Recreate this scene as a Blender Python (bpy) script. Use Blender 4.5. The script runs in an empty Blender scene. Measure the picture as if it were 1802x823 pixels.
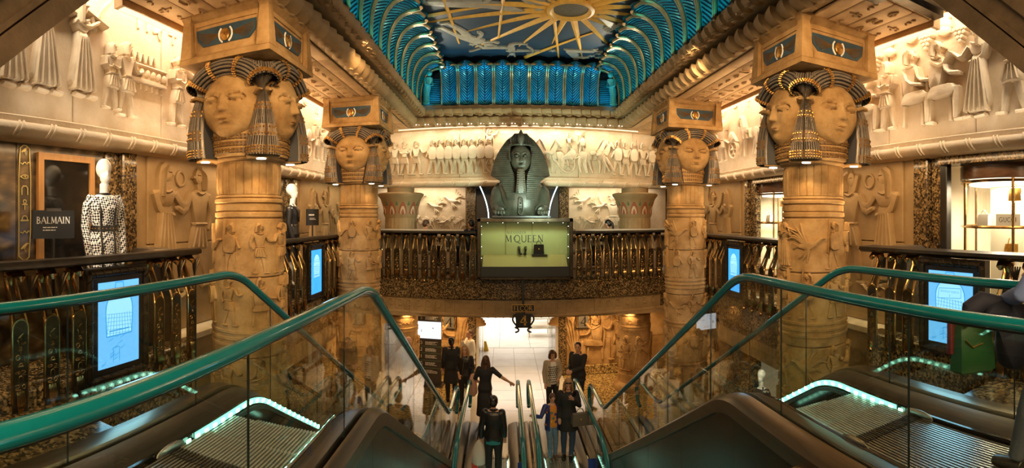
import bpy, bmesh, math, random
from mathutils import Vector, Matrix
random.seed(7)
PI = math.pi
C = bpy.context.scene.collection
SC = bpy.context.scene

# ---------------------------------------------------------------- camera, world, exposure, large lights
cam = bpy.data.cameras.new('camera')
cam.type = 'PANO'
cam.panorama_type = 'CENTRAL_CYLINDRICAL'
F = 860.0
cam.central_cylindrical_range_u_min = -887 / F
cam.central_cylindrical_range_u_max = (1802 - 887) / F
cam.central_cylindrical_range_v_min = -(823 - 380) / F
cam.central_cylindrical_range_v_max = 380 / F
cam.central_cylindrical_radius = 1.0
cam.clip_start = 0.05
cam_o = bpy.data.objects.new('camera', cam); C.objects.link(cam_o)
cam_o.location = (-0.42, 0, 1.65); cam_o.rotation_euler = (PI / 2, 0, 0)
SC.camera = cam_o

w = bpy.data.worlds.new('world'); SC.world = w; w.use_nodes = True
w.node_tree.nodes['Background'].inputs[0].default_value = (1.0, 0.72, 0.42, 1)
w.node_tree.nodes['Background'].inputs[1].default_value = 0.10
SC.view_settings.view_transform = 'Standard'
SC.view_settings.look = 'None'
SC.view_settings.exposure = 1.0
SC.view_settings.gamma = 1.0
SC.cycles.transparent_max_bounces = 32
SC.cycles.max_bounces = 7
SC.cycles.caustics_reflective = False
SC.cycles.caustics_refractive = False
SC.cycles.sample_clamp_indirect = 4.0

WARM = (1.0, 0.66, 0.33); GOLD = (1.0, 0.62, 0.26); WHITE = (1.0, 0.86, 0.66)
def area(name, loc, to, sx, sy, power, col, spread=PI, ax='Y'):
    l = bpy.data.lights.new(name, 'AREA'); l.shape = 'RECTANGLE'; l.size = sx; l.size_y = sy
    l.energy = power; l.color = col; l.spread = spread
    o = bpy.data.objects.new(name, l); C.objects.link(o); o.location = loc
    d = (Vector(to) - Vector(loc)).normalized()
    z = -d
    up = Vector((0, 1, 0)) if ax == 'Y' else Vector((1, 0, 0))
    if abs(up.dot(d)) > .95: up = Vector((1, 0, 0)) if ax == 'Y' else Vector((0, 1, 0))
    x = up                       # size runs along the world axis given by up
    x = (x - z * x.dot(z)).normalized(); y = z.cross(x)
    o.rotation_euler = Matrix((x, y, z)).transposed().to_euler()
    return o
def spot(name, loc, to, power, col, angle=60, blend=.6, radius=.04):
    l = bpy.data.lights.new(name, 'SPOT'); l.energy = power; l.color = col
    l.spot_size = math.radians(angle); l.spot_blend = blend; l.shadow_soft_size = radius
    o = bpy.data.objects.new(name, l); C.objects.link(o); o.location = loc
    o.rotation_euler = (Vector(to) - Vector(loc)).to_track_quat('-Z', 'Y').to_euler()
    return o
# cove strips over the side friezes, over the back frieze, blue strips under the feather cove
for s in (-1, 1):
    area('frieze_cove_light', (s * 4.40, 7.0, 4.68), (s * 4.84, 7.0, 2.9), 12.6, .05, 125, WHITE)
    area('feather_cove_light', (s * 2.50, 8.2, 4.56), (s * 2.62, 8.2, 5.4), 8.2, .06, 21, (.02, .78, .90), 1.9)
    area('ledge_fill', (s * 4.62, 8.0, 2.78), (s * 5.0, 8.0, 3.5), 10.4, .04, 8, WHITE)  # added upward fill for the frieze foot, no fixture on the ledge
    for y in (5.0, 8.0, 11.2): spot('cornice_fill', (s * 4.1, y, 1.30), (s * 2.7, y, 4.35), 42, WARM, 75, .9, .1)  # added fill from rail height to brighten the leaf mouldings
    area('soffit_fill', (s * 4.55, 8.6, 3.4), (s * 3.6, 8.6, 4.2), 9.0, .08, 34, WARM)  # added fill under the soffit, no strip hangs here
    spot('capital_fill', (s * 1.7, 3.45, 3.95), (s * 3.4, 5.2, 3.0), 120, WARM, 70, .8, .12)  # capitals: added spots without fixtures, to model the faces
    spot('capital_fill', (s * 2.4, 7.0, 4.25), (s * 3.5, 9.9, 2.9), 110, WARM, 60, .8, .12)
    spot('shaft_fill', (s * 1.2, 3.5, 3.95), (s * 3.5, 5.6, 0.4), 170, WARM, 60, .9, .15)  # shafts: added spots without fixtures, to brighten the columns
    spot('shaft_fill', (s * 1.6, 6.0, 4.25), (s * 3.5, 10.2, .2), 170, WARM, 60, .9, .15)
    spot('zodiac_fill', (s * 2.35, 6.0, 4.62), (s * -.4, 9.5, 5.62), 62, (1.0, .88, .62), 100, .8, .1)  # added warm fill for the painted ceiling, no fixtures modelled
    spot('zodiac_fill', (s * 2.3, 11.8, 4.62), (s * .2, 9.6, 5.62), 62, (1.0, .88, .62), 100, .8, .1)
for s in (-1, 1):
    area('balcony_fill', (s * 4.62, 2.2, 2.44), (s * 4.75, 2.2, 0), 5.0, .08, 15, WARM); area('balcony_fill', (s * 4.62, 8.2, 2.44), (s * 4.72, 8.2, 0), 3.4, .08, 10, WARM)  # added unseen strips to brighten the balcony walls
    area('panel_fill', (s * 4.45, 5.8, 2.42), (s * 4.85, 5.8, 0.4), 1.8, .06, 4, WARM); area('panel_fill', (s * 4.45, 11.5, 2.42), (s * 4.85, 11.5, 0.4), 2.4, .06, 5, WARM)  # added unseen strips to lift the dark carved panels
area('frieze_cove_light', (0, 13.22, 4.02), (0, 13.5, 3.0), 7.4, .05, 36, WHITE, ax='X')
area('feather_cove_light', (0, 12.62, 4.56), (0, 12.74, 5.4), 5.0, .06, 14, (.01, .52, 1.0), 1.9, ax='X')
# added unseen fill light behind and above the camera, and the store beyond the door
area('landing_fill', (0, -1.6, 4.0), (0, 3.0, 0.8), 6.0, 1.6, 400, WARM, ax='X')
area('lower_hall_light', (0, 14.2, -1.10), (0, 13.4, -3.4), 5.0, .5, 42, GOLD, ax='X')
area('hall_light', (0, 23, 0.6), (0, 23, -3.4), 7.0, 7.0, 330, (1.0, .93, .84))
# ---------------------------------------------------------------- mesh builder
class MB:
    def __init__(s): s.v = []; s.f = []; s.m = []; s.mi = 0
    def add(s, vs, fs):
        b = len(s.v); s.v.extend(tuple(p) for p in vs)
        for f in fs: s.f.append(tuple(i + b for i in f)); s.m.append(s.mi)
    def box(s, lo, hi):
        x0, y0, z0 = lo; x1, y1, z1 = hi
        s.add([(x0,y0,z0),(x1,y0,z0),(x1,y1,z0),(x0,y1,z0),(x0,y0,z1),(x1,y0,z1),(x1,y1,z1),(x0,y1,z1)],
              [(0,3,2,1),(4,5,6,7),(0,1,5,4),(1,2,6,5),(2,3,7,6),(3,0,4,7)])
    def bbox(s, lo, hi, b=.01):
        x0, y0, z0 = lo; x1, y1, z1 = hi     # box with chamfered edges: rounded outline extruded, top and bottom chamfer
        def ring(i, z):
            return [(x0+b+i,y0+i,z),(x1-b-i,y0+i,z),(x1-i,y0+b+i,z),(x1-i,y1-b-i,z),(x1-b-i,y1-i,z),(x0+b+i,y1-i,z),(x0+i,y1-b-i,z),(x0+i,y0+b+i,z)]
        rs = [ring(b, z0), ring(0, z0+b), ring(0, z1-b), ring(b, z1)]
        s.rings(rs, True)
    def rings(s, rs, caps=True, closed=False):
        n = len(rs[0]); vs = [p for r in rs for p in r]; fs = []
        k = len(rs)
        for i in range(k if closed else k - 1):
            a = i * n; b = ((i + 1) % k) * n
            for j in range(n):
                j2 = (j + 1) % n
                fs.append((a + j, a + j2, b + j2, b + j))
        if caps and not closed:
            fs.append(tuple(range(n))[::-1]); fs.append(tuple((k - 1) * n + j for j in range(n)))
        s.add(vs, fs)
    def tube(s, path, r, n=8, caps=True, closed=False, flat=1.0, up=None):
        P = [Vector(p) for p in path]; k = len(P)
        rr = r if isinstance(r, (list, tuple)) else [r] * k
        rs = []; prev = None
        for i in range(k):
            if closed: t = P[(i+1) % k] - P[i-1]
            else: t = P[min(i+1, k-1)] - P[max(i-1, 0)]
            if t.length < 1e-9: t = Vector((0, 0, 1))
            t.normalize()
            if prev is None:
                u = Vector(up) if up else (Vector((0,0,1)) if abs(t.z) < .9 else Vector((0,1,0)))
            else: u = prev
            u = (u - t * u.dot(t))
            if u.length < 1e-6: u = t.orthogonal()
            u.normalize(); prev = u; w_ = t.cross(u)
            ri = rr[i]; ra, rb = ri if isinstance(ri, tuple) else (ri, ri * flat)
            rs.append([P[i] + w_ * (ra * math.cos(2*PI*j/n)) + u * (rb * math.sin(2*PI*j/n)) for j in range(n)])
        s.rings(rs, caps, closed)
    def lathe(s, prof, n=24, c=(0,0,0), caps=True):
        rs = [[(c[0]+r*math.cos(2*PI*j/n), c[1]+r*math.sin(2*PI*j/n), c[2]+z) for j in range(n)] for r, z in prof]
        s.rings(rs, caps)
    def sph(s, c, r, n=12, m=8):
        rx, ry, rz = r if isinstance(r, tuple) else (r, r, r)
        rs = [[(c[0]+rx*math.sin(PI*i/m)*math.cos(2*PI*j/n), c[1]+ry*math.sin(PI*i/m)*math.sin(2*PI*j/n), c[2]-rz*math.cos(PI*i/m)) for j in range(n)] for i in range(1, m)]
        s.rings(rs, True)
    def grid(s, fn, nu, nv, flip=False):
        vs = [fn(i / nu, j / nv) for j in range(nv + 1) for i in range(nu + 1)]
        fs = []
        for j in range(nv):
            for i in range(nu):
                a = j * (nu + 1) + i
                q = (a, a + 1, a + nu + 2, a + nu + 1)
                fs.append(q[::-1] if flip else q)
        s.add(vs, fs)
    def prism(s, poly, fr, d0, d1):
        # poly in 2-D, fr(u,v,h) -> xyz
        n = len(poly)
        vs = [fr(u, v, d0) for u, v in poly] + [fr(u, v, d1) for u, v in poly]
        s.add(vs, [tuple(range(n))[::-1], tuple(range(n, 2*n))] + [(i, (i+1) % n, n + (i+1) % n, n + i) for i in range(n)])
    def build(s, name, mats, parent=None, smooth=True, fix=True, angle=.7):
        me = bpy.data.meshes.new(name)
        me.from_pydata(s.v, [], s.f)
        mats = mats if isinstance(mats, (list, tuple)) else [mats]
        for m in mats: me.materials.append(m)
        if len(mats) > 1: me.polygons.foreach_set('material_index', s.m)
        me.update()
        if fix:
            bm = bmesh.new(); bm.from_mesh(me); bmesh.ops.recalc_face_normals(bm, faces=bm.faces); bm.to_mesh(me); bm.free()
        if smooth:
            me.polygons.foreach_set('use_smooth', [True] * len(me.polygons))
            me.set_sharp_from_angle(angle=angle)
        o = link(name, me, parent)
        if parent is not None and name in STUFF: o['kind'] = 'stuff'
        return o
def wmat(o):
    m = o.matrix_basis.copy()
    while o.parent: m = o.parent.matrix_basis @ (o.matrix_parent_inverse @ m); o = o.parent
    return m
def link(name, data, parent=None):
    o = bpy.data.objects.new(name, data); C.objects.link(o)
    if parent is not None:
        o.parent = parent; o.matrix_parent_inverse = wmat(parent).inverted()
    return o
def tag(o, label=None, cat=None, group=None, kind=None):
    if label: o['label'] = label
    if cat: o['category'] = cat
    if group: o['group'] = group
    if kind: o['kind'] = kind
    return o
def thing(name, label, cat, loc=(0,0,0), rz=0, group=None, parent=None):
    o = bpy.data.objects.new(name, None); C.objects.link(o); o.empty_display_size = .1
    o.location = loc; o.rotation_euler = (0, 0, rz)
    return tag(o, label, cat, group)
def kids(o): return [c for c in bpy.data.objects if c.parent == o]
def copy_tree(o, parent=None, kd=None):
    kd = kd if kd is not None else KIDS(o)
    c = o.copy(); C.objects.link(c)
    if parent: c.parent = parent
    for ch in kd.get(o.name, []): copy_tree(ch, c, kd)
    return c
def KIDS(o):
    d = {}
    for c in bpy.data.objects:
        if c.parent: d.setdefault(c.parent.name, []).append(c)
    return d

# ---------------------------------------------------------------- materials
MAT = {}
def mat(name, col, col2=None, scale=4, rough=.6, metal=0, bump=0, bscale=30, kind='noise', col3=None, detail=6, rvar=0, spec=.5, lo=.35, hi=.65, stretch=None, coat=0):
    m = bpy.data.materials.new(name); m.use_nodes = True; MAT[name] = m
    nt = m.node_tree; N = nt.nodes; L = nt.links; b = N['Principled BSDF']
    b.inputs['Base Color'].default_value = (*col, 1); b.inputs['Roughness'].default_value = rough
    b.inputs['Metallic'].default_value = metal; b.inputs['Specular IOR Level'].default_value = spec
    b.inputs['Coat Weight'].default_value = coat
    tc = N.new('ShaderNodeNewGeometry'); vec = tc.outputs['Position']
    if stretch:
        mp = N.new('ShaderNodeVectorMath'); mp.operation = 'MULTIPLY'; mp.inputs[1].default_value = stretch
        L.new(vec, mp.inputs[0]); vec = mp.outputs[0]
    if col2:
        if kind == 'noise':
            t = N.new('ShaderNodeTexNoise'); t.inputs['Scale'].default_value = scale; t.inputs['Detail'].default_value = detail; t.inputs['Roughness'].default_value = .62; out = t.outputs['Fac']
        elif kind == 'voronoi':
            t = N.new('ShaderNodeTexVoronoi'); t.inputs['Scale'].default_value = scale; t.inputs['Randomness'].default_value = 1
            sep = N.new('ShaderNodeSeparateColor'); L.new(t.outputs['Color'], sep.inputs[0]); out = sep.outputs[0]
        elif kind == 'vein':
            t = N.new('ShaderNodeTexVoronoi'); t.inputs['Scale'].default_value = scale; t.feature = 'SMOOTH_F1'
            n2 = N.new('ShaderNodeTexNoise'); n2.inputs['Scale'].default_value = scale * 1.7; n2.inputs['Detail'].default_value = 5
            ad = N.new('ShaderNodeVectorMath'); ad.operation = 'MULTIPLY_ADD'; ad.inputs[1].default_value = (.5, .5, .5)
            L.new(n2.outputs['Color'], ad.inputs[0]); L.new(vec, ad.inputs[2]); L.new(ad.outputs[0], t.inputs['Vector']); out = t.outputs['Distance']
        elif kind == 'wave':
            t = N.new('ShaderNodeTexWave'); t.inputs['Scale'].default_value = scale; t.inputs['Distortion'].default_value = 6; t.inputs['Detail'].default_value = 3; out = t.outputs['Fac']
        if kind != 'vein': L.new(vec, t.inputs['Vector'])
        r = N.new('ShaderNodeValToRGB'); r.color_ramp.elements[0].position = lo; r.color_ramp.elements[1].position = hi
        r.color_ramp.elements[0].color = (*col, 1); r.color_ramp.elements[1].color = (*col2, 1)
        if col3: e = r.color_ramp.elements.new((lo + hi) / 2); e.color = (*col3, 1)
        L.new(out, r.inputs[0]); L.new(r.outputs[0], b.inputs['Base Color'])
    if bump:
        n = N.new('ShaderNodeTexNoise'); n.inputs['Scale'].default_value = bscale; n.inputs['Detail'].default_value = 5
        L.new(vec, n.inputs['Vector'])
        bp = N.new('ShaderNodeBump'); bp.inputs['Strength'].default_value = bump; bp.inputs['Distance'].default_value = .02
        L.new(n.outputs['Fac'], bp.inputs['Height']); L.new(bp.outputs[0], b.inputs['Normal'])
    return m
def emit(name, col, st):
    m = bpy.data.materials.new(name); m.use_nodes = True; MAT[name] = m
    b = m.node_tree.nodes['Principled BSDF']; b.inputs['Base Color'].default_value = (0, 0, 0, 1)
    b.inputs['Emission Color'].default_value = (*col, 1); b.inputs['Emission Strength'].default_value = st
    return m
def glassmat(name, tint, refl=1.0, rough=.0):
    m = bpy.data.materials.new(name); m.use_nodes = True; MAT[name] = m
    nt = m.node_tree; N = nt.nodes; L = nt.links; N.clear()
    o = N.new('ShaderNodeOutputMaterial'); mx = N.new('ShaderNodeMixShader'); t = N.new('ShaderNodeBsdfTransparent'); g = N.new('ShaderNodeBsdfGlossy')
    g.inputs['Roughness'].default_value = rough; g.inputs['Color'].default_value = (refl, refl, refl, 1); t.inputs['Color'].default_value = (*tint, 1)
    fr = N.new('ShaderNodeFresnel'); fr.inputs['IOR'].default_value = 1.5
    ge = N.new('ShaderNodeNewGeometry'); mr = N.new('ShaderNodeMapRange'); mr.inputs['To Min'].default_value = 1.5; mr.inputs['To Max'].default_value = 1 / 1.5   # same air-to-glass ratio on both faces of the pane
    L.new(ge.outputs['Backfacing'], mr.inputs['Value']); L.new(mr.outputs['Result'], fr.inputs['IOR'])
    L.new(fr.outputs[0], mx.inputs[0]); L.new(t.outputs[0], mx.inputs[1]); L.new(g.outputs[0], mx.inputs[2]); L.new(mx.outputs[0], o.inputs[0])
    return m
mat('stone', (.22, .115, .04), (.58, .39, .19), 3.0, .8, bump=.45, bscale=26, col3=(.42, .255, .105), lo=.26, hi=.74, spec=.2, detail=9)
mat('stone_pale', (.55, .41, .25), (.70, .56, .39), 2.6, .7, bump=.35, bscale=22, lo=.3, hi=.7)
mat('stone_relief', (.62, .49, .32), (.74, .61, .44), 5, .65, bump=.15, bscale=40)
mat('stone_panel', (.30, .19, .08), (.44, .30, .15), 2.0, .6, bump=.2, bscale=30, lo=.3, hi=.7)
mat('soffit', (.42, .26, .125), (.55, .37, .19), 3, .65, bump=.2, bscale=30)
mat('bronze_stone', (.10, .07, .04), (.16, .11, .065), 5, .5, bump=.2)
mat('joint', (.12, .07, .03), rough=.9)
mat('granite', (.02, .015, .01), (.33, .22, .10), 38, .16, kind='voronoi', lo=.12, hi=.95, col3=(.11, .068, .03))
mat('granite_floor', (.10, .06, .02), (.62, .45, .19), 30, .22, kind='voronoi', lo=.05, hi=.95, col3=(.32, .21, .08))
mat('marble', (.23, .155, .07), (.022, .014, .008), 6.0, .2, kind='vein', lo=.10, hi=.62, col3=(.11, .07, .032))
mat('marble_white', (.68, .63, .56), (.80, .76, .70), 1.3, .18, lo=.3, hi=.7)
mat('bronze', (.035, .026, .016), (.075, .056, .034), 6, .34, metal=.85)
mat('bronze_dark', (.022, .018, .014), (.045, .036, .026), 8, .38, metal=.6)
mat('brass', (.50, .31, .12), (.34, .20, .075), 9, .2, metal=1)
mat('gold', (.85, .50, .12), (.62, .33, .07), 14, .28, metal=.9)
mat('bead', (.62, .36, .09), (.30, .13, .035), 40, .28, metal=.75, kind='voronoi', lo=.1, hi=.9)
mat('bandbase', (.22, .125, .05), (.15, .08, .03), 20, .5)
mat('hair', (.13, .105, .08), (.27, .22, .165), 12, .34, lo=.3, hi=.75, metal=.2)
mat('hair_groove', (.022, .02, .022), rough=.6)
mat('sphinx', (.034, .034, .024), (.070, .066, .044), 6, .4, bump=.15, bscale=40)
mat('rubber', (.003, .13, .155), (.004, .155, .18), 3, .17, coat=.35)
mat('rubber_dark', (.012, .02, .02), rough=.3)
mat('steel', (.33, .31, .28), (.40, .38, .34), 30, .3, metal=1, stretch=(1, .05, 1))
mat('steel_dark', (.10, .09, .08), (.14, .125, .11), 30, .36, metal=.9, stretch=(1, .05, 1))
mat('deck', (.17, .125, .082), (.21, .16, .11), 26, .32, metal=.9, stretch=(1, .05, 1))
mat('clad', (.035, .026, .016), (.055, .04, .024), 4, .22, metal=.4)
mat('step', (.40, .42, .39), (.48, .50, .46), 20, .4, metal=.45)
mat('walnut', (.075, .032, .014), (.13, .06, .028), 8, .25, stretch=(1, 1, 6))
mat('maroon', (.10, .012, .018), rough=.5)
mat('step_dark', (.045, .047, .043), rough=.5)
mat('black', (.012, .011, .010), rough=.35)
mat('black_gloss', (.012, .011, .010), rough=.1)
mat('oak', (.42, .21, .07), (.52, .28, .10), 20, .4, stretch=(1, 1, .1))
mat('mannequin', (.80, .78, .72), rough=.35)
mat('lapis', (.018, .045, .075), (.03, .07, .10), 6, .5)
mat('zodiac', (.004, .022, .052), (.010, .042, .085), 1.6, .6, bump=.1, bscale=12)
mat('teal_statue', (.05, .42, .46), (.08, .5, .52), 8, .3, metal=.3)
mat('feather', (.008, .17, .22), (.015, .24, .28), 8, .3, metal=.35)
mat('feather_dark', (.004, .03, .05), rough=.5)
mat('feather_rim', (.36, .24, .11), (.28, .18, .08), 10, .35, metal=.7)
mat('zfig', (.36, .33, .27), (.28, .25, .20), 9, .5)
mat('zgold', (.85, .48, .09), (.70, .38, .07), 8, .45)
mat('cream', (.62, .53, .38), rough=.5)
mat('white', (.82, .80, .76), rough=.5)
mat('lotus_red', (.36, .11, .05), rough=.6)
mat('lotus_green', (.12, .20, .10), rough=.6)
mat('skin', (.58, .33, .21), (.52, .28, .17), 8, .5)
mat('skin_brown', (.30, .15, .08), rough=.5)
mat('eye', (.03, .02, .015), rough=.2)
mat('lip', (.42, .13, .10), rough=.4)
mat('hair_brown', (.055, .024, .012), (.10, .045, .02), 30, .4, stretch=(6, 6, .5))
mat('hair_black', (.010, .008, .007), rough=.35)
mat('hair_blonde', (.26, .14, .05), (.36, .20, .08), 30, .4, stretch=(6, 6, .5))
mat('hair_grey', (.32, .29, .26), rough=.6)
mat('cloth_black', (.012, .012, .013), rough=.75)
mat('leather_black', (.016, .015, .015), rough=.32, bump=.2, bscale=60)
mat('cloth_beige', (.42, .35, .25), rough=.8)
mat('cloth_white', (.72, .70, .66), rough=.8)
mat('cloth_blue', (.02, .035, .17), rough=.45)
mat('cloth_navy', (.008, .011, .026), rough=.8)
mat('denim', (.10, .17, .27), (.16, .25, .36), 20, .85)
mat('denim_dark', (.03, .05, .10), rough=.85)
mat('shirt_blue', (.16, .24, .52), rough=.8)
mat('grey_trouser', (.10, .12, .16), rough=.85)
mat('cloth_teal', (.02, .22, .26), rough=.8)
mat('cloth_pink', (.60, .33, .25), rough=.8)
mat('bag_grey', (.13, .11, .085), rough=.5)
mat('bag_green', (.008, .062, .018), rough=.45)
mat('bag_plastic', (.68, .66, .62), rough=.3)
mat('orange', (.62, .24, .02), rough=.5)
mat('yellow', (.75, .48, .02), rough=.5)
mat('red', (.6, .06, .03), rough=.5)
mat('blue_sign', (.02, .06, .35), rough=.5)
mat('sign_grey', (.055, .047, .043), rough=.4)
mat('sign_silver', (.20, .18, .15), rough=.4, metal=.6)
mat('chair_fabric', (.20, .16, .11), rough=.8)
mat('show_back', (.30, .29, .10), rough=.5)
mat('show_gold', (.50, .40, .16), rough=.35, metal=.5)
mat('drawing', (.03, .12, .20), rough=.5)
emit('led', (.42, 1.0, .72), 5.0)
emit('led_dim', (.25, .8, .55), 1.2)
emit('led_white', (.7, .95, 1.0), 2.5)
emit('lamp', (1.0, .85, .6), 4)
emit('cove_lens', (1.0, .80, .52), .75)
emit('screen', (.04, .34, .85), .8)
emit('screen_line', (.03, .24, .55), .9)
emit('screen_pale', (.30, .64, .90), .8)
emit('screen_near', (.13, .42, .80), .8)
emit('sign_white', (.9, .95, 1.0), .75)
emit('case_light', (1.0, .86, .62), 2.2)
emit('star_light', (1, .95, .8), 1.6)
glassmat('glass', (.93, .965, .93))
glassmat('glass_case', (.975, .985, .965), .7)

# ---------------------------------------------------------------- relief carving
def wall_frame(o, u, n):
    o = Vector(o); u = Vector(u); n = Vector(n); z = Vector((0, 0, 1))
    return lambda a, b, h: o + u * a + z * b + n * h
def cyl_frame(r, a0=0, dirn=1):
    def fr(a, b, h):
        t = a0 + dirn * a / r
        return Vector(((r + h) * math.cos(t), (r + h) * math.sin(t), b))
    return fr
class Relief(MB):
    def __init__(s, fr, x=0, y=0, h=1, d=1, dep=.03):
        MB.__init__(s); s.fr = fr; s.x = x; s.y = y; s.h = h; s.d = d; s.dep = dep
    def T(s, p): return (s.x + s.d * s.h * p[0], s.y + s.h * p[1])
    def s_(s, pts, ws, k=1.0):
        # tapered half-round stroke
        n = len(pts); ws = list(ws) if isinstance(ws, (list, tuple)) else [ws] * n
        if 3 <= n <= 7:                                       # round the bends
            q = [(*pts[0], ws[0])]
            for i in range(n - 1):
                a, b = (*pts[i], ws[i]), (*pts[i + 1], ws[i + 1])
                if i > 0: q.append(tuple(.75*u + .25*v for u, v in zip(a, b)))
                if i < n - 2: q.append(tuple(.25*u + .75*v for u, v in zip(a, b)))
            q.append((*pts[-1], ws[-1])); pts = [c[:2] for c in q]; ws = [c[2] for c in q]
        P = [s.T(p) for p in pts]; n = len(P); W = [q * s.h for q in ws]
        H = s.dep * k; rows = []
        def row(c, t, wd, hh):
            nx, ny = -t[1], t[0]
            return [s.fr(c[0] + nx * wd * a, c[1] + ny * wd * a, b * hh - .004) for a, b in ((-1, 0), (-.9, .8), (0, 1), (.9, .8), (1, 0))]
        for i in range(n):
            a = P[max(i - 1, 0)]; b = P[min(i + 1, n - 1)]
            l = math.hypot(b[0] - a[0], b[1] - a[1]) or 1; t = ((b[0] - a[0]) / l, (b[1] - a[1]) / l)
            if i == 0: rows.append(row((P[0][0] - t[0] * W[0] * .7, P[0][1] - t[1] * W[0] * .7), t, W[0] * .35, H * .25))
            rows.append(row(P[i], t, W[i], H))
            if i == n - 1: rows.append(row((P[i][0] + t[0] * W[i] * .7, P[i][1] + t[1] * W[i] * .7), t, W[i] * .35, H * .25))
        vs = [p for r in rows for p in r]
        s.add(vs, [(i*5+j, i*5+j+1, i*5+j+6, i*5+j+5) for i in range(len(rows)-1) for j in range(4)])
    def b_(s, poly, k=1.0, inner=.86):
        if len(poly) <= 8:
            q = []
            for a, b in zip(poly, list(poly[1:]) + [poly[0]]): q += [(.8*a[0] + .2*b[0], .8*a[1] + .2*b[1]), (.2*a[0] + .8*b[0], .2*a[1] + .8*b[1])]
            poly = q
        P = [s.T(p) for p in poly]; n = len(P); H = s.dep * k
        cx = sum(p[0] for p in P) / n; cy = sum(p[1] for p in P) / n
        vs = []
        for sc, hh in ((1, -.004), (.98, .8 * H), (inner, H)):
            vs += [s.fr(cx + (p[0] - cx) * sc, cy + (p[1] - cy) * sc, hh) for p in P]
        vs.append(s.fr(cx, cy, H * 1.08)); fs = []
        for r in range(2):
            fs += [(r*n+i, r*n+(i+1) % n, (r+1)*n+(i+1) % n, (r+1)*n+i) for i in range(n)]
        fs += [(2*n+i, 2*n+(i+1) % n, 3*n) for i in range(n)]
        s.add(vs, fs)
    def e_(s, c, rx, ry, k=1.0, n=12):
        s.b_([(c[0] + rx * math.cos(2*PI*i/n), c[1] + ry * math.sin(2*PI*i/n)) for i in range(n)], k, .7)
    def ring(s, c, r, w_, k=1.0, n=18, ry=None):
        ry = ry or r
        s.s_([(c[0] + r * math.cos(2*PI*i/n), c[1] + ry * math.sin(2*PI*i/n)) for i in range(n + 1)], w_, k)
    # ---- figures, unit height, facing +u
    def head(s, x=0, y=.92, wig=1):
        s.e_((x + .02, y), .05, .062, 1.3); s.s_([(x + .06, y + .0), (x + .085, y - .015)], .012, 1.2)
        s.s_([(x - .0, y + .06), (x - .05, y + .02), (x - .055, y - .1 * wig)], [.035, .045, .04], 1.5)
        s.s_([(x, y - .05), (x, y - .13)], .035, 1.1)
        s.s_([(x + .015, y + .012), (x + .05, y + .012)], .009, 1.75)
        for q in (0, 1, 2): s.s_([(x + .01 - .022*q, y + .06 - .012*q), (x - .03 - .018*q, y + .0), (x - .035 - .014*q, y - .11*wig)], .006, 1.95)
        s.s_([(x - .06, y - .125), (x, y - .15), (x + .06, y - .125)], .016, 1.7)
    def walker(s, arms=0, kilt=1):
        s.s_([(.02, .50), (.09, .27), (.11, .04)], [.062, .046, .028]); s.s_([(.09, .018), (.20, .012)], .02, 1.1)
        s.s_([(-.02, .50), (-.06, .27), (-.13, .04)], [.062, .046, .028], .8); s.s_([(-.15, .018), (-.04, .012)], .02, 1.1)
        s.b_([(-.08, .54), (.08, .54), (.15, .30), (.02, .33), (-.12, .32)], 1.25)
        s.b_([(-.06, .52), (.06, .52), (.10, .68), (.14, .79), (0, .81), (-.14, .79), (-.10, .68)], 1.15)
        s.s_([(-.08, .53), (.08, .53)], .014, 1.7)
        for q in (-.07, -.02, .03, .09): s.s_([(q*.6, .5), (q*1.25, .34)], .007, 1.65)
        s.head()
        if arms == 0: s.s_([(.13, .77), (.20, .62), (.30, .66)], [.035, .03, .022], 1.3); s.s_([(-.13, .77), (-.19, .60), (-.12, .48)], [.035, .03, .022], 1.3)
        elif arms == 1: s.s_([(.13, .77), (.24, .80), (.30, .95)], [.035, .03, .022], 1.3); s.s_([(-.13, .77), (-.2, .9), (-.16, 1.05)], [.035, .03, .022], 1.3)
        elif arms == 2:   # flute
            s.s_([(.13, .77), (.20, .70), (.13, .86)], [.033, .03, .022], 1.3); s.s_([(-.1, .77), (.06, .72), (.22, .82)], [.033, .03, .022], 1.5); s.s_([(.06, .90), (.36, .80)], .012, 1.4)
        elif arms == 3:   # folded
            s.s_([(.13, .77), (.15, .62), (-.02, .66)], [.035, .03, .025], 1.5); s.s_([(-.13, .77), (-.14, .62), (.04, .64)], [.035, .03, .025], 1.4)
    def woman(s, arms=2):
        s.b_([(-.07, .70), (.07, .70), (.09, .52), (.20, .06), (-.17, .06), (-.08, .5)], 1.1)
        for q in (-.12, -.05, .03, .10, .16): s.s_([(q * .35, .62), (q * .7, .35), (q, .07)], .011, 1.5)
        s.s_([(-.08, .03), (.05, .015)], .022, 1.0); s.s_([(.10, .03), (.22, .015)], .022, 1.0)
        s.b_([(-.06, .66), (.06, .66), (.13, .79), (0, .81), (-.13, .79)], 1.2)
        s.head(wig=1.6)
        if arms == 2: s.s_([(.13, .77), (.20, .70), (.13, .86)], [.033, .03, .022], 1.3); s.s_([(-.1, .77), (.06, .72), (.22, .82)], [.033, .03, .022], 1.5); s.s_([(.06, .90), (.36, .80)], .012, 1.4)
        else: s.s_([(.12, .77), (.22, .66), (.32, .74)], [.033, .03, .022], 1.3); s.s_([(-.12, .77), (-.06, .62), (.10, .60)], [.033, .03, .022], 1.4)
    def soldier(s):
        s.s_([(.02, .48), (.10, .27), (.10, .04)], [.06, .045, .028]); s.s_([(.09, .018), (.20, .012)], .02, 1.1)
        s.s_([(-.02, .48), (-.06, .27), (-.14, .04)], [.06, .045, .028], .8); s.s_([(-.15, .018), (-.05, .012)], .02, 1.1)
        s.b_([(-.10, .40), (.12, .40), (.14, .68), (.08, .78), (-.06, .78), (-.12, .68)], 1.9, .92)
        s.head(); s.s_([(.16, .35), (.12, 1.08)], .012, 1.6); s.s_([(-.18, .5), (-.10, .70)], .03, 1.1)
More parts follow.
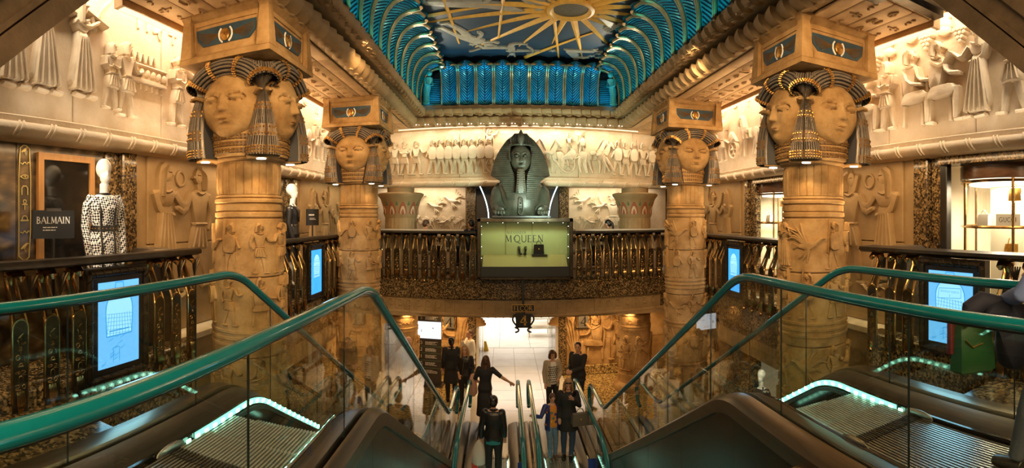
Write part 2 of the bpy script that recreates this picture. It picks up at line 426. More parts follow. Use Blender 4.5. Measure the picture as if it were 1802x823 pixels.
    def seated(s, arms=0):
        s.b_([(-.16, .36), (-.10, .46), (.24, .46), (.30, .40), (.30, .34), (-.16, .30)], 1.2)
        s.s_([(.27, .40), (.28, .20), (.27, .04)], [.06, .05, .03], 1.2); s.s_([(.26, .02), (.38, .015)], .022, 1.1)
        s.s_([(-.14, .30), (-.15, .02)], .025, .8); s.s_([(.16, .30), (.17, .02)], .025, .7); s.s_([(-.17, .3), (-.2, .62)], .022, .9)
        s.b_([(-.12, .40), (.06, .40), (.12, .68), (.10, .78), (-.10, .78), (-.15, .68)], 1.2)
        s.head(); s.s_([(.1, .76), (.16, .58), (.34, .56)], [.035, .03, .022], 1.5)
        if arms: s.s_([(-.08, .76), (.10, .66), (.22, .82)], [.035, .03, .022], 1.6)
        else: s.s_([(-.1, .76), (-.02, .56), (.22, .52)], [.035, .03, .022], 1.6)
    def horse(s):
        s.s_([(-.32, .52), (-.1, .50), (.2, .54)], [.12, .10, .125], 1.3)
        s.s_([(.2, .58), (.30, .76), (.35, .92)], [.10, .075, .05], 1.4); s.s_([(.33, .93), (.42, .86), (.48, .76)], [.05, .045, .028], 1.5)
        s.s_([(.12, .66), (.2, .84), (.3, .98)], .022, 1.7)
        s.s_([(.22, .5), (.34, .34), (.50, .10)], [.06, .035, .022], 1.2); s.s_([(.18, .46), (.22, .26), (.20, .03)], [.06, .035, .022], 1.0)
        s.s_([(-.34, .48), (-.38, .26), (-.32, .03)], [.075, .035, .022], 1.2); s.s_([(-.28, .46), (-.24, .24), (-.16, .03)], [.06, .035, .022], .9)
        s.s_([(-.42, .56), (-.50, .40), (-.50, .22)], [.02, .03, .012], 1.0); s.b_([(-.1, .62), (.1, .64), (.08, .54), (-.08, .5)], 2.0)
        for q in (-.2, -.05, .1): s.s_([(q, .40), (q + .05, .62)], .008, 2.0)
    def chariot(s):
        s.ring((0, .24), .20, .022, 1.2)
        for k in range(6): s.s_([(.02*math.cos(k*PI/3), .24+.02*math.sin(k*PI/3)), (.19*math.cos(k*PI/3), .24+.19*math.sin(k*PI/3))], .012, 1.0)
        s.e_((0, .24), .03, .03, 1.6); s.b_([(-.2, .40), (.2, .40), (.24, .62), (.12, .72), (-.12, .5)], 1.1); s.s_([(.2, .42), (.55, .56)], .016, 1.2)
    def bird(s, up=1):
        s.s_([(-.2, .5), (0, .5), (.16, .56)], [.03, .1, .05], 1.4); s.s_([(.16, .56), (.26, .66), (.36, .66)], [.045, .04, .012], 1.4)
        for k in range(5): s.s_([(-.02 - .02*k, .55), (-.10 - .05*k, .74 - .01*k), (-.16 - .09*k, .98 - .09*k)], [.035, .035, .012], 1.2)
        for k in range(3): s.s_([(.02, .46), (.0 - .06*k, .30), (-.02 - .09*k, .16 + .04*k)], [.03, .03, .012], 1.1)
        for k in range(3): s.s_([(-.2, .5), (-.34, .44 + .05*k)], [.025, .02], 1)
    def papyrus(s, n=7):
        for k in range(n):
            a = (k / (n - 1) - .5) * 1.3; hgt = .62 + .32 * ((k * 37) % 10) / 10
            p = [(.12 * math.sin(a), 0), (.3 * math.sin(a) * hgt, .5 * hgt), (.5 * math.sin(a), hgt * math.cos(a * .5))]
            s.s_(p, .016, .9); q = p[2]
            for j in range(5):
                b = a + (j - 2) * .33; s.s_([q, (q[0] + .14 * math.sin(b), q[1] + .14 * math.cos(b))], [.012, .028], 1.2)
    def grapes(s):
        for r in range(4):
            for k in range(4 - r): s.e_(((k - (3 - r) / 2) * .2, .55 - r * .17), .11, .11, 1.6, 8)
    def leaf(s, a=0, L=1):
        ca, sa = math.cos(a), math.sin(a); pts = [(0, 0), (.25, .22), (.6, .25), (1, 0), (.6, -.25), (.25, -.22)]
        s.b_([((x*ca - y*sa) * L, (x*sa + y*ca) * L) for x, y in pts], 1.2, .7)
    def glyph(s, k):
        k %= 10
        if k == 0: s.s_([(-.4, .5), (-.2, .35), (0, .65), (.2, .35), (.4, .65), (.5, .5)], .05)
        elif k == 1: s.ring((0, .55), .3, .07, 1, 10)
        elif k == 2: s.s_([(-.3, .15), (-.3, .9), (.3, .9), (.3, .15)], .07)
        elif k == 3: s.s_([(-.35, .25), (.0, .45), (.25, .7)], [.06, .16, .09]); s.s_([(.25, .7), (.42, .68)], .05); s.s_([(0, .4), (.02, .05), (.16, .03)], .04)
        elif k == 4: s.s_([(0, .05), (0, .55)], .06); s.s_([(-.28, .5), (.28, .5)], .06); s.ring((0, .75), .16, .06, 1, 8)
        elif k == 5: s.s_([(-.45, .5), (0, .72), (.45, .5), (0, .3), (-.45, .5)], .05); s.e_((0, .5), .1, .1, 1.2, 8)
        elif k == 6: s.s_([(-.2, .1), (-.2, .9)], .09); s.s_([(.2, .1), (.2, .9)], .09)
        elif k == 7: s.s_([(.1, .05), (.1, .6), (-.05, .92)], [.05, .06, .14])
        elif k == 8: s.s_([(-.4, .3), (.4, .3)], .07); s.s_([(-.3, .3), (-.2, .7), (.2, .7), (.3, .3)], .06)
        else: s.s_([(-.4, .75), (.1, .78), (.3, .6), (.1, .4), (-.3, .38), (-.35, .2), (.4, .15)], .06)
def rel(frame, pose, x, y, h, d=1, dep=.03, *a):
    r = Relief(frame, x, y, h, d, dep); getattr(r, pose)(*a); return r

# ---------------------------------------------------------------- lettering: thick-and-thin strokes with serifs (unit cell 1 high)
def _c(cx, cy, rx, ry, a0, a1, n=9):
    return [(cx + rx*math.cos(math.radians(a0 + (a1-a0)*i/n)), cy + ry*math.sin(math.radians(a0 + (a1-a0)*i/n))) for i in range(n + 1)]
LET = {
 'A': (.8, [([(0,0),(.38,1)], .5), ([(.38,1),(.78,0)], 1.2), ([(.15,.36),(.6,.36)], .5)], [(0,0),(.78,0)]),
 'B': (.7, [([(.14,0),(.14,1)], 1.2), (_c(.14,.76,.38,.24,90,-90), .8), (_c(.14,.27,.46,.27,90,-90), .9)], [(.14,0),(.14,1)]),
 'C': (.75, [(_c(.42,.5,.40,.5,48,312,14), .9)], []),
 'D': (.8, [([(.14,0),(.14,1)], 1.2), (_c(.14,.5,.58,.5,90,-90,12), .9)], [(.14,0),(.14,1)]),
 'E': (.65, [([(.14,0),(.14,1)], 1.2), ([(.14,.97),(.58,.97)], .6), ([(.14,.52),(.46,.52)], .5), ([(.14,.03),(.6,.03)], .6)], [(.14,0),(.14,1)]),
 'F': (.62, [([(.14,0),(.14,1)], 1.2), ([(.14,.97),(.56,.97)], .6), ([(.14,.52),(.44,.52)], .5)], [(.14,0),(.14,1)]),
 'G': (.8, [(_c(.42,.5,.40,.5,48,300,14), .9), ([(.68,.06),(.68,.46)], 1.1), ([(.5,.46),(.78,.46)], .5)], []),
 'I': (.34, [([(.16,0),(.16,1)], 1.2)], [(.16,0),(.16,1)]),
 'K': (.75, [([(.14,0),(.14,1)], 1.2), ([(.14,.42),(.62,1)], .5), ([(.3,.6),(.7,0)], 1.1)], [(.14,0),(.14,1),(.7,0)]),
 'L': (.62, [([(.14,0),(.14,1)], 1.2), ([(.14,.03),(.58,.03)], .6)], [(.14,0),(.14,1)]),
 'M': (.95, [([(.1,0),(.14,1)], .5), ([(.14,1),(.46,.1)], 1.2), ([(.46,.1),(.8,1)], .5), ([(.8,1),(.84,0)], 1.2)], [(.1,0),(.84,0)]),
 'N': (.85, [([(.12,0),(.12,1)], .5), ([(.12,1),(.72,0)], 1.2), ([(.72,0),(.72,1)], .5)], [(.12,0),(.72,1)]),
 'O': (.88, [(_c(.42,.5,.40,.5,0,360,18), .9)], []),
 'Q': (.88, [(_c(.42,.5,.40,.5,0,360,18), .9), ([(.42,.1),(.7,-.15),(.95,-.2)], .8)], []),
 'R': (.75, [([(.14,0),(.14,1)], 1.2), (_c(.14,.75,.42,.25,90,-90), .8), ([(.36,.5),(.72,0)], 1.1)], [(.14,0),(.14,1)]),
 'T': (.7, [([(.35,0),(.35,1)], 1.2), ([(.03,.97),(.67,.97)], .6)], [(.35,0)]),
 'U': (.82, [([(.12,1),(.12,.3)] + _c(.42,.3,.30,.3,180,360,8) + [(.72,1)], .9)], [(.12,1),(.72,1)]),
 'V': (.8, [([(0,1),(.4,0)], 1.2), ([(.4,0),(.78,1)], .5)], [(0,1),(.78,1)]),
 'X': (.78, [([(.04,1),(.72,0)], 1.2), ([(.72,1),(.04,0)], .5)], [(.04,0),(.72,1)]),
 '1': (.45, [([(.2,0),(.2,1)], 1.2)], [(.2,0)]),
 '2': (.65, [(_c(.32,.72,.26,.28,160,-40,8) + [(.06,.03),(.6,.03)], .9)], []),
 '3': (.65, [(_c(.28,.75,.26,.25,140,-90,8), .9), (_c(.28,.27,.30,.27,90,-140,8), .9)], []),
 '4': (.75, [([(.52,0),(.52,1)], 1.2), ([(.52,1),(.04,.32)], .6), ([(.04,.32),(.72,.32)], .6)], [(.52,0)]),
 '5': (.65, [([(.55,.97),(.16,.97),(.12,.55)], .8), (_c(.28,.33,.30,.33,120,-150,9), .9)], []),
}
def lettering(mb, txt, fr, x, y, h, d=.004, wt=.10, sp=.12, center=True):
    W = sum((LET[c][0] if c in LET else .4) + sp for c in txt) * h
    if center: x = x - W / 2
    for c in txt:
        if c in LET:
            wd, st, se = LET[c]
            for pts, k in st:
                for a, b in zip(pts, pts[1:]):
                    l = math.hypot(b[0]-a[0], b[1]-a[1]) or 1; t = ((b[0]-a[0])/l, (b[1]-a[1])/l); q = wt * k / 2
                    e = q * .3
                    poly = [(a[0]-t[0]*e - t[1]*q, a[1]-t[1]*e + t[0]*q), (a[0]-t[0]*e + t[1]*q, a[1]-t[1]*e - t[0]*q), (b[0]+t[0]*e + t[1]*q, b[1]+t[1]*e - t[0]*q), (b[0]+t[0]*e - t[1]*q, b[1]+t[1]*e + t[0]*q)]
                    mb.prism([(x + px*h, y + py*h) for px, py in poly], fr, 0, d)
            for sx, sy in se:
                mb.prism([(x + (sx-.13)*h, y + (sy-.02)*h), (x + (sx+.13)*h, y + (sy-.02)*h), (x + (sx+.13)*h, y + (sy+.02)*h), (x + (sx-.13)*h, y + (sy+.02)*h)], fr, 0, d)
        x += ((LET[c][0] if c in LET else .4) + sp) * h
def faux_lines(mb, fr, x, y, w_, n, h, gap, d=.003, seed=1):
    rnd = random.Random(seed)                   # rows of print too small to read
    for i in range(n):
        xx = x; end = x + w_ * rnd.uniform(.55, 1)
        while xx < end:
            l = rnd.uniform(.08, .25) * w_; l = min(l, end - xx)
            mb.prism([(xx, y - i*gap), (xx + l, y - i*gap), (xx + l, y - i*gap + h), (xx, y - i*gap + h)], fr, 0, d); xx += l + .03 * w_
M = MAT
STUFF = {'led_lamp', 'pin_lamp', 'stud', 'dots', 'bottle_drawing', 'comb', 'binding', 'corner_rib', 'barb', 'bead', 'lettering', 'panel_number'}
# ---------------------------------------------------------------- the setting
def struct(name, mb, m, smooth=False, **k):
    o = mb.build(name, m, None, smooth, **k); o['kind'] = 'structure'; return o
def part(name, mb, m, parent, **k): return mb.build(name, m, parent, **k)
Z4 = -3.4
def bow(x, y0): return y0 + .03 * x * x
FR = {-1: wall_frame((-4.85, 0, 0), (0, 1, 0), (1, 0, 0)), 1: wall_frame((4.85, 0, 0), (0, 1, 0), (-1, 0, 0))}
def bowfr(y0): return lambda a, b, h: Vector((a, bow(a, y0) - h, b))

walls = {}
for s in (-1, 1):
    nm = 'wall_left' if s < 0 else 'wall_right'
    X = lambda a: s * a
    b = MB()
    def bx(x0, x1, y0, y1, z0, z1, mb=None):
        (mb or b).box((min(s*x0, s*x1), y0, z0), (max(s*x0, s*x1), y1, z1))
    bx(5.0, 5.15, 3.0, 13.7, 2.6, 4.75)                       # backing of the frieze
    bx(4.9, 5.1, 4.6, 6.9, -1.0, 2.6); bx(4.9, 5.1, 9.9, 15.5, -3.4, 2.6)
    bx(5.6, 5.8, 4.6, 6.9, -3.4, -1.0)
    wl = struct(nm, b, M['stone_panel']); walls[s] = wl
    # frieze slabs with open joints, cut so that the joints show as dark lines
    ys = [2.0, 3.65, 5.25, 6.9, 8.55, 10.2, 11.85, 13.6]
    for y0, y1 in zip(ys, ys[1:]):
        p = MB(); lo = (min(s*4.85, s*5.02), y0 + .006, 2.72); hi = (max(s*4.85, s*5.02), y1 - .006, 4.7)
        p.bbox(lo, hi, .012); part('frieze_slab', p, M['stone_pale'], wl)
        p = MB(); p.bbox((min(s*4.74, s*5.02), y0 + .5, 2.60), (max(s*4.74, s*5.02), y1 + .494, 2.725), .012); part('ledge_block', p, M['stone_pale'], wl)
    # lit roll moulding bound with ribbons
    tr = MB(); tr.tube([(s*4.70, y, 2.555) for y in (-2, 2, 6, 10, 13.7)], .085, 14); bx(4.70, 5.0, -2, 13.6, 2.47, 2.60, tr)
    t_ = struct('trim_1' if s < 0 else 'trim_2', tr, M['stone_pale'], True)
    k = 0; y = .2
    while y < 13.3:
        q = MB()
        for dy in (0, .055):
            q.tube([(s*4.70 - s*.09*math.cos(a), y + dy + .05*a, 2.555 + .09*math.sin(a)) for a in [-.9 + .3*i for i in range(9)]], .014, 5)
        part('ribbon', q, M['stone_relief'], t_); y += .42
    # marble facing and black board or shop openings
    mb = MB()
    if s < 0:
        for y0, y1 in ((-2, 1.35), (1.356, 2.95), (2.956, 4.28), (6.9, 8.2), (8.206, 9.55)): mb.bbox((-5.15, y0, -.1), (-5.0, y1, 2.5), .004)
        part('marble_panel', mb, M['marble'], wl)
    # granite pilasters, each a stack of fluted strips
    for y0, y1, wd in ((4.28, 4.95, .1), (9.5, 10.05, .06)):
        for a, b2, x_ in ((y0, y0 + .22, 4.95), (y0 + .22, y1 - .18, 4.86), (y1 - .18, y1, 4.93)):
            p = MB(); p.bbox((min(s*x_, s*5.1), a, -.05), (max(s*x_, s*5.1), b2, 2.5), .02); part('granite_pilaster', p, M['granite'], wl)
    # carved panels between the shops
    fr2 = wall_frame((s*4.9, 0, 0), (0, 1, 0), (-s, 0, 0))
    for y0, y1 in ((4.97, 6.9), (10.07, 12.9)):
        for z0, z1 in ((-.02, 1.25), (1.26, 2.5)):
            p = MB(); p.bbox((min(s*4.86, s*5.0), y0, z0), (max(s*4.86, s*5.0), y1, z1), .012); part('carved_panel', p, M['stone_panel'], wl)
    fr3 = wall_frame((s*4.86, 0, 0), (0, 1, 0), (-s, 0, 0))
    def fig(pose, x, y, h, d=1, dep=.03, *a, fr=fr3, m='stone_panel', n='relief_figure'):
        return rel(fr, pose, x, y, h, d, dep * 1.7, *a).build(n, M[m], wl)
    fig('woman', 5.30, .55, 1.85, 1, .035, 1); fig('walker', 6.12, .55, 1.85, -1, .035, 0)
    r = Relief(fr3, 5.68, 2.2, .25, 1, .04); r.ring((0, 0), .42, .08, 1, 20); r.build('relief_disc', M['stone_panel'], wl)
    fig('bird', 5.6, .15, .62, 1, .04); fig('woman', 10.7, .5, 1.8, 1, .03, 1); fig('walker', 11.5, .5, 1.8, -1, .03, 1); fig('papyrus', 12.2, .4, 1.6, 1, .03, 6)
    if s > 0: fig('walker', 6.5, .5, 1.9, -1, .035, 1)
    # lit ledge and carved base of the panel
    p = MB(); p.bbox((min(s*4.55, s*4.9), 4.78, -.12), (max(s*4.55, s*4.9), 6.6, -.02), .01); part('ledge', p, M['stone_pale'], wl)
    p = MB(); p.bbox((min(s*4.7, s*4.9), 4.78, -.98), (max(s*4.7, s*4.9), 6.6, -.14), .01); part('carved_base', p, M['stone_panel'], wl)
    fr4 = wall_frame((s*4.7, 0, 0), (0, 1, 0), (-s, 0, 0))
    for i in range(6): rel(fr4, 'ring', 5.0 + .27*i, -.55, .25, 1, .03, (0, 0), .42, .1).build('relief_scroll', M['stone_panel'], wl)
    # frieze figures
    F_ = FR[s]
    def ff(pose, x, y, h, d=1, dep=.055, *a, n='relief_figure'): return rel(F_, pose, x, y, h, d, dep * 1.35, *a).build(n, M['stone_relief'], wl)
    if s < 0:
        ff('woman', 2.75, 3.02, 1.15, 1, .07, 2); ff('woman', 3.18, 3.02, 1.2, 1, .07, 2); ff('woman', 3.72, 3.05, 1.12, 1, .07, 2)
        ff('walker', 4.22, 2.98, .82, 1, .06, 3); ff('walker', 4.48, 2.92, .95, 1, .065, 0)
        r = Relief(F_, 4.95, 3.42, .5, 1, .05)
        r.b_([(-.95, 0), (.75, 0), (.7, .12), (-.9, .12)], 1.3)
        for i in range(7): r.e_((-.75 + .23*i, .28), .07, .12, 1.2, 6); r.s_([(-.8 + .23*i, -.16), (-.8 + .23*i, -.02)], .035)
        r.s_([(-.95, .48), (.75, .48)], .035); r.s_([(-.95, .14), (-.95, .5)], .03); r.s_([(.75, .14), (.75, .5)], .03)
        for i in range(5): r.s_([(-.8 + .22*i, .55), (-.7 + .22*i, .85), (-.6 + .22*i, .55)], .025)
        r.build('relief_chest', M['stone_relief'], wl)
        ff('walker', 5.55, 2.95, 1.0, -1, .065, 3); ff('walker', 6.05, 2.95, 1.02, -1, .06, 1)
        for i in range(3): rel(F_, 'glyph', 4.85 + .32*i, 4.1, .3, 1, .03, i + 2).build('relief_sign', M['stone_relief'], wl)
        r = Relief(F_, 4.0, 3.9, .6, 1, .05); r.s_([(-.35, -.4), (.05, .4), (.5, .85)], [.02, .05, .03])
        for i in range(8): r.s_([(-1.1, .1), (-1.1 + .9*math.cos(.5 + .16*i), .1 + .9*math.sin(.5 + .16*i))], [.012, .03])
        r.build('relief_fan', M['stone_relief'], wl)
    else:
        ff('seated', 6.15, 2.95, .92, -1, .065, 1); ff('seated', 5.75, 2.95, .98, -1, .07, 1); ff('walker', 5.22, 2.95, 1.02, 1, .07, 3)
        ff('seated', 4.72, 2.92, 1.10, -1, .075, 0); ff('seated', 4.22, 2.92, 1.12, -1, .08, 1); ff('woman', 3.55, 2.92, 1.2, 1, .08, 1); ff('walker', 3.05, 2.92, 1.2, 1, .07, 1)
        for i, (gx, gy) in enumerate(((6.45, 3.80), (5.5, 3.92), (4.45, 3.98), (3.85, 3.95))):
            rel(F_, 'grapes', gx, gy, .32, 1, .06).build('relief_grapes', M['stone_relief'], wl)
            for a in (0, .7, 2.6, 3.4): rel(F_, 'leaf', gx + .16*(1 if a < 1.5 else -1), gy + .24, .30, 1, .05, a).build('relief_leaf', M['stone_relief'], wl)
        r = Relief(F_, 6.45, 2.9, 1, 1, .05); r.s_([(0, 0), (.05, .7), (-.1, 1.2), (-1.2, 1.62), (-3.2, 1.55)], .022); r.build('relief_vine', M['stone_relief'], wl)
    rnd = random.Random(5 + s)
    y = 6.75
    i = 0
    while y < 13.1:
        pose, d_, adv = [('walker', 1, .5), ('soldier', 1, .42), ('woman', 1, .52), ('soldier', 1, .42), ('walker', -1, .48), ('horse', 1, .95), ('chariot', 1, .6)][i % 7]
        if pose in ('walker', 'woman'): ff(pose, y + .2, 2.98, 1.02, d_, .055, rnd.choice((0, 1, 3)) if pose == 'walker' else 1)
        else: ff(pose, y + (.45 if pose == 'horse' else .25), 2.98, .98, d_, .055)
        y += adv; i += 1
    for i in range(9): rel(F_, 'glyph', 7.0 + .66*i, 4.1, .3, 1, .03, i).build('relief_sign', M['stone_relief'], wl)
    # lower storey under the side balconies
    lo_ = struct('wall_under_left' if s < 0 else 'wall_under_right', (lambda q: (q.box((min(s*4.6, s*5.0), -2, Z4), (max(s*4.6, s*5.0), 4.75, -1.0)), q)[1])(MB()), M['marble'])
    for y0, y1 in ((6.6, 7.1), (9.3, 10.35)):
        p = MB(); p.bbox((min(s*4.45, s*5.0), y0, Z4), (max(s*4.45, s*5.0), y1, -1.0), .03); part('granite_pier', p, M['granite'], lo_)
    p = MB(); p.box((min(s*6.4, s*6.5), 4.7, Z4), (max(s*6.4, s*6.5), 10.4, -1.0)); part('shop_back', p, M['marble'], lo_)
    p = MB(); p.bbox((min(s*4.62, s*4.9), 10.35, Z4 + .35), (max(s*4.62, s*4.9), 13.4, -1.02), .01); part('carved_panel', p, M['stone'], lo_)
    p = MB(); p.bbox((min(s*4.55, s*4.9), 10.35, Z4), (max(s*4.55, s*4.9), 15.4, Z4 + .34), .01); part('granite_plinth', p, M['granite'], lo_)
    fr5 = wall_frame((s*4.62, 0, 0), (0, 1, 0), (-s, 0, 0))
    for x_, pz, d_ in ((10.9, 'walker', 1), (11.6, 'woman', -1), (12.3, 'walker', -1), (13.0, 'papyrus', 1)):
        rel(fr5, pz, x_, Z4 + .5, 1.6, d_, .035).build('relief_figure', M['stone'], lo_)
    # balcony slabs
    b = MB()
    bx(3.98, 5.3, -2, 4.72, -.62, 0); bx(3.98, 5.3, 6.62, 10.3, -.62, 0); bx(4.05, 5.3, -2, 4.72, -1.0, -.62); bx(4.05, 5.3, 6.62, 10.3, -1.0, -.62)
    sl = struct('floor_balcony_left' if s < 0 else 'floor_balcony_right', b, M['granite'])
    for y0, y1 in ((-2, 4.75), (6.6, 10.3)):
        k = max(1, round((y1 - y0) / 1.1)); st = (y1 - y0) / k
        for i in range(k):
            p = MB(); p.bbox((min(s*3.93, s*4.2), y0 + i*st + .004, -.5), (max(s*3.93, s*4.2), y0 + (i+1)*st - .004, .14), .02); part('granite_block', p, M['granite'], sl)
            p = MB(); p.bbox((min(s*4.0, s*4.2), y0 + i*st + .004, -.98), (max(s*4.0, s*4.2), y0 + (i+1)*st - .004, -.52), .02); part('carved_fascia', p, M['stone_panel'], sl)
        fr6 = wall_frame((s*4.0, 0, 0), (0, 1, 0), (-s, 0, 0))
        r = Relief(fr6, 0, 0, 1, 1, .02)
        yy = y0 + .15
        while yy < y1 - .2:
            r.s_([(yy, -.9), (yy, -.62), (yy + .13, -.62), (yy + .13, -.75)], .014); yy += .24
        r.build('key_pattern', M['stone_panel'], sl)
    # right: shop fronts; the shop rooms behind them
    if s > 0:
        p = MB(); p.box((4.86, -2, 2.36), (5.2, 4.3, 2.5)); p.box((4.86, 6.9, 2.36), (5.2, 9.5, 2.5)); part('granite_lintel', p, M['granite'], wl)
        sh = MB()
        sh.box((7.6, -2, -.05), (7.7, 4.9, 2.5)); sh.box((5.0, 4.9, -.05), (7.7, 5.0, 2.5)); sh.box((5.0, -2, 2.44), (7.7, 4.95, 2.54))
        sh.box((7.6, 6.8, -.05), (7.7, 10.6, 2.5)); sh.box((5.1, 10.5, -.05), (7.7, 10.6, 2.5)); sh.box((5.0, 6.8, 2.44), (7.7, 10.6, 2.54)); sh.box((5.1, 6.8, -.05), (7.7, 6.9, 2.5))
        sho = struct('wall_shop', sh, M['cream'])
        fl = MB(); fl.box((5.3, -2, -.1), (7.7, 4.9, 0)); fl.box((5.3, 6.8, -.1), (7.7, 10.6, 0)); struct('floor_shop', fl, M['marble_white'])
        # cream door leaf with a gilt frame at the end of the near shop
        p = MB(); p.box((5.10, 4.72, 0), (5.62, 4.78, 2.34)); part('cream_panel', p, M['cream'], sho)
        p = MB()
        for a, c_ in (((5.22, 4.70, .2), (5.27, 4.73, 2.12)), ((5.22, 4.70, 2.06), (5.62, 4.73, 2.12))): p.bbox(a, c_, .006)
        part('gilt_frame', p, M['gold'], sho)
        p = MB(); p.bbox((4.93, 4.20, 0), (5.05, 4.32, 2.38), .01); part('black_jamb', p, M['black'], sho)
        p = MB(); p.bbox((5.3, 1.2, 2.36), (7.2, 4.2, 2.44), .01); part('ceiling_lattice', p, M['gold'], sho)
        p = MB()
        for i in range(5):
            for j in range(6): p.box((5.5 + i*.32, 1.5 + j*.42, 2.352), (5.74 + i*.32, 1.84 + j*.42, 2.358))
        part('ceiling_lamp_panel', p, M['case_light'], sho)
        area('shop_light', (6.6, 3.0, 2.3), (6.4, 3.0, 0), 1.6, 2.6, 130, WHITE); area('shop_light', (6.6, 8.7, 2.3), (6.4, 8.7, 0), 1.6, 2.4, 130, WHITE)

# ---- lower floor with its tiles
b = MB(); b.box((-6.5, 2.0, Z4 - .3), (-1.36, 15.5, Z4 - .02)); b.box((1.40, 2.0, Z4 - .3), (6.5, 15.5, Z4 - .02)); b.box((-1.36, 10.35, Z4 - .3), (1.40, 30, Z4 - .02)); b.box((-6, 18.7, Z4 - .3), (6, 30, Z4 - .02))
fl = struct('floor_lower', b, M['granite_floor'])
def tiles(x0, x1, y0, y1, nx, ny, m, name='floor_tile'):
    dx = (x1 - x0) / nx; dy = (y1 - y0) / ny
    base = None
    for i in range(nx):
        for j in range(ny):
            if base is None:
                p = MB(); p.bbox((0, 0, -.02), (dx - .008, dy - .008, .0), .003); base = p.build(name, m, fl, smooth=False); o = base
            else: o = base.copy(); C.objects.link(o)
            o.matrix_parent_inverse = Matrix(); o.location = (x0 + i*dx + .004, y0 + j*dy + .004, Z4)
tiles(-1.56, 1.44, 10.4, 18.7, 4, 11, M['marble_white'])
tiles(-4.5, -1.56, 8.4, 15.4, 4, 9, M['granite_floor'], 'granite_tile'); tiles(1.44, 4.5, 8.4, 15.4, 4, 9, M['granite_floor'], 'granite_tile')
tiles(-3.0, 3.0, 18.74, 27, 5, 7, M['marble_white'])

# ---- lower back wall, door opening, hall beyond
b = MB()
for s in (-1, 1): b.box((min(s*1.55, s*5.0), 15.5, Z4), (max(s*1.55, s*5.0), 15.7, -.9))
b.box((-1.6, 15.5, -1.1), (1.6, 15.7, -.9))
wb = struct('wall_lower_back', b, M['stone'])
frb = wall_frame((0, 15.42, 0), (1, 0, 0), (0, -1, 0))
for s in (-1, 1):
    for x0, x1 in ((1.56, 3.0), (3.01, 4.9)):
        for z0, z1 in ((Z4 + .3, -2.3), (-2.29, -.95)):
            p = MB(); p.bbox((min(s*x0, s*x1), 15.42, z0), (max(s*x0, s*x1), 15.55, z1), .012); part('carved_panel', p, M['stone'], wb)
    p = MB(); p.bbox((min(s*1.56, s*4.9), 15.36, Z4), (max(s*1.56, s*4.9), 15.55, Z4 + .3), .02); part('granite_plinth', p, M['granite_floor'], wb)
    p = MB(); p.bbox((min(s*1.30, s*1.55), 15.36, Z4), (max(s*1.30, s*1.55), 18.7, -.95), .02); part('granite_jamb', p, M['granite'], wb)
    rel(frb, 'seated', s*2.5, Z4 + .42, 1.5, -s, .08, 1).build('relief_figure', M['stone'], wb)
    rel(frb, 'walker', s*3.25, Z4 + .42, 1.6, -s, .08, 0).build('relief_figure', M['stone'], wb)
    rel(frb, 'papyrus', s*1.9, Z4 + .4, 2.0, s, .04, 9).build('relief_papyrus', M['stone'], wb)
    rnd = random.Random(3)
    for i in range(16): rel(frb, 'leaf', s*(1.75 + rnd.random()*1.6), -1.9 + rnd.random()*.75, .24, s, .035, rnd.uniform(-.3, 1.4)).build('relief_leaf', M['stone'], wb)
b = MB()
for s in (-1, 1): b.box((min(s*1.22, s*1.30), 15.46, Z4), (max(s*1.22, s*1.30), 15.56, -1.1))
b.box((-1.3, 15.46, -1.12), (1.3, 15.56, -1.05))
d1 = struct('door_1', b, M['white'])
b = MB()
for s in (-1, 1): b.box((min(s*1.10, s*1.13), 15.6, Z4 + .02), (max(s*1.10, s*1.13), 16.7, -1.1))
part('door_leaf', b, M['glass_case'], d1)
b = MB(); b.box((-6, 29.9, Z4), (6, 30, 1.2)); b.box((-6.1, 18.7, Z4), (-6, 30, 1.2)); b.box((6, 18.7, Z4), (6.1, 30, 1.2)); b.box((-6, 18.6, Z4), (-1.55, 18.7, 1.2)); b.box((1.55, 18.6, Z4), (6, 18.7, 1.2)); b.box((-1.6, 15.7, -1.0), (1.6, 18.7, -.9)); b.box((-1.6, 18.6, -.95), (1.6, 18.7, 1.2))
struct('wall_hall', b, M['white'])
b = MB(); b.box((-6, 18.7, 1.15), (6, 30, 1.25)); struct('ceiling_hall', b, M['white'])

# ---- balcony across the back
b = MB()
n = 24
def bowbox(mb, y0, y1, z0, z1, x0=-4.4, x1=4.4, n=24, y1flat=None):
    xs = [x0 + (x1 - x0) * i / n for i in range(n + 1)]
    rs = [[(x, bow(x, y0), z0), (x, bow(x, y0), z1), (x, y1flat or bow(x, y1), z1), (x, y1flat or bow(x, y1), z0)] for x in xs]
    mb.rings(rs, True)
bowbox(b, 12.95, 0, -.5, -.02, y1flat=15.6); bowbox(b, 13.0, 0, -.98, -.5, y1flat=15.6)
bf = struct('floor_balcony_back', b, M['granite'])
for i in range(8):
    x0 = -4.0 + i; p = MB(); bowbox(p, 12.78, 13.0, -.55, .02, x0 + .004, x0 + .996, 4); part('granite_block', p, M['granite'], bf)
    p = MB(); bowbox(p, 12.86, 13.0, -.93, -.56, x0 + .004, x0 + .996, 4); part('carved_fascia', p, M['stone_panel'], bf)
p = MB(); bowbox(p, 12.62, 12.8, -.50, -.02, -2.05, 2.05, 12); part('granite_bay', p, M['granite'], bf)
r = Relief(bowfr(12.86), 0, 0, 1, 1, .04)
x = -3.9
k = 0
while x < 3.85:
    r.s_([(x, -.88), (x, -.62), (x + .16, -.62), (x + .16, -.78), (x + .08, -.78)], .02); x += .27
r.build('key_pattern', M['stone_panel'], bf)
p = MB(); p.tube([(x / 5, bow(x / 5, 12.86), -.97) for x in range(-21, 22)], .05, 10); rm = part('roll_moulding', p, M['stone_panel'], bf)
p = MB()
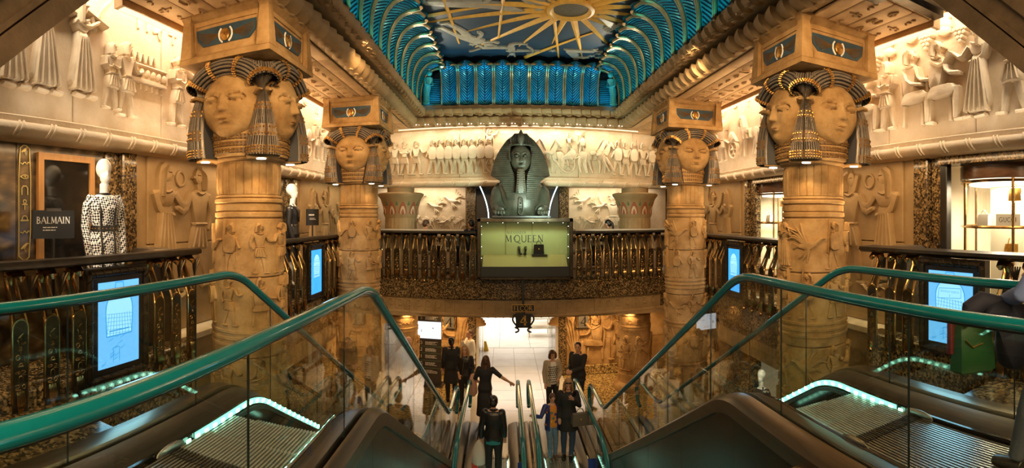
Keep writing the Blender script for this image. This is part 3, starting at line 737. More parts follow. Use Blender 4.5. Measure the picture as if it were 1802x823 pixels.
for i in range(40):
    x = -4.0 + i*.2; p.tube([(x + .03*a, bow(x, 12.86) - .055*math.cos(a), -.97 + .055*math.sin(a)) for a in (-1.4, -.7, 0, .7, 1.4)], .012, 4)
part('binding', p, M['stone_panel'], rm)
b = MB(); b.box((-5.0, 13.05, -1.06), (5.0, 15.6, -.98)); struct('ceiling_lower', b, M['stone_panel'])

# ---- cafe wall behind the back balcony
b = MB(); b.box((-5.0, 15.4, -.02), (5.0, 15.6, 2.7)); wc = struct('wall_back', b, M['stone_panel'])
frc = wall_frame((0, 15.34, 0), (1, 0, 0), (0, -1, 0))
for s in (-1, 1):
    p = MB(); p.bbox((min(s*1.62, s*4.85), 15.34, 0), (max(s*1.62, s*4.85), 15.42, 2.55), .01); part('carved_panel', p, M['stone_pale'], wc)
    p = MB(); p.bbox((min(s*1.30, s*1.6), 15.2, 0), (max(s*1.30, s*1.6), 15.42, 2.55), .02); part('granite_pilaster', p, M['granite'], wc)
    p = MB(); p.box((min(s*.1, s*1.28), 15.3, 0), (max(s*.1, s*1.28), 15.41, 2.5)); part('dark_panel', p, M['sign_grey'], wc)
    for k, (x, z, h, d, po) in enumerate(((2.05, 1.75, .75, 1, 'bird'), (2.6, 1.6, .7, 1, 'bird'), (3.1, 1.9, .6, -1, 'bird'), (2.35, 1.2, .5, -1, 'bird'))):
        rel(frc, po, s*x, z, h, s*d, .08).build('relief_bird', M['stone_relief'], wc)
    for x in (1.95, 2.5, 3.05): rel(frc, 'papyrus', s*x, .9, .75, s, .05, 7).build('relief_papyrus', M['stone_relief'], wc)
    if s > 0: rel(frc, 'walker', 3.05, .85, 1.5, -1, .06, 1).build('relief_hunter', M['stone_relief'], wc)
    # bent light rods beside the sphinx
    p = MB(); p.tube([(s*(.86 + .5*(1 - math.cos(1.1*t))), 14.0, 1.55 + 1.0*t) for t in [i/10 for i in range(11)]], .014, 6)
    o = p.build('light_rod', M['led_white']); tag(o, 'thin curved light rod to the %s of the sphinx' % ('left' if s < 0 else 'right'), 'lamp', 'light rods by the sphinx')
    area('bird_panel_light', (s*3.0, 14.95, 2.48), (s*3.0, 15.5, 1.3), 2.6, .05, 12, WHITE, ax='X')
# ---- frieze over the back balcony
b = MB(); bowbox(b, 13.55, 13.8, 2.6, 4.35, -5.0, 5.0); wf = struct('wall_frieze_back', b, M['stone_panel'])
for i in range(6):
    x0 = -4.95 + i*1.65; p = MB(); bowbox(p, 13.45, 13.6, 2.72, 4.2, x0 + .006, x0 + 1.644, 5); part('frieze_slab', p, M['stone_pale'], wf)
p = MB(); bowbox(p, 13.36, 15.5, 2.58, 2.715, y1flat=15.5, x0=-5.0, x1=5.0); part('ledge_block', p, M['stone_pale'], wf)
tr = MB(); tr.tube([(x / 4, bow(x / 4, 13.34), 2.545) for x in range(-20, 21)], .08, 12); t3 = struct('trim_3', tr, M['stone_pale'], True)
for i in range(24):
    x = -4.6 + i*.4; q = MB()
    for dx in (0, .05): q.tube([(x + dx + .05*a, bow(x, 13.34) - .085*math.cos(a), 2.545 + .085*math.sin(a)) for a in [-.9 + .3*j for j in range(9)]], .013, 5)
    part('ribbon', q, M['stone_relief'], t3)
fb = bowfr(13.45)
def bfz(pose, x, h=.98, d=1, y=2.82, *a): return rel(fb, pose, x, y, h, d, .085, *a).build('relief_figure', M['stone_relief'], wf)
for i, x in enumerate((-3.55, -3.25, -2.9, -4.0, -4.4)): bfz('walker', x, .98, 1, 2.82, (0, 3)[i % 2])
for i in range(8): bfz('soldier', -2.42 + .225*i)
bfz('chariot', -.72, .95); bfz('walker', -.82, .8, 1, 3.25, 1); bfz('horse', -.1, .9); bfz('horse', .85, .98, -1); bfz('horse', .7, .95)
bfz('chariot', 1.35, 1.0); bfz('walker', 1.38, .62, 1, 3.35, 0); bfz('soldier', 1.75, .6, 1, 3.35); bfz('horse', 2.05, 1.02); bfz('horse', 2.22, .98)
for i, x in enumerate((2.8, 3.05, 3.3, 3.6, 3.9, 4.25)): bfz(('soldier', 'walker')[i % 2], x)
for i in range(12):
    x = -3.9 + .7*i
    r = Relief(fb, x, 3.98, .2, 1, .03); r.b_([(-.8, -.4), (.8, -.4), (.8, .5), (-.8, .5)], .5, .93); r.glyph(i); r.build('relief_cartouche', M['stone_relief'], wf)
# ---- landing in front (behind and under the camera), with its ceiling
b = MB()
b.box((-6, -6, -.25), (6, 1.0, 0)); b.box((1.36, 1.0, -.25), (3.95, 2.7, -.02)); b.box((-3.95, 1.0, -.25), (-1.36, 2.7, -.02))
fu = struct('floor_landing', b, M['granite'])
b = MB(); b.box((-8, -6.2, -.2), (8, -6, 4.2)); struct('wall_landing', b, M['stone_panel'])
b = MB(); b.box((-4.3, -6, 4.15), (4.3, 3.7, 4.3)); b.box((-3.3, 3.3, 3.98), (3.3, 3.9, 4.16)); b.box((-4.3, 3.75, 4.1), (4.3, 3.9, 5.75)); b.box((-8, -6, 4.15), (8, .2, 4.3))
struct('ceiling_landing', b, M['bronze'])
b = MB(); b.box((-8, -6, -.2), (-7.9, 5, 4.3)); b.box((7.9, -6, -.2), (8, 5, 4.3)); struct('wall_landing_sides', b, M['stone_panel'])

# slanting bulkheads beside the landing, with stepped bands along their faces
for s, (ya, za, yb, zb) in ((-1, (.60, 1.72, 3.46, 4.10)), (1, (.85, 1.82, 3.42, 4.06))):
    b = MB(); X0, X1 = s*3.42, s*4.0
    def para(x0, x1, o0, o1, mb):
        mb.add([(x, y, z + o) for x in (x0, x1) for y, z, o in ((ya, za, o0), (yb, zb, o0), (yb, zb, o1), (ya, za, o1))], [(0, 1, 2, 3), (7, 6, 5, 4), (0, 4, 5, 1), (1, 5, 6, 2), (2, 6, 7, 3), (3, 7, 4, 0)])
    para(X0, X1, 0, 2.4, b); o = struct('wall_bulkhead_left' if s < 0 else 'wall_bulkhead_right', b, M['bronze_stone'])
    for o0, o1, th in ((.0, .22, .05), (.24, .30, .03), (.50, .62, .04)):
        p = MB(); para(X0 - s*th, X0 + s*.01, o0, o1, p); part('band', p, M['bronze_stone'], o)
    for k in range(5):
        f = .1 + .2*k; y, z = ya + (yb - ya)*f, za + (zb - za)*f
        p = MB()
        for q in range(5): p.tube([(X0 - s*.0, y + .02*q, z + .85 + .02*q), (X0, y + .10 + .02*q, z + 1.05)], .012, 4)
        part('band_mark', p, M['bronze_stone'], o)
# ---------------------------------------------------------------- the four columns with goddess-head capitals
def face_mb(hw=.36, hh=.40, D=.21, nose=.075, nx=44, ny=52):
    # local: x across, y outward, z up (0 = middle of the face)
    mb = MB()
    g = lambda x, s: math.exp(-(x / s) ** 2)
    def fn(u, v):
        a = 2*u - 1; b = 2*v - 1                                  # b: -1 chin, +1 hairline
        wdt = (1 - abs(b) ** 2.6) ** .5 * (1 - .20 * max(0, -b) ** 1.3) * (1 - .08 * max(0, b) ** 2)
        x = a * wdt; z = b
        d = D * (max(0, 1 - abs(a) ** 2.5)) ** .55 * (.55 + .45 * max(0, 1 - abs(b) ** 3)) 
        t = min(1, max(0, (.28 - z) / .46))                        # nose ridge
        if -.24 < z < .34: d += nose * (.25 + .75 * t) * g(x, .055 + .06 * t) * min(1, (z + .24) / .05)
        d += .018 * g(abs(x) - .10, .04) * g(z + .17, .05)
        for sx in (-1, 1):
            ex = x - sx * .42; ez = z - .16 - .02 * ex * sx
            q = (ex / .21) ** 2 + (ez / .095) ** 2
            d += -.042 * math.exp(-((q - 1.35) / .40) ** 2) + (.046 * max(0, 1 - q) ** .5)
            d += .034 * g(q - 1.95, .32) * (1 if ez > 0 else .4)
            bz = z - (.40 - .30 * (abs(ex + sx * .02)) ** 1.6 * 2.2); d += .028 * g(bz, .032) * g(ex, .33)
        d += .042 * g(x, .22) * g(z + .415, .030) * (1 - .35 * g(x, .04)) + .044 * g(x, .17) * g(z + .50, .036)
        d += -.026 * g(x, .26) * g(z + .455 - .25 * x * x, .014)
        d += .03 * g(x, .22) * g(z + .76, .14) - .012 * g(x, .2) * g(z + .62, .05)
        d += .018 * g(abs(x) - .48, .22) * g(z + .15, .22)
        return (x * hw, d, z * hh)
    mb.grid(fn, nx, ny)
    return mb
def column(loc):
    t = thing('hathor_column', 'x', 'column', loc)
    # base and shaft drums (heights above the upper floor; the shaft starts on the lower floor)
    p = MB(); p.lathe([(.62, Z4), (.64, Z4 + .05), (.62, Z4 + .16), (.56, Z4 + .20), (.53, Z4 + .22)], 32); part('plinth', p, M['stone'], t)
    def R(z): return .40 + .05 * min(1, max(0, (2.2 - z) / 1.4)) + .015 * min(1, max(0, (.6 - z) / 3))
    for z0, z1 in ((Z4 + .2, -2.2), (-2.19, -1.05), (-1.04, -.03), (-.02, .92), (.93, 1.62)):
        p = MB(); n = 6; pr = [(R(z0) - .012, z0), (R(z0), z0 + .012)] + [(R(z0 + (z1-z0)*i/n), z0 + (z1-z0)*i/n) for i in range(1, n)] + [(R(z1), z1 - .012), (R(z1) - .012, z1)]
        p.lathe(pr, 40); part('shaft_drum', p, M['stone'], t)
    p = MB(); pr = [(.37, 1.60)]
    for z0, z1, r in ((1.63, 1.70, .425), (1.705, 1.80, .415), (1.805, 1.86, .43), (1.865, 1.905, .415)): pr += [(r - .02, z0), (r, z0 + .012), (r, z1 - .012), (r - .02, z1)]
    p.lathe(pr, 40); part('ring_band', p, M['stone'], t)
    p = MB(); n = 26 * 4                                       # flutes
    def fl(u, v):
        a = 2*PI*u; k = abs(math.sin(13*a)); r = .398 + .012 * min(1, k * 3.5) - (.012 if v in (0, 1) else 0); z = 1.91 + .40*v
        return (r*math.cos(a), r*math.sin(a), z)
    p.grid(fl, n * 2, 5); part('fluted_band', p, M['stone'], t)
    p = MB(); p.lathe([(.38, 2.30), (.44, 2.315), (.46, 2.33), (.46, 2.345), (.40, 2.36)], 40); part('collar', p, M['stone'], t)
    p = MB()
    for z in (.12, .20, .28, -.62, -.70, -1.5): p.lathe([(R(z) - .01, z - .028), (R(z) + .018, z - .015), (R(z) + .018, z + .015), (R(z) - .01, z + .028)], 40, caps=False)
    part('ring_band', p, M['stone'], t)
    rnd = random.Random(11)
    rows = ((.95, .60), (.33, .58), (-.58, .55), (-1.45, .72), (-2.35, .72))
    for z, h in rows:
        for k in range(8):
            fr = cyl_frame(R(z + h/2) - .003, 2*PI*k/8 + rnd.uniform(-.1, .1), -1)
            po = ('walker', 'woman', 'seated', 'soldier', 'walker', 'bird')[rnd.randrange(6)]
            r = rel(fr, po, 0, z + .02, h, rnd.choice((-1, 1)), .034)
            r.build('relief_figure', M['stone'], t)
        fr = cyl_frame(R(z + h) - .003); r = Relief(fr, 0, z + h, 1, 1, .008)
        for k in range(9): r.ring((.3*k, -.08), .05, .012, 1, 12, .07)
        r.build('relief_crook', M['stone'], t)
    # capital core, neck with beaded collar
    p = MB(); p.lathe([(.40, 2.34), (.50, 2.36), (.50, 2.62), (.47, 2.9), (.47, 3.45)], 32); part('neck', p, M['stone'], t)
    p = MB()
    for z in (2.42, 2.50, 2.58):
        p.lathe([(.50, z - .03), (.508, z - .025), (.508, z + .025), (.50, z + .03)], 32, caps=False)
    part('collar_band', p, M['bandbase'], t)
    p = MB()
    for z in (2.405, 2.435, 2.485, 2.515, 2.565, 2.595):
        for k in range(72): p.sph((.512*math.cos(2*PI*k/72), .512*math.sin(2*PI*k/72), z), .011, 5, 4)
    o = part('collar_bead', p, M['bead'], t); o['kind'] = 'stuff'
    base = None
    for k in range(4):
        # face
        if k == 0:
            fm = face_mb(.40, .395, .25, .085); fm.v = [(x, -y - .37, z + 2.95) for x, y, z in fm.v]; fo = fm.build('face', M['stone'], t, angle=2)
            # ears
            em = MB()
            for sx in (-1, 1): em.tube([(sx*.38, -.46, 3.06), (sx*.44, -.52, 3.08), (sx*.49, -.56, 3.07)], [(.05, .03), (.05, .025), (.012, .01)], 8)
            eo = em.build('ear', M['stone'], t)
            # hair arch over the face with ribs, and its gold bands
            def arc(q):  # q 0..1
                a = PI * (.84 - .68 * q); return (.50 * math.cos(a), 3.02 + .375 * math.sin(a))
            def band(q0, q1, rr, ribs, nu, nv):
                mb = MB()
                def fn(u, v):
                    q = q0 + (q1 - q0) * v; cx, cz = arc(q); a = PI * (.84 - .68 * q)
                    th = PI * (u * 1.16 - .08); rad = rr + (.016 * abs(math.sin(ribs * th)) if ribs else 0)
                    o_ = rad * math.cos(th); y = -.49 - 1.3 * rad * math.sin(th)
                    return (cx + o_ * math.cos(a), y + .02, cz + o_ * math.sin(a))
                mb.grid(fn, nu, nv)
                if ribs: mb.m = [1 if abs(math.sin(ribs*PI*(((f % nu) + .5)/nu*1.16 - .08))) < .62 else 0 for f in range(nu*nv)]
                return mb
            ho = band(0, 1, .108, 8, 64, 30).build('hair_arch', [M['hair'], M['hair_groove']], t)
            gs = []
            for c in (.04, .33, .67, .96):
                gb = band(c - .028, c + .028, .130, 0, 20, 4).build('gold_band', M['bandbase'], ho)
                be = MB()
                for r_ in (-.6, 0, .6):
                    for j in range(15):
                        q = c + .028 * r_; cx, cz = arc(q); a = PI * (.84 - .68*q); th = PI * (j + .5) / 15; rad = .132
                        be.sph((cx + rad*math.cos(th)*math.cos(a), -.475 - 1.3*rad*math.sin(th), cz + rad*math.cos(th)*math.sin(a)), .012, 5, 4)
                bo = be.build('bead', M['bead'], ho); bo['kind'] = 'stuff'; gs += [gb, bo]
            items = [fo, eo]
        else:
            rot = Matrix.Rotation(PI/2*k, 4, 'Z')
            for it in items:
                c = it.copy(); C.objects.link(c); c.matrix_parent_inverse = Matrix(); c.matrix_basis = rot
            h2 = ho.copy(); C.objects.link(h2); h2.matrix_parent_inverse = Matrix(); h2.matrix_basis = rot
            for g in gs: c = g.copy(); C.objects.link(c); c.parent = h2; c.matrix_parent_inverse = Matrix()
        if k == 0:
            for it in items + [ho]: it.matrix_parent_inverse = Matrix()
            for g in gs: g.matrix_parent_inverse = Matrix()
    # the corner lappets
    def ang(z): q = (3.14 - z) / .80; return .030 + (.31 * max(0, min(1, q)) ** .72 if z < 3.14 else .30 * min(1, (z - 3.14) / .17) ** .8)
    def rho(z): q = (3.12 - z) / .78; return .635 + .125 * math.sin(PI * min(1, max(0, q)) ** .8 * .60) + .07 * math.exp(-((z - 3.32) / .1) ** 2)
    def lap(z0, z1, ribs, off, nu, nv):
        mb = MB()
        def fn(u, v):
            z = z0 + (z1 - z0) * v; A = ang(z); a = (2*u - 1); th = -PI/4 + a * A
            e = abs(a); r = rho(z) + off - .05 * e ** 4 * 3 - .035 * math.exp(-(a / .06) ** 2)
            if ribs: r += .018 * abs(math.sin(ribs * PI * a))
            if e > .985: r = .44
            return (r * math.cos(th), r * math.sin(th), z)
        mb.grid(fn, nu, nv)
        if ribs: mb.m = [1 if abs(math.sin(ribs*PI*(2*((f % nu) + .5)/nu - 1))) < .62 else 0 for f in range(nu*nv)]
        return mb
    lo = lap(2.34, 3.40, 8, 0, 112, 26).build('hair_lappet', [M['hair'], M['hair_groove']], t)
    sub = []
    for zc, hw in ((2.40, .05), (2.58, .035), (2.65, .035), (2.87, .022), (2.92, .022)):
        sub.append(lap(zc - hw, zc + hw, 0, .014, 40, 3).build('gold_band', M['bandbase'], lo))
        be = MB(); A = ang(zc); nrow = 3 if hw > .045 else 1
        for rr in range(nrow):
            zz = zc + (rr - (nrow - 1)/2) * .032; nb = max(6, int(2*A*.7/.03))
            for j in range(nb):
                a = -.93 + 1.86*j/(nb - 1); th = -PI/4 + a*A; r = rho(zz) + .02 - .15*abs(a)**4
                if abs(a) < .06: continue
                be.sph((r*math.cos(th), r*math.sin(th), zz), .0125, 5, 4)
        bo = be.build('bead', M['bead'], lo); bo['kind'] = 'stuff'; sub.append(bo)
    cp = MB(); cp.prism([(.40*math.cos(-PI/4 + a*.31), .40*math.sin(-PI/4 + a*.31)) for a in (-1, 1)] + [(.66*math.cos(-PI/4 + a*.31), .66*math.sin(-PI/4 + a*.31)) for a in (1, .5, 0, -.5, -1)], lambda u, v, h: (u, v, h), 2.32, 2.345)
    sub.append(cp.build('end_cap', M['stone'], lo))
    dl = MB(); dl.lathe([(.055, 2.308), (.055, 2.322)], 16, (.555*math.cos(-PI/4), .555*math.sin(-PI/4), 0)); sub.append(dl.build('downlight', M['lamp'], lo))
    lo.matrix_parent_inverse = Matrix()
    for g in sub: g.matrix_parent_inverse = Matrix()
    for k in (1, 2, 3):
        l2 = lo.copy(); C.objects.link(l2); l2.matrix_parent_inverse = Matrix(); l2.matrix_basis = Matrix.Rotation(PI/2*k, 4, 'Z')
        for g in sub: c = g.copy(); C.objects.link(c); c.parent = l2; c.matrix_parent_inverse = Matrix()
    # abacus with winged sun panels
    p = MB()
    def sq(h, z): return [(-h, -h, z), (h, -h, z), (h, h, z), (-h, h, z)]
    p.rings([sq(.50, 3.46), sq(.62, 3.48), sq(.62, 3.54), sq(.575, 3.58), sq(.53, 3.58), sq(.53, 4.0), sq(.60, 4.05), sq(.60, 4.098)], True)
    part('abacus', p, M['stone'], t, angle=.3)
    p = MB()
    for sx in (-1, 1):
        for sy in (-1, 1):
            c = (sx*.53, sy*.53)
            p.rings([[(c[0] + dx*h, c[1] + dy*h, z) for dx, dy in ((-1,-1),(1,-1),(1,1),(-1,1))] for h, z in ((.085, 3.55), (.055, 4.0), (.075, 4.06))], True)
    part('corner_post', p, M['stone'], t, angle=.3)
    first = None
    for k in range(4):
        rot = Matrix.Rotation(PI/2*k, 4, 'Z')
        if k == 0:
            fr = wall_frame((0, -.53, 0), (1, 0, 0), (0, -1, 0))
            p = MB()
            for a, b2 in (((-.45, 3.58), (.45, 3.62)), ((-.45, 3.93), (.45, 3.98)), ((-.45, 3.60), (-.42, 3.93)), ((.42, 3.60), (.45, 3.93))): p.prism([(a[0], a[1]), (b2[0], a[1]), (b2[0], b2[1]), (a[0], b2[1])], fr, 0, .02)
            f0 = p.build('panel_frame', M['stone'], t)
            wp = MB(); wp.prism([(-.42, 3.89), (-.40, 3.76), (-.32, 3.68), (.32, 3.68), (.40, 3.76), (.42, 3.89)], fr, 0, .012); wpo = wp.build('winged_sun_panel', M['lapis'], t)
            fe = Relief(fr, 0, 0, 1, 1, .022)
            for sx in (-1, 1):
                for j in range(11):
                    a = .10 - .10*j; fe.s_([(sx*.075, 3.79), (sx*(.075 + .31*math.cos(a)), 3.835 + .17*math.sin(a))], [.003, .005])
            feo = fe.build('feather', M['feather_rim'], wpo)
            di = Relief(fr, 0, 0, 1, 1, .035); di.e_((0, 3.77), .062, .075, 1.2, 18); dio = di.build('sun_disc', M['bead'], wpo)
            ur = Relief(fr, 0, 0, 1, 1, .03)
            for sx in (-1, 1): ur.s_([(sx*.045, 3.69), (sx*.088, 3.74), (sx*.088, 3.81), (sx*.06, 3.85)], .012)
            uro = ur.build('cobra', M['white'], wpo)
            for q in (f0, wpo, feo, dio, uro): q.matrix_parent_inverse = Matrix()
        else:
            c = f0.copy(); C.objects.link(c); c.matrix_basis = rot
            c = wpo.copy(); C.objects.link(c); c.matrix_basis = rot
            for q in (feo, dio, uro): d = q.copy(); C.objects.link(d); d.parent = c
    return t
col0 = column((0, 0, 0))
kd = KIDS(col0)
spots_ = [(-3.5, 5.35, 'large stone column with goddess heads on the left, nearest the checked dress mannequin'),
          (3.5, 5.35, 'large stone column with goddess heads on the right, in front of the bright shop'),
          (-3.5, 10.06, 'smaller-looking goddess head column on the left, beside the back balcony'),
          (3.5, 10.06, 'smaller-looking goddess head column on the right, beside the back balcony')]
for i, (x, y, lb) in enumerate(spots_):
    c = col0 if i == 0 else copy_tree(col0, None, kd)
    c.location = (x, y, 0); tag(c, lb, 'column', 'goddess head columns')
for i, (x, y, lb) in enumerate(spots_):
    for k in range(4):
        a = -PI/4 + PI/2*k; q = .56
        spot('lappet_downlight', (x + q*math.cos(a), y + q*math.sin(a), 2.30), (x + .62*math.cos(a), y + .62*math.sin(a), 0), 7, GOLD, 100, .8, .05)
# painted lotus columns of the cafe and the carved pillars under the balcony
def lotus():
    t = thing('lotus_column', 'x', 'column', (0, 0, 0))
    p = MB(); n = 96
    def fn(u, v):
        a = 2*PI*u; z = .0 + 1.62*v; r = .47 - .02*v + .012*abs(math.sin(12*a)); return (r*math.cos(a), r*math.sin(a), z)
    p.grid(fn, n, 4); part('shaft', p, M['stone_panel'], t)
    p = MB(); p.lathe([(.46, 1.60), (.49, 1.66), (.50, 1.80), (.53, 1.98), (.60, 2.15), (.67, 2.24), (.68, 2.29), (.62, 2.32), (.40, 2.34), (.40, 2.47), (.2, 2.48)], 40); part('bell_capital', p, M['stone_panel'], t)
    def rr(z): return .50 + .03*max(0, (z - 1.8) / .18) + .03 * max(0, (z - 1.98) / .17) if z < 1.98 else .53 + .07*(z - 1.98)/.17
    fr = lambda a, b, h: Vector(((rr(b) + h) * math.cos(a), (rr(b) + h) * math.sin(a), b))
    for k in range(10):
        a = 2*PI*k/10
        for j, (w_, hh, m) in enumerate(((.26, .40, 'lotus_red'), (.17, .28, 'stone_pale'), (.09, .17, 'lotus_red'))):
            r = Relief(fr, 0, 0, 1, 1, .006 + .006*j); r.b_([(a - w_, 1.70), (a + w_, 1.70), (a + w_*.8, 1.70 + hh*.5), (a, 1.70 + hh), (a - w_*.8, 1.70 + hh*.5)], 1, .9); r.build('painted_petal', M[m], t)
        r = Relief(fr, 0, 0, 1, 1, .010); a += PI/10; r.b_([(a - .08, 1.95), (a + .08, 1.95), (a, 2.10)], 1, .8); r.build('painted_leaf', M['lotus_green'], t)
    return t
lt = lotus(); lt.location = (-3.42, 14.0, 0); tag(lt, 'short bell-capital column with painted red petals, left of the sphinx', 'column', 'painted lotus columns')
c = copy_tree(lt); c.location = (3.42, 14.0, 0); c['label'] = 'short bell-capital column with painted red petals, right of the sphinx'
def pillar():
    t = thing('carved_pillar', 'x', 'column', (0, 0, 0))
    p = MB(); p.lathe([(.62, Z4), (.64, Z4 + .06), (.60, Z4 + .16), (.54, Z4 + .22)], 32); part('base', p, M['stone'], t)
    for z0, z1 in ((Z4 + .2, -2.25), (-2.24, -1.06)):
        p = MB(); p.lathe([(.46, z0), (.475, z0 + .01), (.475, z1 - .01), (.46, z1)], 36); part('shaft_drum', p, M['stone'], t)
    p = MB()
    for z in (-1.2, -1.55, -1.62, -2.95): p.lathe([(.46, z - .035), (.495, z - .02), (.495, z + .02), (.46, z + .035)], 36, caps=False)
    part('ring_band', p, M['stone'], t)
    rnd = random.Random(2)
    for k in range(8): rel(cyl_frame(.473, 2*PI*k/8, -1), ('seated', 'walker', 'woman', 'bird')[k % 4], 0, -2.8, 1.0, (-1, 1)[k % 2], .045).build('relief_figure', M['stone'], t)
    for k in range(12): rel(cyl_frame(.473, 2*PI*k/12, -1), 'glyph', 0, -1.5, .22, 1, .02, k).build('relief_sign', M['stone'], t)
    return t
pt = pillar(); pt.location = (-3.4, 14.0, 0); tag(pt, 'carved stone pillar under the back balcony, behind the floor directory', 'column', 'carved lower pillars')
c = copy_tree(pt); c.location = (3.4, 14.0, 0); c['label'] = 'carved stone pillar under the back balcony, right of the open doorway'
for s in (-1, 1):
    spot('pillar_downlight', (s*3.1, 13.5, -1.09), (s*3.4, 14.0, -3), 12, GOLD, 130, .9); spot('pillar_downlight', (s*2.2, 14.6, -1.09), (s*2.3, 15.5, -2.6), 58, GOLD, 130, .9); spot('pillar_downlight', (s*3.9, 14.6, -1.09), (s*3.9, 15.4, -2.6), 34, GOLD, 130, .9)
    spot('lower_wall_light', (s*3.9, 11.8, -1.2), (s*4.62, 11.8, -2.6), 24, GOLD, 130, .8)
# ---------------------------------------------------------------- soffits with hieroglyph lanes
for s in (-1, 1):
    b = MB(); b.box((min(s*3.05, s*4.32), 3.9, 4.10), (max(s*3.05, s*4.32), 13.5, 4.3)); b.box((min(s*4.28, s*4.42), 3.9, 4.02), (max(s*4.28, s*4.42), 13.4, 4.16))
    so = struct('ceiling_soffit_left' if s < 0 else 'ceiling_soffit_right', b, M['soffit'])
    for i, (x0, x1) in enumerate(((3.07, 3.28), (3.29, 3.60), (3.61, 3.92), (3.93, 4.24))):
        for y0, y1 in ((3.92, 7.1), (7.11, 10.3), (10.31, 13.4)):
            p = MB(); p.bbox((min(s*x0, s*x1), y0, 4.075), (max(s*x0, s*x1), y1, 4.11), .01); part('soffit_plank', p, M['soffit'], so)
    fr = lambda a, b_, h, s=s: Vector((s*b_, a, 4.075 - h))
    for j, xc in enumerate((3.445, 3.765, 4.085)):
        for i in range(30):
            y = 4.1 + .31*i
            rel(fr, 'glyph', y, xc - .10,   .20, 1, .03, i*3 + j*5 + (i*i) % 7).build('hieroglyph', M['soffit'], so)
    # cove light lens along the outer edge, and the dark wall strip above the frieze
    p = MB(); p.box((min(s*4.30, s*4.40), 3.95, 4.012), (max(s*4.30, s*4.40), 13.3, 4.02)); part('cove_lens', p, M['cove_lens'], so)
    b = MB(); b.box((min(s*4.3, s*5.1), -6, 4.74), (max(s*4.3, s*5.1), 14, 4.85)); b.box((min(s*4.28, s*4.34), 3.9, 4.2), (max(s*4.28, s*4.34), 13.5, 4.8)); struct('ceiling_cove_left' if s < 0 else 'ceiling_cove_right', b, M['soffit'])
b = MB(); bowbox(b, 13.26, 13.7, 4.06, 4.45, -4.4, 4.4); bc = struct('ceiling_soffit_back', b, M['soffit'])
p = MB(); bowbox(p, 13.22, 13.27, 4.075, 4.10, -3.4, 3.4); part('cove_lens', p, M['cove_lens'], bc)
# pin lights above the back frieze
pin = MB()
for i in range(72):
    x = -2.95 + 5.9*i/71; pin.box((x - .012, 13.0, 4.105), (x + .012, 13.02, 4.125))
o = pin.build('pin_light_row', M['star_light']); tag(o, 'row of tiny white pin lights under the back cornice', 'light', kind='stuff')

# ---------------------------------------------------------------- two courses of leaf mouldings round the opening
def lobe(r, L, curl):
    mb = MB()
    def fn(u, v):
        a = math.radians(-35 + 230*u); k = min(1, v/.8); e = 1 - .10*abs(2*u - 1)
        rr = r * (.74 + .46*k**.7 if v < .9 else .74); y = L*(v*1.08) - .06*L*math.cos(2*PI*u)
        return (rr*math.cos(a)*-1, y, -rr*math.sin(a)*e)
    mb.grid(fn, 12, 10)
    # nail-like tip facing down
    mb.sph((r*.15, L*.72, -r*1.17), (r*.26, L*.22, r*.10), 8, 5)
    mb.ring = None
    if curl:
        for sg in (0, 1):
            pts = [(r*(.55 + .34*math.cos(t)*(1 - t/14)), L*(.55 + .40*math.sin(t)*(1 - t/14)), -r*(1.02)) for t in [i*.6 for i in range(12)]]
            if sg == 0: mb.tube(pts, r*.07, 5)
    return mb
corn = thing('leaf_cornice', 'carved stone cornice of two rows of leaf lobes round the ceiling opening', 'cornice', (0, 8.4, 4.2))
protos = {}
def course(xc, zc, r, L, curl, yb):
    me = lobe(r, L, curl).build('leaf_lobe', M['stone_panel'], corn, angle=1.2)
    me.matrix_parent_inverse = Matrix(); first = True
    base = Vector((0, 8.4, 4.2))
    def put(loc, rz):
        nonlocal first
        o = me if first else me.copy()
        if not first: C.objects.link(o)
        first = False; o.location = Vector(loc) - base; o.rotation_euler = (0, 0, rz)
    y = 3.95
    while y < yb - r: put((-xc, y, zc), 0); y += L
    y = 3.95
    while y < yb - r:
        put((xc, y + L*1.2, zc), PI); y += L
    x = -xc + r*.6
    while x < xc - r*.6: put((x, yb, zc), -PI/2); x += L
course(2.92, 4.24, .155, .29, False, 13.08)
course(2.60, 4.42, .115, .26, True, 12.80)
p = MB()
for s in (-1, 1):
    p.box((min(s*2.95, s*3.08), 3.9, 4.10), (max(s*2.95, s*3.08), 13.1, 4.6)); p.box((min(s*2.62, s*2.95), 3.9, 4.34), (max(s*2.62, s*2.95), 13.1, 4.6))
p.box((-2.95, 13.08, 4.13), (2.95, 13.35, 4.6)); p.box((-2.95, 12.80, 4.36), (2.95, 13.1, 4.6)); part('backing', p, M['stone_panel'], corn)

# ---------------------------------------------------------------- blue feather cove
PRO = [(0, 0), (.0, .22), (.02, .42), (.06, .58), (.13, .72), (.23, .83), (.38, .90), (.54, .905), (.62, .87)]
def prof(t):
    t = max(0, min(1, t)) * (len(PRO) - 1); i = min(int(t), len(PRO) - 2); f = t - i
    return (PRO[i][0]*(1-f) + PRO[i+1][0]*f, PRO[i][1]*(1-f) + PRO[i+1][1]*f)
W_ = .44
def fsurf(a, t, h=0):
    # a -1..1 across, t 0..1 along the flare; tip rounded off
    hw = W_/2 * (1 if t < .78 else max(.05, 1 - ((t - .78)/.235) ** 2) ** .5)
    o, z = prof(t); o2, z2 = prof(min(1, t + .02)); o1, z1 = prof(max(0, t - .02))
    tx, tz = o2 - o1, z2 - z1; l = math.hypot(tx, tz) or 1; nx, nz = tz/l, -tx/l
    dish = -.085*(1 - a*a)
    return (a*hw*.90, -(o + nx*(h + dish)), z + nz*(h + dish))
fcv = thing('feather_cove', 'blue lit cove of big curved feathers under the painted ceiling', 'cove', (0, 8.4, 4.5))
mb = MB(); mb.grid(lambda u, v: fsurf(2*u - 1, v), 10, 16)
f0 = mb.build('feather', M['feather'], fcv, angle=2)
mb = MB()
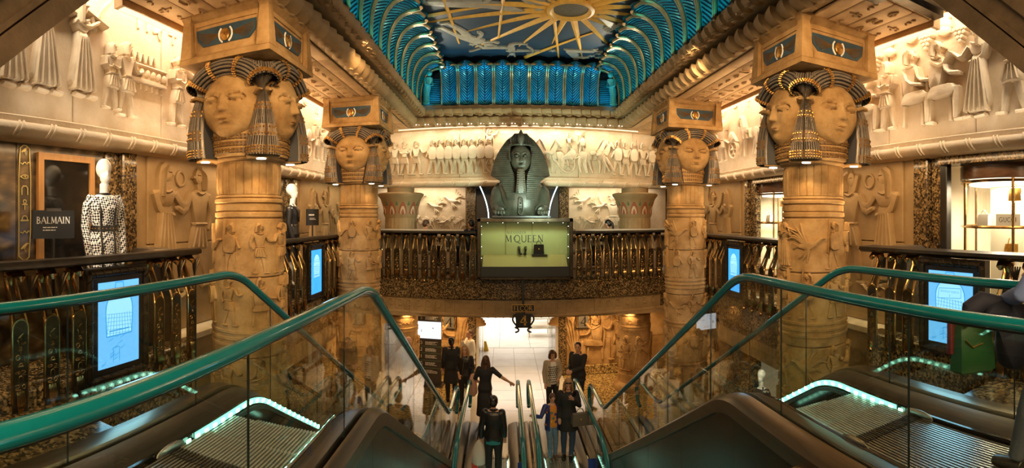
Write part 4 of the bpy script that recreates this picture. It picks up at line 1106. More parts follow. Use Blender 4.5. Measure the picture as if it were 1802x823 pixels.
for t in [-.14 + .045*i for i in range(24)]:
    for sx in (-1, 1):
        n = 4; c0 = []
        for i in range(n):
            q = .06 + .80*i/(n - 1); tt = max(0, min(1, t + .10*q + .05*q*q))
            c0.append((q*sx, tt))
        rows = [[fsurf(a, tt - .006, .002), fsurf(a, tt, .016), fsurf(a, tt + .014, .002)] for a, tt in c0]
        mb.add([p for r in rows for p in r], [(i*3 + j, i*3 + j + 1, i*3 + j + 4, i*3 + j + 3) for i in range(n - 1) for j in range(2)])
mb.tube([fsurf(0, i/16, .01) for i in range(17)], .010, 4)
barb = mb.build('barb', M['feather_dark'], f0)
mb = MB()
for sx in (-1, 1): mb.tube([fsurf(sx*1.0, i/20*.995, .018) for i in range(21)], [.024 if i < 15 else .032 for i in range(21)], 6)
rim = mb.build('gilt_rim', M['feather_rim'], f0)
for q in (f0, barb, rim): q.matrix_parent_inverse = Matrix()
first = True
def putf(loc, rz, sx=1.0):
    global first
    base = Vector((0, 8.4, 4.5))
    if first: o = f0; sub = None
    else:
        o = f0.copy(); C.objects.link(o)
        for q in (barb, rim): c = q.copy(); C.objects.link(c); c.parent = o
    first = False; o.location = Vector(loc) - base; o.rotation_euler = (0, 0, rz); o.scale = (sx, sx**.35, 1)
# local -y is the way the feather leans
for i in range(9): putf((-1.84 + .46*i, 12.71, 4.56), 0, 1.04)
for i in range(14):
    y = 12.25 - .60*i
    putf((-2.59, y - .05, 4.56), PI/2, 1.36); putf((2.59, y - .05, 4.56), -PI/2, 1.36)
p = MB(); p.box((-2.9, 12.83, 4.5), (2.9, 12.95, 5.8)); p.box((-2.85, 3.9, 4.5), (-2.70, 12.9, 5.8)); p.box((2.70, 3.9, 4.5), (2.85, 12.9, 5.8)); part('backing', p, M['feather_dark'], fcv)
p = MB()
for sx in (-1, 1):
    for j in range(14): p.box((sx*2.38 - .28, 12.76, 4.58 + .05*j), (sx*2.38 + .28, 12.81, 4.605 + .05*j)); p.box((min(sx*2.69, sx*2.66), 12.45, 4.58 + .05*j), (max(sx*2.69, sx*2.66), 12.75, 4.60 + .05*j))
part('corner_rib', p, M['feather'], fcv)
for i, sx in enumerate((-1, 1)):
    t = thing('corner_goddess', 'blue draped figure bracket in the %s back corner of the feather cove' % ('left' if sx < 0 else 'right'), 'statue', (sx*2.45, 12.58, 4.56), -sx*PI/4*0, 'corner figures of the cove')
    p = MB(); b = lambda x, y, z: (sx*2.45 + sx*x*-1, 12.58 + y, 4.56 + z)
    def rg(z, rx, ry, dx=0): return [b(dx + rx*math.cos(2*PI*k/14), -dx + ry*math.sin(2*PI*k/14), z) for k in range(14)]
    p.rings([rg(0, .05, .04), rg(.04, .10, .09), rg(.22, .085, .075, .01), rg(.40, .10, .085, .03), rg(.50, .075, .065, .05), rg(.60, .12, .085, .07), rg(.66, .11, .08, .08), rg(.69, .04, .04, .09)], True)
    part('body', p, M['teal_statue'], t)
    p = MB(); p.sph(b(.11, -.11, .78), (.075, .075, .09), 12, 8); p.sph(b(.16, -.16, .77), (.015, .015, .02), 6, 4); part('head', p, M['teal_statue'], t)
    p = MB()
    for k in (-1, 1): p.tube([b(.07 + .10*k*.7, -.07 + .10*k*.7, .64), b(.10 + .12*k*.7, -.12 + .1*k*.7, .48), b(.14, -.14, .44)], [.03, .026, .02], 6)
    part('arm', p, M['teal_statue'], t)
    p = MB(); p.tube([b(.02 + .16*math.cos(a), -.02 + .16*math.sin(a), .86) for a in [k*2*PI/14 for k in range(14)]], .016, 6, closed=True)
    for k in (-1, 1): p.tube([b(.10 + .1*k, -.10 + .1*k, .88), b(.2 + .18*k, -.2 + .18*k, .90), b(.2 + .26*k, -.2 + .26*k, .86)], [.02, .02, .01], 5)
    part('headdress', p, M['feather_rim'], t)
t = thing('spotlight', 'small black spotlight above the back left corner of the feather cove', 'lamp', (-2.05, 12.3, 5.45))
p = MB(); p.tube([(-2.05, 12.38, 5.56), (-1.98, 12.22, 5.42)], .055, 12); part('housing', p, M['black'], t)
p = MB(); p.tube([(-2.05, 12.38, 5.56), (-2.08, 12.42, 5.68)], .02, 6); part('bracket', p, M['black'], t)
p = MB(); p.tube([(-1.981, 12.222, 5.422), (-1.977, 12.212, 5.414)], .045, 12); part('lens', p, M['steel'], t)

# ---------------------------------------------------------------- painted zodiac ceiling
b = MB(); b.box((-2.8, 3.9, 5.64), (2.8, 12.95, 5.75)); zc = struct('ceiling', b, M['zodiac'])
frz = lambda a, b_, h: Vector((a, b_, 5.64 - h))
def zr(x=0, y=0, h=1, d=1, dep=.05): return Relief(frz, x, y, h, d, dep)
SX, SY = .85, 9.25
sun = MB()
def ell(rx, ry, z, n=36): return [(SX + rx*math.cos(2*PI*k/n), SY + ry*math.sin(2*PI*k/n), z) for k in range(n)]
sun.rings([ell(.42, .42, 5.63), ell(.46, .46, 5.60), ell(.46, .46, 5.55), ell(.40, .40, 5.53), ell(.36, .36, 5.56), ell(.34, .34, 5.60)], False); so_ = part('sun_ring', sun, M['zgold'], zc)
p = MB(); p.rings([ell(.35, .35, 5.6), ell(.34, .34, 5.59)], True); part('sun_plaque', p, M['sphinx'], zc)
for k in range(4):
    for j in range(3): rel(frz, 'glyph', SX - .2 + .13*k, SY - .2 + .13*j, .11, 1, .05, k*3 + j).build('sun_relief', M['zfig'], zc)
rnd = random.Random(4)
for k in range(20):
    a = 2*PI*k/20 + .08; L = rnd.choice((1.2, 2.0, 2.6, 3.2)) if math.sin(a) > -.2 or k % 2 else 1.6
    if math.cos(a) < -.3: L = rnd.choice((2.4, 3.0, 3.4))
    def lim(L):
        while not (-2.35 < SX + L*math.cos(a) < 2.35 and 5 < SY + L*math.sin(a) < 12.3): L -= .1
        return L
    L = lim(L); q = MB(); w0, w1 = .085, .012
    ca, sa = math.cos(a), math.sin(a)
    def pt(l, w_, z): return (SX + l*ca - w_*sa, SY + l*sa + w_*ca, z)
    q.rings([[pt(.45, -w0, 5.645), pt(.45, 0, 5.56), pt(.45, w0, 5.645)], [pt(L, -w1, 5.645), pt(L, 0, 5.62), pt(L, w1, 5.645)]], True)
    part('sun_ray', q, M['zgold'], zc, smooth=False)
for (x0, y0), (x1, y1) in (((-1.55, 8.0), (-1.45, 11.2)), ((-.35, 7.5), (-.55, 10.9)), ((.35, 8.2), (.95, 12.2)), ((-2.1, 9.6), (-.6, 9.2)), ((.1, 12.2), (1.5, 10.4))):
    q = MB(); q.tube([(x0, y0, 5.62), (x1, y1, 5.62)], [.05, .02], 4); part('gold_bar', q, M['zgold'], zc, smooth=False)
def zf(name, r): return r.build(name, M['zfig'], zc)
# archer centaur
r = zr(-.45, 11.35, .95, 1); r.s_([(-.5, .16), (0, .18), (.22, .2)], [.09, .075, .10]); r.s_([(.22, .2), (.25, -.05), (.42, -.12), (.6, -.06)], [.06, .035, .03, .02]); r.s_([(.15, .12), (.2, -.1), (.5, -.15)], [.04, .03, .02]); r.s_([(-.5, .12), (-.62, -.05), (-.72, -.22)], [.06, .035, .025]); r.s_([(-.42, .1), (-.42, -.08), (-.5, -.24)], [.05, .03, .025]); r.s_([(-.55, .2), (-.7, .35), (-.85, .42)], .02)
r.s_([(.22, .2), (.22, .45)], [.09, .10]); r.e_((.24, .62), .08, .09); r.s_([(.22, .45), (.45, .42), (.68, .38)], .03); r.s_([(.2, .47), (.05, .38), (.3, .34)], .03); r.s_([(.62, .68), (.76, .5), (.76, .3), (.6, .08)], .018); r.s_([(.35, .36), (1.0, .38)], .010); r.s_([(.18, .68), (.12, .84)], .02); r.s_([(.28, .68), (.32, .84)], .02); zf('archer_figure', r)
r = zr(-1.3, 10.5, 1.5, 1); r.s_([(-.3, -.2), (-.1, .12), (.0, .22)], [.03, .05, .08]); r.s_([(-.18, -.34), (.0, -.02), (.04, .2)], [.03, .05, .08]); r.s_([(0, .2), (.22, .42)], [.10, .12]); r.e_((.34, .52), .07, .07); r.s_([(.38, .55), (.48, .62)], [.03, .008]); r.s_([(.2, .45), (.42, .4), (.5, .48)], .03); r.s_([(.14, .32), (.28, .14), (.22, .02)], .03); r.s_([(-.3, -.2), (-.38, -.18)], .03); r.s_([(-.18, -.34), (-.28, -.32)], .03); zf('hawk_headed_figure', r)
r = zr(-1.0, 9.0, 1.6, 1); r.s_([(-.55, .0), (-.2, .1), (.1, .1), (.35, .16), (.6, .3)], [.04, .06, .08, .1, .04]); r.s_([(-.55, -.04), (-.2, .03), (.1, .06)], [.03, .05, .06]); r.e_((.42, .2), .06, .06); r.s_([(.1, .1), (.22, -.08), (.3, -.05)], .03); r.s_([(-.55, 0), (-.58, -.12)], .03); zf('reclining_figure', r)
r = zr(.2, 8.9, 1.0, 1); r.s_([(-.1, -.3), (0, 0), (.05, .25)], [.12, .16, .10]); r.e_((.05, .42), .09, .10); r.s_([(0, .2), (.25, .1), (.4, -.2)], .05); r.s_([(-.1, .2), (-.3, 0), (-.4, -.3)], .05); r.s_([(-.1, -.3), (-.35, -.45)], .06); r.s_([(0, -.3), (.3, -.42)], .06); zf('twin_figure', r)
r = zr(1.85, 9.9, .9, 1); r.s_([(-.35, -.3), (-.05, 0), (.15, .2)], [.03, .14, .10]); r.s_([(.15, .2), (.4, .25), (.5, .4)], [.04, .03, .05]); r.s_([(.15, .22), (.2, .45), (.38, .5)], [.04, .03, .05]); r.s_([(-.35, -.3), (-.5, -.5), (-.4, -.65)], [.03, .03, .02])
for k in range(3):
    r.s_([(.0 + .06*k, .0 + .07*k), (.22 + .06*k, -.12 + .07*k)], .018); r.s_([(-.08 + .06*k, .08 + .07*k), (-.2 + .06*k, .28 + .07*k)], .018)
zf('scorpion_figure', r)
r = zr(1.35, 11.7, .85, 1); r.s_([(-.2, -.05), (-.05, .25), (.0, .45)], [.16, .15, .10]); r.e_((.05, .6), .09, .09); r.s_([(0, .42), (.25, .5), (.4, .4)], .04); r.s_([(-.2, -.05), (.3, -.08), (.45, -.1)], .08); r.s_([(-.4, -.16), (.7, -.16)], .03); zf('kneeling_figure', r)
r = zr(-1.75, 7.9, .8, 1); r.e_((0, 0), .25, .3); r.s_([(0, .2), (.1, .5)], .08); zf('crab_figure', r)
def star(x, y, q):
    r = zr(x, y, q, 1, .03); pts = [((1 if k % 2 == 0 else .38)*math.cos(PI*k/5 + .3), (1 if k % 2 == 0 else .38)*math.sin(PI*k/5 + .3)) for k in range(10)]; r.b_(pts, 1, .4); r.build('star', M['zfig'], zc)
for x, y in ((-1.05, 11.05), (-1.15, 11.3), (.75, 11.7), (1.75, 11.5), (1.9, 11.75), (1.75, 11.95), (1.95, 12.05), (-.4, 8.4), (.3, 11.9)): star(x, y, .11)
# ---------------------------------------------------------------- bronze balustrades
def baluster_parts():
    # local: x along the rail, -y towards the hall, z up from the balcony floor; the neck leans back to +y
    n = MB()
    for sx in (-1, 1):
        n.tube([(sx*.078, 0, .06), (sx*.078, 0, .70), (sx*.070, .02, .78), (sx*.046, .10, .96), (sx*.046, .145, 1.06), (sx*.06, .145, 1.12)], [.014, .014, .015, .019, .021, .018], 7)
    n.tube([(-.078, 0, .68)] + [(.078*math.cos(a), 0, .69 + .078*math.sin(a)) for a in [PI - PI*k/8 for k in range(9)]] + [(.078, 0, .68)], .015, 6)
    # cobra-like hood curling forward under the rail
    n.tube([(0, .15, 1.04), (0, .15, 1.12), (0, .12, 1.165), (0, .05, 1.165), (0, -.01, 1.125), (0, -.02, 1.09)], [(.040, .02), (.066, .024), (.084, .026), (.080, .026), (.058, .02), (.015, .008)], 8, up=(0, 1, 0))
    for k in range(-2, 3): n.tube([(k*.016, -.008, .16), (k*.020, -.026, .08), (k*.012, -.014, -.01)], [.009, .011, .007], 5)
    pn = MB()
    pn.prism([(-.074, -.02), (.074, -.02), (.074, .69)] + [(.074*math.cos(a), .69 + .074*math.sin(a)) for a in [PI*k/8 for k in range(1, 8)]] + [(-.074, .69)], lambda u, v, h: (u, -h, v), -.012, .014)
    pn.prism([(-.032, .70), (.032, .70), (.02, 1.05), (-.02, 1.05)], lambda u, v, h: (u, .012 + (v - .70)*.38 - h, v), -.01, .01)
    fr = lambda a, b, h: Vector((a, -.014 - h, b))
    g = MB(); rnd = random.Random(9)
    z = .60
    for k in range(9):
        q = Relief(fr, -.028 if k % 2 else 0, z, .07, 1, .008); q.glyph((k*7) % 10 if k else 3); g.add(q.v, q.f)
        if k % 2: q = Relief(fr, .032, z, .06, 1, .008); q.glyph(k + 4); g.add(q.v, q.f)
        z -= .062
    lo = MB(); lo.sph((0, -.03, -.065), .034, 12, 8); lo.tube([(0, -.01, .02), (0, -.02, -.04)], [.03, .022], 8)
    l2 = MB()                                           # lotus hanging under the rail beside the neck
    for k in (-2, -1, 0, 1, 2): l2.tube([(.14, .06, .93), (.14 + k*.012, .055, 1.02), (.14 + k*.035, .05 - .01*abs(k), 1.13)], [.010, .016, .008], 5)
    l2.sph((.14, .06, .92), .014, 6, 4)
    return n, pn, g, lo, l2
def make_rail(name_label, cat_group, places, frames, railpts, group):
    """places: (x, y, rz) of balusters; railpts: path of the top rail"""
    t = thing('balustrade', name_label, 'balustrade', (places[0][0], places[0][1], 0), 0, group)
    b = MB()
    P = railpts; up = []
    secs = [(-.13, 0), (-.12, .035), (.12, .045), (.14, .02), (.14, -.015), (.08, -.04), (-.09, -.035)]
    rs = []
    for i, p in enumerate(P):
        a = Vector(P[max(i-1, 0)]); c = Vector(P[min(i+1, len(P)-1)]); d = (c - a).normalized(); nr = Vector((d.y, -d.x, 0))
        rs.append([Vector(p) + nr*u + Vector((0, 0, v)) for u, v in secs])
    b.rings(rs, True); part('top_rail', b, M['bronze_dark'], t)
    global BAL
    for (x, y, rz) in places:
        if BAL is None:
            n, pn, g, lo, l2 = baluster_parts()
            o = n.build('baluster', M['brass'], t); subs = [pn.build('hieroglyph_panel', M['bronze'], o), g.build('hieroglyph', M['brass'], o), lo.build('ball_foot', M['brass'], o), l2.build('lotus_drop', M['bronze'], o)]
            BAL = (o, subs)
            for q in [o] + subs: q.matrix_parent_inverse = Matrix()
        else:
            o = BAL[0].copy(); C.objects.link(o); o.parent = t
            for q in BAL[1]: c = q.copy(); C.objects.link(c); c.parent = o
        o.matrix_parent_inverse = Matrix.Translation(-Vector((places[0][0], places[0][1], 0)))
        o.location = (x, y, 0); o.rotation_euler = (0, 0, rz)
    return t
BAL = None
def screen(label, s, y0, y1, z0, z1, kind):
    X = s*3.93
    t = thing('advert_screen', label, 'screen', (X, (y0 + y1)/2, z0), 0, 'advert screens in the balustrades')
    fr = wall_frame((X - s*.02, 0, 0), (0, -s, 0), (-s, 0, 0)); c = -(y0 + y1)/2*s
    w_ = (y1 - y0)/2
    def rectp(mb, a0, a1, b0, b1, d0, d1): mb.prism([(c + a0, b0), (c + a1, b0), (c + a1, b1), (c + a0, b1)], fr, d0, d1)
    p = MB(); rectp(p, -w_, w_, z0, z1, -.10, .0); part('housing', p, M['bronze_dark'], t)
    p = MB(); rectp(p, -w_ + .09, w_ - .09, z0 + .09, z1 - .09, 0, .008); part('bezel', p, M['black'], t)
    k = 0
    for (a0, b0, a1, b1) in ((-w_ + .04, z0 + .05, -w_ + .04, z1 - .05), (w_ - .04, z0 + .05, w_ - .04, z1 - .05), (-w_ + .04, z0 + .045, w_ - .04, z0 + .045), (-w_ + .04, z1 - .045, w_ - .04, z1 - .045)):
        p = MB(); p.tube([fr(c + a0, b0, .008), fr(c + a1, b1, .008)], .036, 10); tb = part('bound_moulding', p, M['bronze'], t)
        L = math.hypot(a1 - a0, b1 - b0); q = MB()
        for i in range(int(L/.10)):
            f = (i + .5)/int(L/.10); ctr = Vector(fr(c + a0 + (a1-a0)*f, b0 + (b1-b0)*f, .008)); ax = (Vector(fr(a1, b1, 0)) - Vector(fr(a0, b0, 0))).normalized(); nn = Vector((-s, 0, 0)); sd = ax.cross(nn)
            q.tube([ctr + (sd*math.sin(a) + nn*math.cos(a))*.037 + ax*(.03*a/1.4) for a in (-1.4, -.7, 0, .7, 1.4)], .008, 4)
        part('binding', q, M['bronze'], tb)
    sw = w_ - .15; b0, b1 = z0 + .14, z1 - .14
    p = MB(); rectp(p, -sw, sw, b0, b1, .008, .014); so = part('display', p, M['screen_near' if kind else 'screen'], t)
    H = b1 - b0
    dr = MB(); pl = MB(); Z = lambda v: b0 + H*v; A = lambda u: c + sw*u
    ln = lambda pts, w0=.006, mb=dr: [mb.prism([(A(x0) - w0*math.copysign(1, 1)*nx, Z(y0_) - w0*ny), (A(x0) + w0*nx, Z(y0_) + w0*ny), (A(x1) + w0*nx, Z(y1_) + w0*ny), (A(x1) - w0*nx, Z(y1_) - w0*ny)], fr, .0145, .0155)
        for (x0, y0_), (x1, y1_) in zip(pts, pts[1:]) for l_ in [math.hypot(sw*(x1-x0), H*(y1_-y0_)) or 1] for nx, ny in [(-H*(y1_-y0_)/l_, sw*(x1-x0)/l_)]]
    arch = [(-.62 + .0, .36), (-.66, .62)] + [(.66*math.cos(a), .66 + .24*math.sin(a)) for a in [PI - PI*k/12 for k in range(13)]] + [(.66, .62), (.62, .36), (-.62, .36)]
    pl.prism([(A(x), Z(y)) for x, y in arch[:-1]], fr, .0142, .0146)
    ln(arch); ln([(-.22, .91), (-.18, .99), (.18, .99), (.22, .91)]); ln([(-.5, .42), (.5, .42)])
    for k in range(9): ln([(-.62 + .155*k, .36), (-.5 + .125*k, .62)], .0025)
    for k in range(6): ln([(-.62, .40 + .045*k), (.62, .37 + .045*k)], .002)
    if kind != 'blank':
        ln([(-.55, .62), (.5, .65), (.5, .78), (-.5, .76), (-.55, .62)], .003)
        lettering(dr, 'BOTTEGA VENETA', lambda u, v, h: fr(u, v, .0145 + h), A(0), Z(.71), .022, .001, .12)
        lettering(dr, 'I', lambda u, v, h: fr(u, v, .0145 + h), A(0), Z(.65), .03, .001, .14)
    ln([(-.3, .05), (-.3, .22), (.0, .22), (.0, .05)], .004); rr = random.Random(2)
    for k in range(14): x = rr.uniform(-.9, .1); y = rr.uniform(.02, .34); ln([(x, y), (x + .22, y + .03)], .003)
    part('bottle_drawing', dr, M['screen_line'], so); part('bottle_shape', pl, M['screen_pale'], so)
    l = area('screen_glow', (X - s*.06, (y0+y1)/2, (z0+z1)/2), (X - s*1, (y0+y1)/2, (z0+z1)/2), sw*2, H, 4, (.35, .7, 1)); l.parent = None
    return t
G = 'bronze balustrades of the balconies'
for s, side in ((-1, 'left'), (1, 'right')):
    rz = -PI/2 if s < 0 else PI/2      # local -y points to the hall
    rz = PI/2 if s < 0 else -PI/2
    if s < 0: ya = [.9, 1.62, 2.34, 2.63, 2.94, 4.11, 4.41, 4.70]; ya = [.35, .95, 1.55, 2.28, 2.62, 2.94, 4.08, 4.38, 4.68]
    else: ya = [.35, .95, 1.5, 2.05, 2.36, 2.67, 3.98, 4.28, 4.60]
    make_rail('long bronze balustrade along the near %s balcony, cobra-necked posts with hieroglyph panels' % side, None, [(s*3.90, y, rz) for y in ya], None, [(s*4.02, y, 1.215) for y in (-1.5, 0, 1, 2, 3, 4, 4.86)], G)
    yb = [6.8, 7.1, 7.4, 7.72, 8.02, 9.15, 9.45, 9.75, 10.05]
    make_rail('bronze balustrade along the far %s balcony, between the two columns' % side, None, [(s*3.90, y, rz) for y in yb], None, [(s*4.02, y, 1.215) for y in (6.62, 8, 9, 10.25)], G)
screen('lit advert screen in the near left balustrade showing a bottle drawing', -1, 3.03, 3.90, .02, 1.14, 'blank')
screen('lit advert screen in the near right balustrade with lettered bottle', 1, 2.88, 3.80, .08, 1.17, 'text')
screen('blue advert screen in the far left balustrade, right of the black jacket mannequin', -1, 8.22, 9.02, .05, 1.15, None)
screen('blue advert screen in the far right balustrade, left of the glass cylinder showcase', 1, 8.12, 8.88, .05, 1.15, None)
pl = [(x, bow(x, 12.72 if abs(x) > 2.1 else 12.60), PI*0) for x in [-3.85 + .262*i for i in range(11)] + [1.28 + .262*i for i in range(11)]]
pl = [(x, y, 0.06*x*.1) for x, y, r in pl if not (-1.12 < x < 1.27)]
make_rail('curved bronze balustrade along the back balcony, left of the lit showcase', None, [p for p in pl if p[0] < 0], None, [(x, bow(x, 12.84 if x < -2.1 else 12.74), 1.215) for x in (-4.3, -3.9, -3.4, -2.9, -2.4, -2.1, -1.6, -1.15)], G)
make_rail('curved bronze balustrade along the back balcony, right of the lit showcase', None, [p for p in pl if p[0] > 0], None, [(x, bow(x, 12.84 if x > 2.2 else 12.74), 1.215) for x in (1.30, 1.7, 2.2, 2.5, 3.0, 3.5, 3.9, 4.3)], G)
# bar top behind it
for s in (-1, 1):
    b = MB(); bowbox(b, 12.98, 13.16, 1.25, 1.29, min(s*1.5, s*4.2), max(s*1.5, s*4.2), 8, ); t = thing('bar_counter', 'white marble bar counter behind the back balustrade, %s of the sphinx' % ('left' if s < 0 else 'right'), 'counter', (s*2.8, 13.1, 0))
    part('counter_top', b, M['marble_white'], t); 
    for k in range(4): x_ = s*(1.6 + .8*k); b = MB(); b.box((x_ - .03, bow(x_, 13.02), 0), (x_ + .03, bow(x_, 13.10), 1.25)); part('counter_post', b, M['bronze_dark'], t)

# ---------------------------------------------------------------- escalators
T30 = math.tan(math.radians(30))
def path(zt, zb, ytop, n=8, rad=1.0, y0=0.0, y1=11.5):
    """points (y,z) along: flat at zt from y0, 30 degree fall from ytop, flat at zb to y1, corners rounded"""
    yb = ytop + (zt - zb)/T30; d = rad*math.tan(math.radians(15)); out = [(y0, zt)]
    for k in range(n + 1):
        a = math.radians(30)*k/n; out.append((ytop - d + rad*math.sin(a), zt - rad + rad*math.cos(a)))
    for k in range(n + 1):
        a = math.radians(30)*(1 - k/n); out.append((yb + d - rad*math.sin(a), zb + rad - rad*math.cos(a)))
    out.append((y1, zb)); return out
def at(pts, y):
    for (a, b), (c, d) in zip(pts, pts[1:]):
        if a <= y <= c: return b + (d - b)*(y - a)/((c - a) or 1)
    return pts[0][1] if y < pts[0][0] else pts[-1][1]
def dense(pts, st=.35):
    out = [pts[0]]
    for (a, b), (c, d) in zip(pts, pts[1:]):
        k = max(1, int(math.hypot(c - a, d - b)/st))
        out += [(a + (c-a)*i/k, b + (d-b)*i/k) for i in range(1, k + 1)]
    return out
def step_mb(w_, depth, rise):
    # one body whose top is toothed across; the grooves are darker than the ridges
    mb = MB(); n = int(w_/.028); pf = []
    for i in range(n):
        x = -w_/2 + i*w_/n; q = w_/n; pf += [(x, -.018), (x + .28*q, -.018), (x + .30*q, 0), (x + .80*q, 0), (x + .82*q, -.018)]
    pf += [(w_/2, -.018)]
    m = len(pf); vs = [(x, y, z) for y in (0, depth) for x, z in pf] + [(-w_/2, 0, -rise), (w_/2, 0, -rise), (w_/2, depth, -rise), (-w_/2, depth, -rise)]
    fs = [(i, i + 1, m + i + 1, m + i) for i in range(m - 1)] + [tuple(list(range(m))[::-1]) + (2*m, 2*m + 1), tuple(range(m, 2*m)) + (2*m + 2, 2*m + 3), (0, m, 2*m + 3, 2*m), (m - 1, 2*m + 1, 2*m + 2, 2*m - 1), (2*m, 2*m + 3, 2*m + 2, 2*m + 1)]
    mb.add(vs, fs); mb.m = [1 if i % 5 in (0, 4) else 0 for i in range(m - 1)] + [1]*5
    return mb
def escalator(label, xa, xb, ytop, zt, zb, y0, y1, flip=None, joints=(), fine=True, steps_from=2.7, light=True, wi=.27, wo=.22, hin=1.12):
    """xa nearer the middle of the hall, xb further; handrail 1.12 above the landing"""
    xm = (xa + xb)/2; sg = 1 if xb > xa else -1
    t = thing('escalator', label, 'escalator', (xm, (y0 + y1)/2, zb))
    rail_o = dense(path(zt + 1.12, zb + 1.02, ytop, y0=y0, y1=y1)); rail_i = dense(path(zt + hin, zb + 1.02, ytop, y0=y0, y1=y1)); deck = dense(path(zt + .07, zb + .05, ytop - .05, y0=y0 - .2, y1=y1 + .3))
    for x, inner in ((xa, True), (xb, False)):
        rail = rail_i if inner else rail_o; ht = hin if inner else 1.12
        P = [(x, y, z) for y, z in rail]
        # rounded ends going down into the newels
        e0 = [(x, y0 - .30*math.sin(a), zt + ht - .30 + .30*math.cos(a)) for a in [PI*k/8 for k in range(8, 0, -1)]]
        e1 = [(x, y1 + .30*math.sin(a), zb + 1.02 - .30 + .30*math.cos(a)) for a in [PI*k/8 for k in range(1, 9)]]
        low = [(x, y, z - .60) for y, z in rail[::-1][:2]]
        m = MB(); m.tube(e0 + P + e1, .046, 12, flat=.74, up=(0, 0, 1)); part('handrail', m, M['rubber'], t)
        m = MB(); m.tube([(q[0], q[1], q[2] - .035) for q in P], .011, 6); part('handrail_guide', m, M['rubber_dark'], t)
        # glass panels
        js = [y0 - .25] + [j for j in joints if y0 < j < y1] + [y1 + .25]
        if not joints: js = [y0 - .25] + [y0 + 1.35*k for k in range(1, int((y1 - y0)/1.35) + 1)] + [y1 + .25]
        for a, b in zip(js, js[1:]):
            ys = sorted(set([a + .004, b - .004] + [y for y, z in rail if a < y < b])); g = MB()
            rs = []
            for y in ys:
                zt_ = at(rail, y) - .03; zb_ = at(deck, y) - .02
                if y < y0: zt_ = zt + ht - .3 + math.sqrt(max(0, .09 - (y - y0)**2)) - .03
                if y > y1: zt_ = zb + 1.02 - .3 + math.sqrt(max(0, .09 - (y - y1)**2)) - .03
                rs.append([(x - .005, y, zb_), (x + .005, y, zb_), (x + .005, y, zt_), (x - .005, y, zt_)])
            g.rings(rs, True); part('glass_panel', g, M['glass'], t, smooth=False)
            if a > y0:
                q = MB(); q.box((x - .004, a - .005, at(deck, a)), (x + .004, a + .005, at(rail, a) - .03)); part('joint_gasket', q, M['rubber_dark'], t)
        # decks: bronze capping each side of the glass, then the skirt down to the steps
        o = -sg if inner else sg                      # outward, away from the steps
        def sweep(sec, name, mtl, pth=deck, y_lo=None):
            rs = [[(x + o*u, y, z + v) for u, v in sec] for y, z in pth]
            q = MB(); q.rings(rs, True); return part(name, q, mtl, t)
        wout = wi if inner else wo
        sweep([(.015, .0), (.03, .03), (wout - .05, .03), (wout, -.005), (wout, -.12), (.015, -.12)], 'outer_deck', M['deck'])
        sweep([(-.015, .0), (-.03, .02), (-.13, .0), (-.235, -.055), (-.235, -.10), (-.015, -.10)], 'inner_deck', M['steel_dark'])
        sk = dense(path(zt + .03, zb + .02, ytop - .02, y0=y0 - .1, y1=y1 + .2))
        sweep([(-.215, .0), (-.238, .0), (-.238, -.70), (-.215, -.70)], 'skirt', M['black_gloss'], sk)
        if light:
            lp = [(y, z) for y, z in sk if steps_from <= y <= ytop + 1.6] or sk[:2]
            if not inner or True:
                rs = [[(x + o*u, y, z + v) for u, v in ((-.236, -.06), (-.252, -.05), (-.252, -.012), (-.236, -.005))] for y, z in lp]
                q = MB(); q.rings(rs, True); part('led_strip', q, M['led_dim'], t)
                q = MB()
                yy = steps_from + .05
                while yy < ytop + 1.5:
                    z = at(sk, yy); q.box((x - o*.254 - .006, yy - .022, z - .045), (x - o*.254 + .006, yy + .022, z - .018)); yy += .115
                part('led_lamp', q, M['led'], t)
            q = MB(); z = at(sk, steps_from); q.sph((x - o*.252, steps_from - .04, z - .02), (.02, .16, .05), 10, 8); part('brush_end_cap', q, M['steel'], t)
            rs = [[(x + o*u, y, z + v) for u, v in ((-.236, -.11), (-.262, -.11), (-.262, -.075), (-.236, -.075))] for y, z in lp]
            q = MB(); q.rings(rs, True); part('skirt_brush', q, M['black'], t)
        # truss cladding below the deck
        yy = [y0 - .2] + [ytop - .25 + k*1.25 for k in range(0, 6)] + [y1 + .1]
        for a, b in zip(yy, yy[1:]):
            pts = [a + .003] + [y for y, z in deck if a < y < b] + [b - .003]; q = MB()
            rs = [[(x + o*(wout - .03), y, max(Z4b(zb), at(deck, y) - 1.15) if y < y1 - 1.6 else at(deck, y) - .3), (x + o*(wout - .03), y, at(deck, y) - .11), (x + o*(wout - .06), y, at(deck, y) - .11), (x + o*(wout - .06), y, max(Z4b(zb), at(deck, y) - 1.15) if y < y1 - 1.6 else at(deck, y) - .3)] for y in pts]
            q.rings(rs, True); part('cladding_panel', q, M['clad'], t, smooth=False)
    # steps
    w_ = abs(xb - xa) - .51
    ys_ = ytop - .6; sp = path(zt, zb, ys_, rad=.9, y0=y0 - 1, y1=y1)
    yv = steps_from; st = None
    while yv < y1 - .9:
        z = at(sp, yv + .2); z = zt if yv + .3 < ys_ else max(z, zb)
        if st is None: st = step_mb(w_, .395, .22); o = st.build('step', [M['step'], M['step_dark']], t, smooth=False); st = o; o.matrix_parent_inverse = Matrix.Translation(-t.location)
        else: o = st.copy(); C.objects.link(o)
        o.location = (xm, yv, min(z, zt)); yv += .40 if yv + .2 < ys_ else .3465
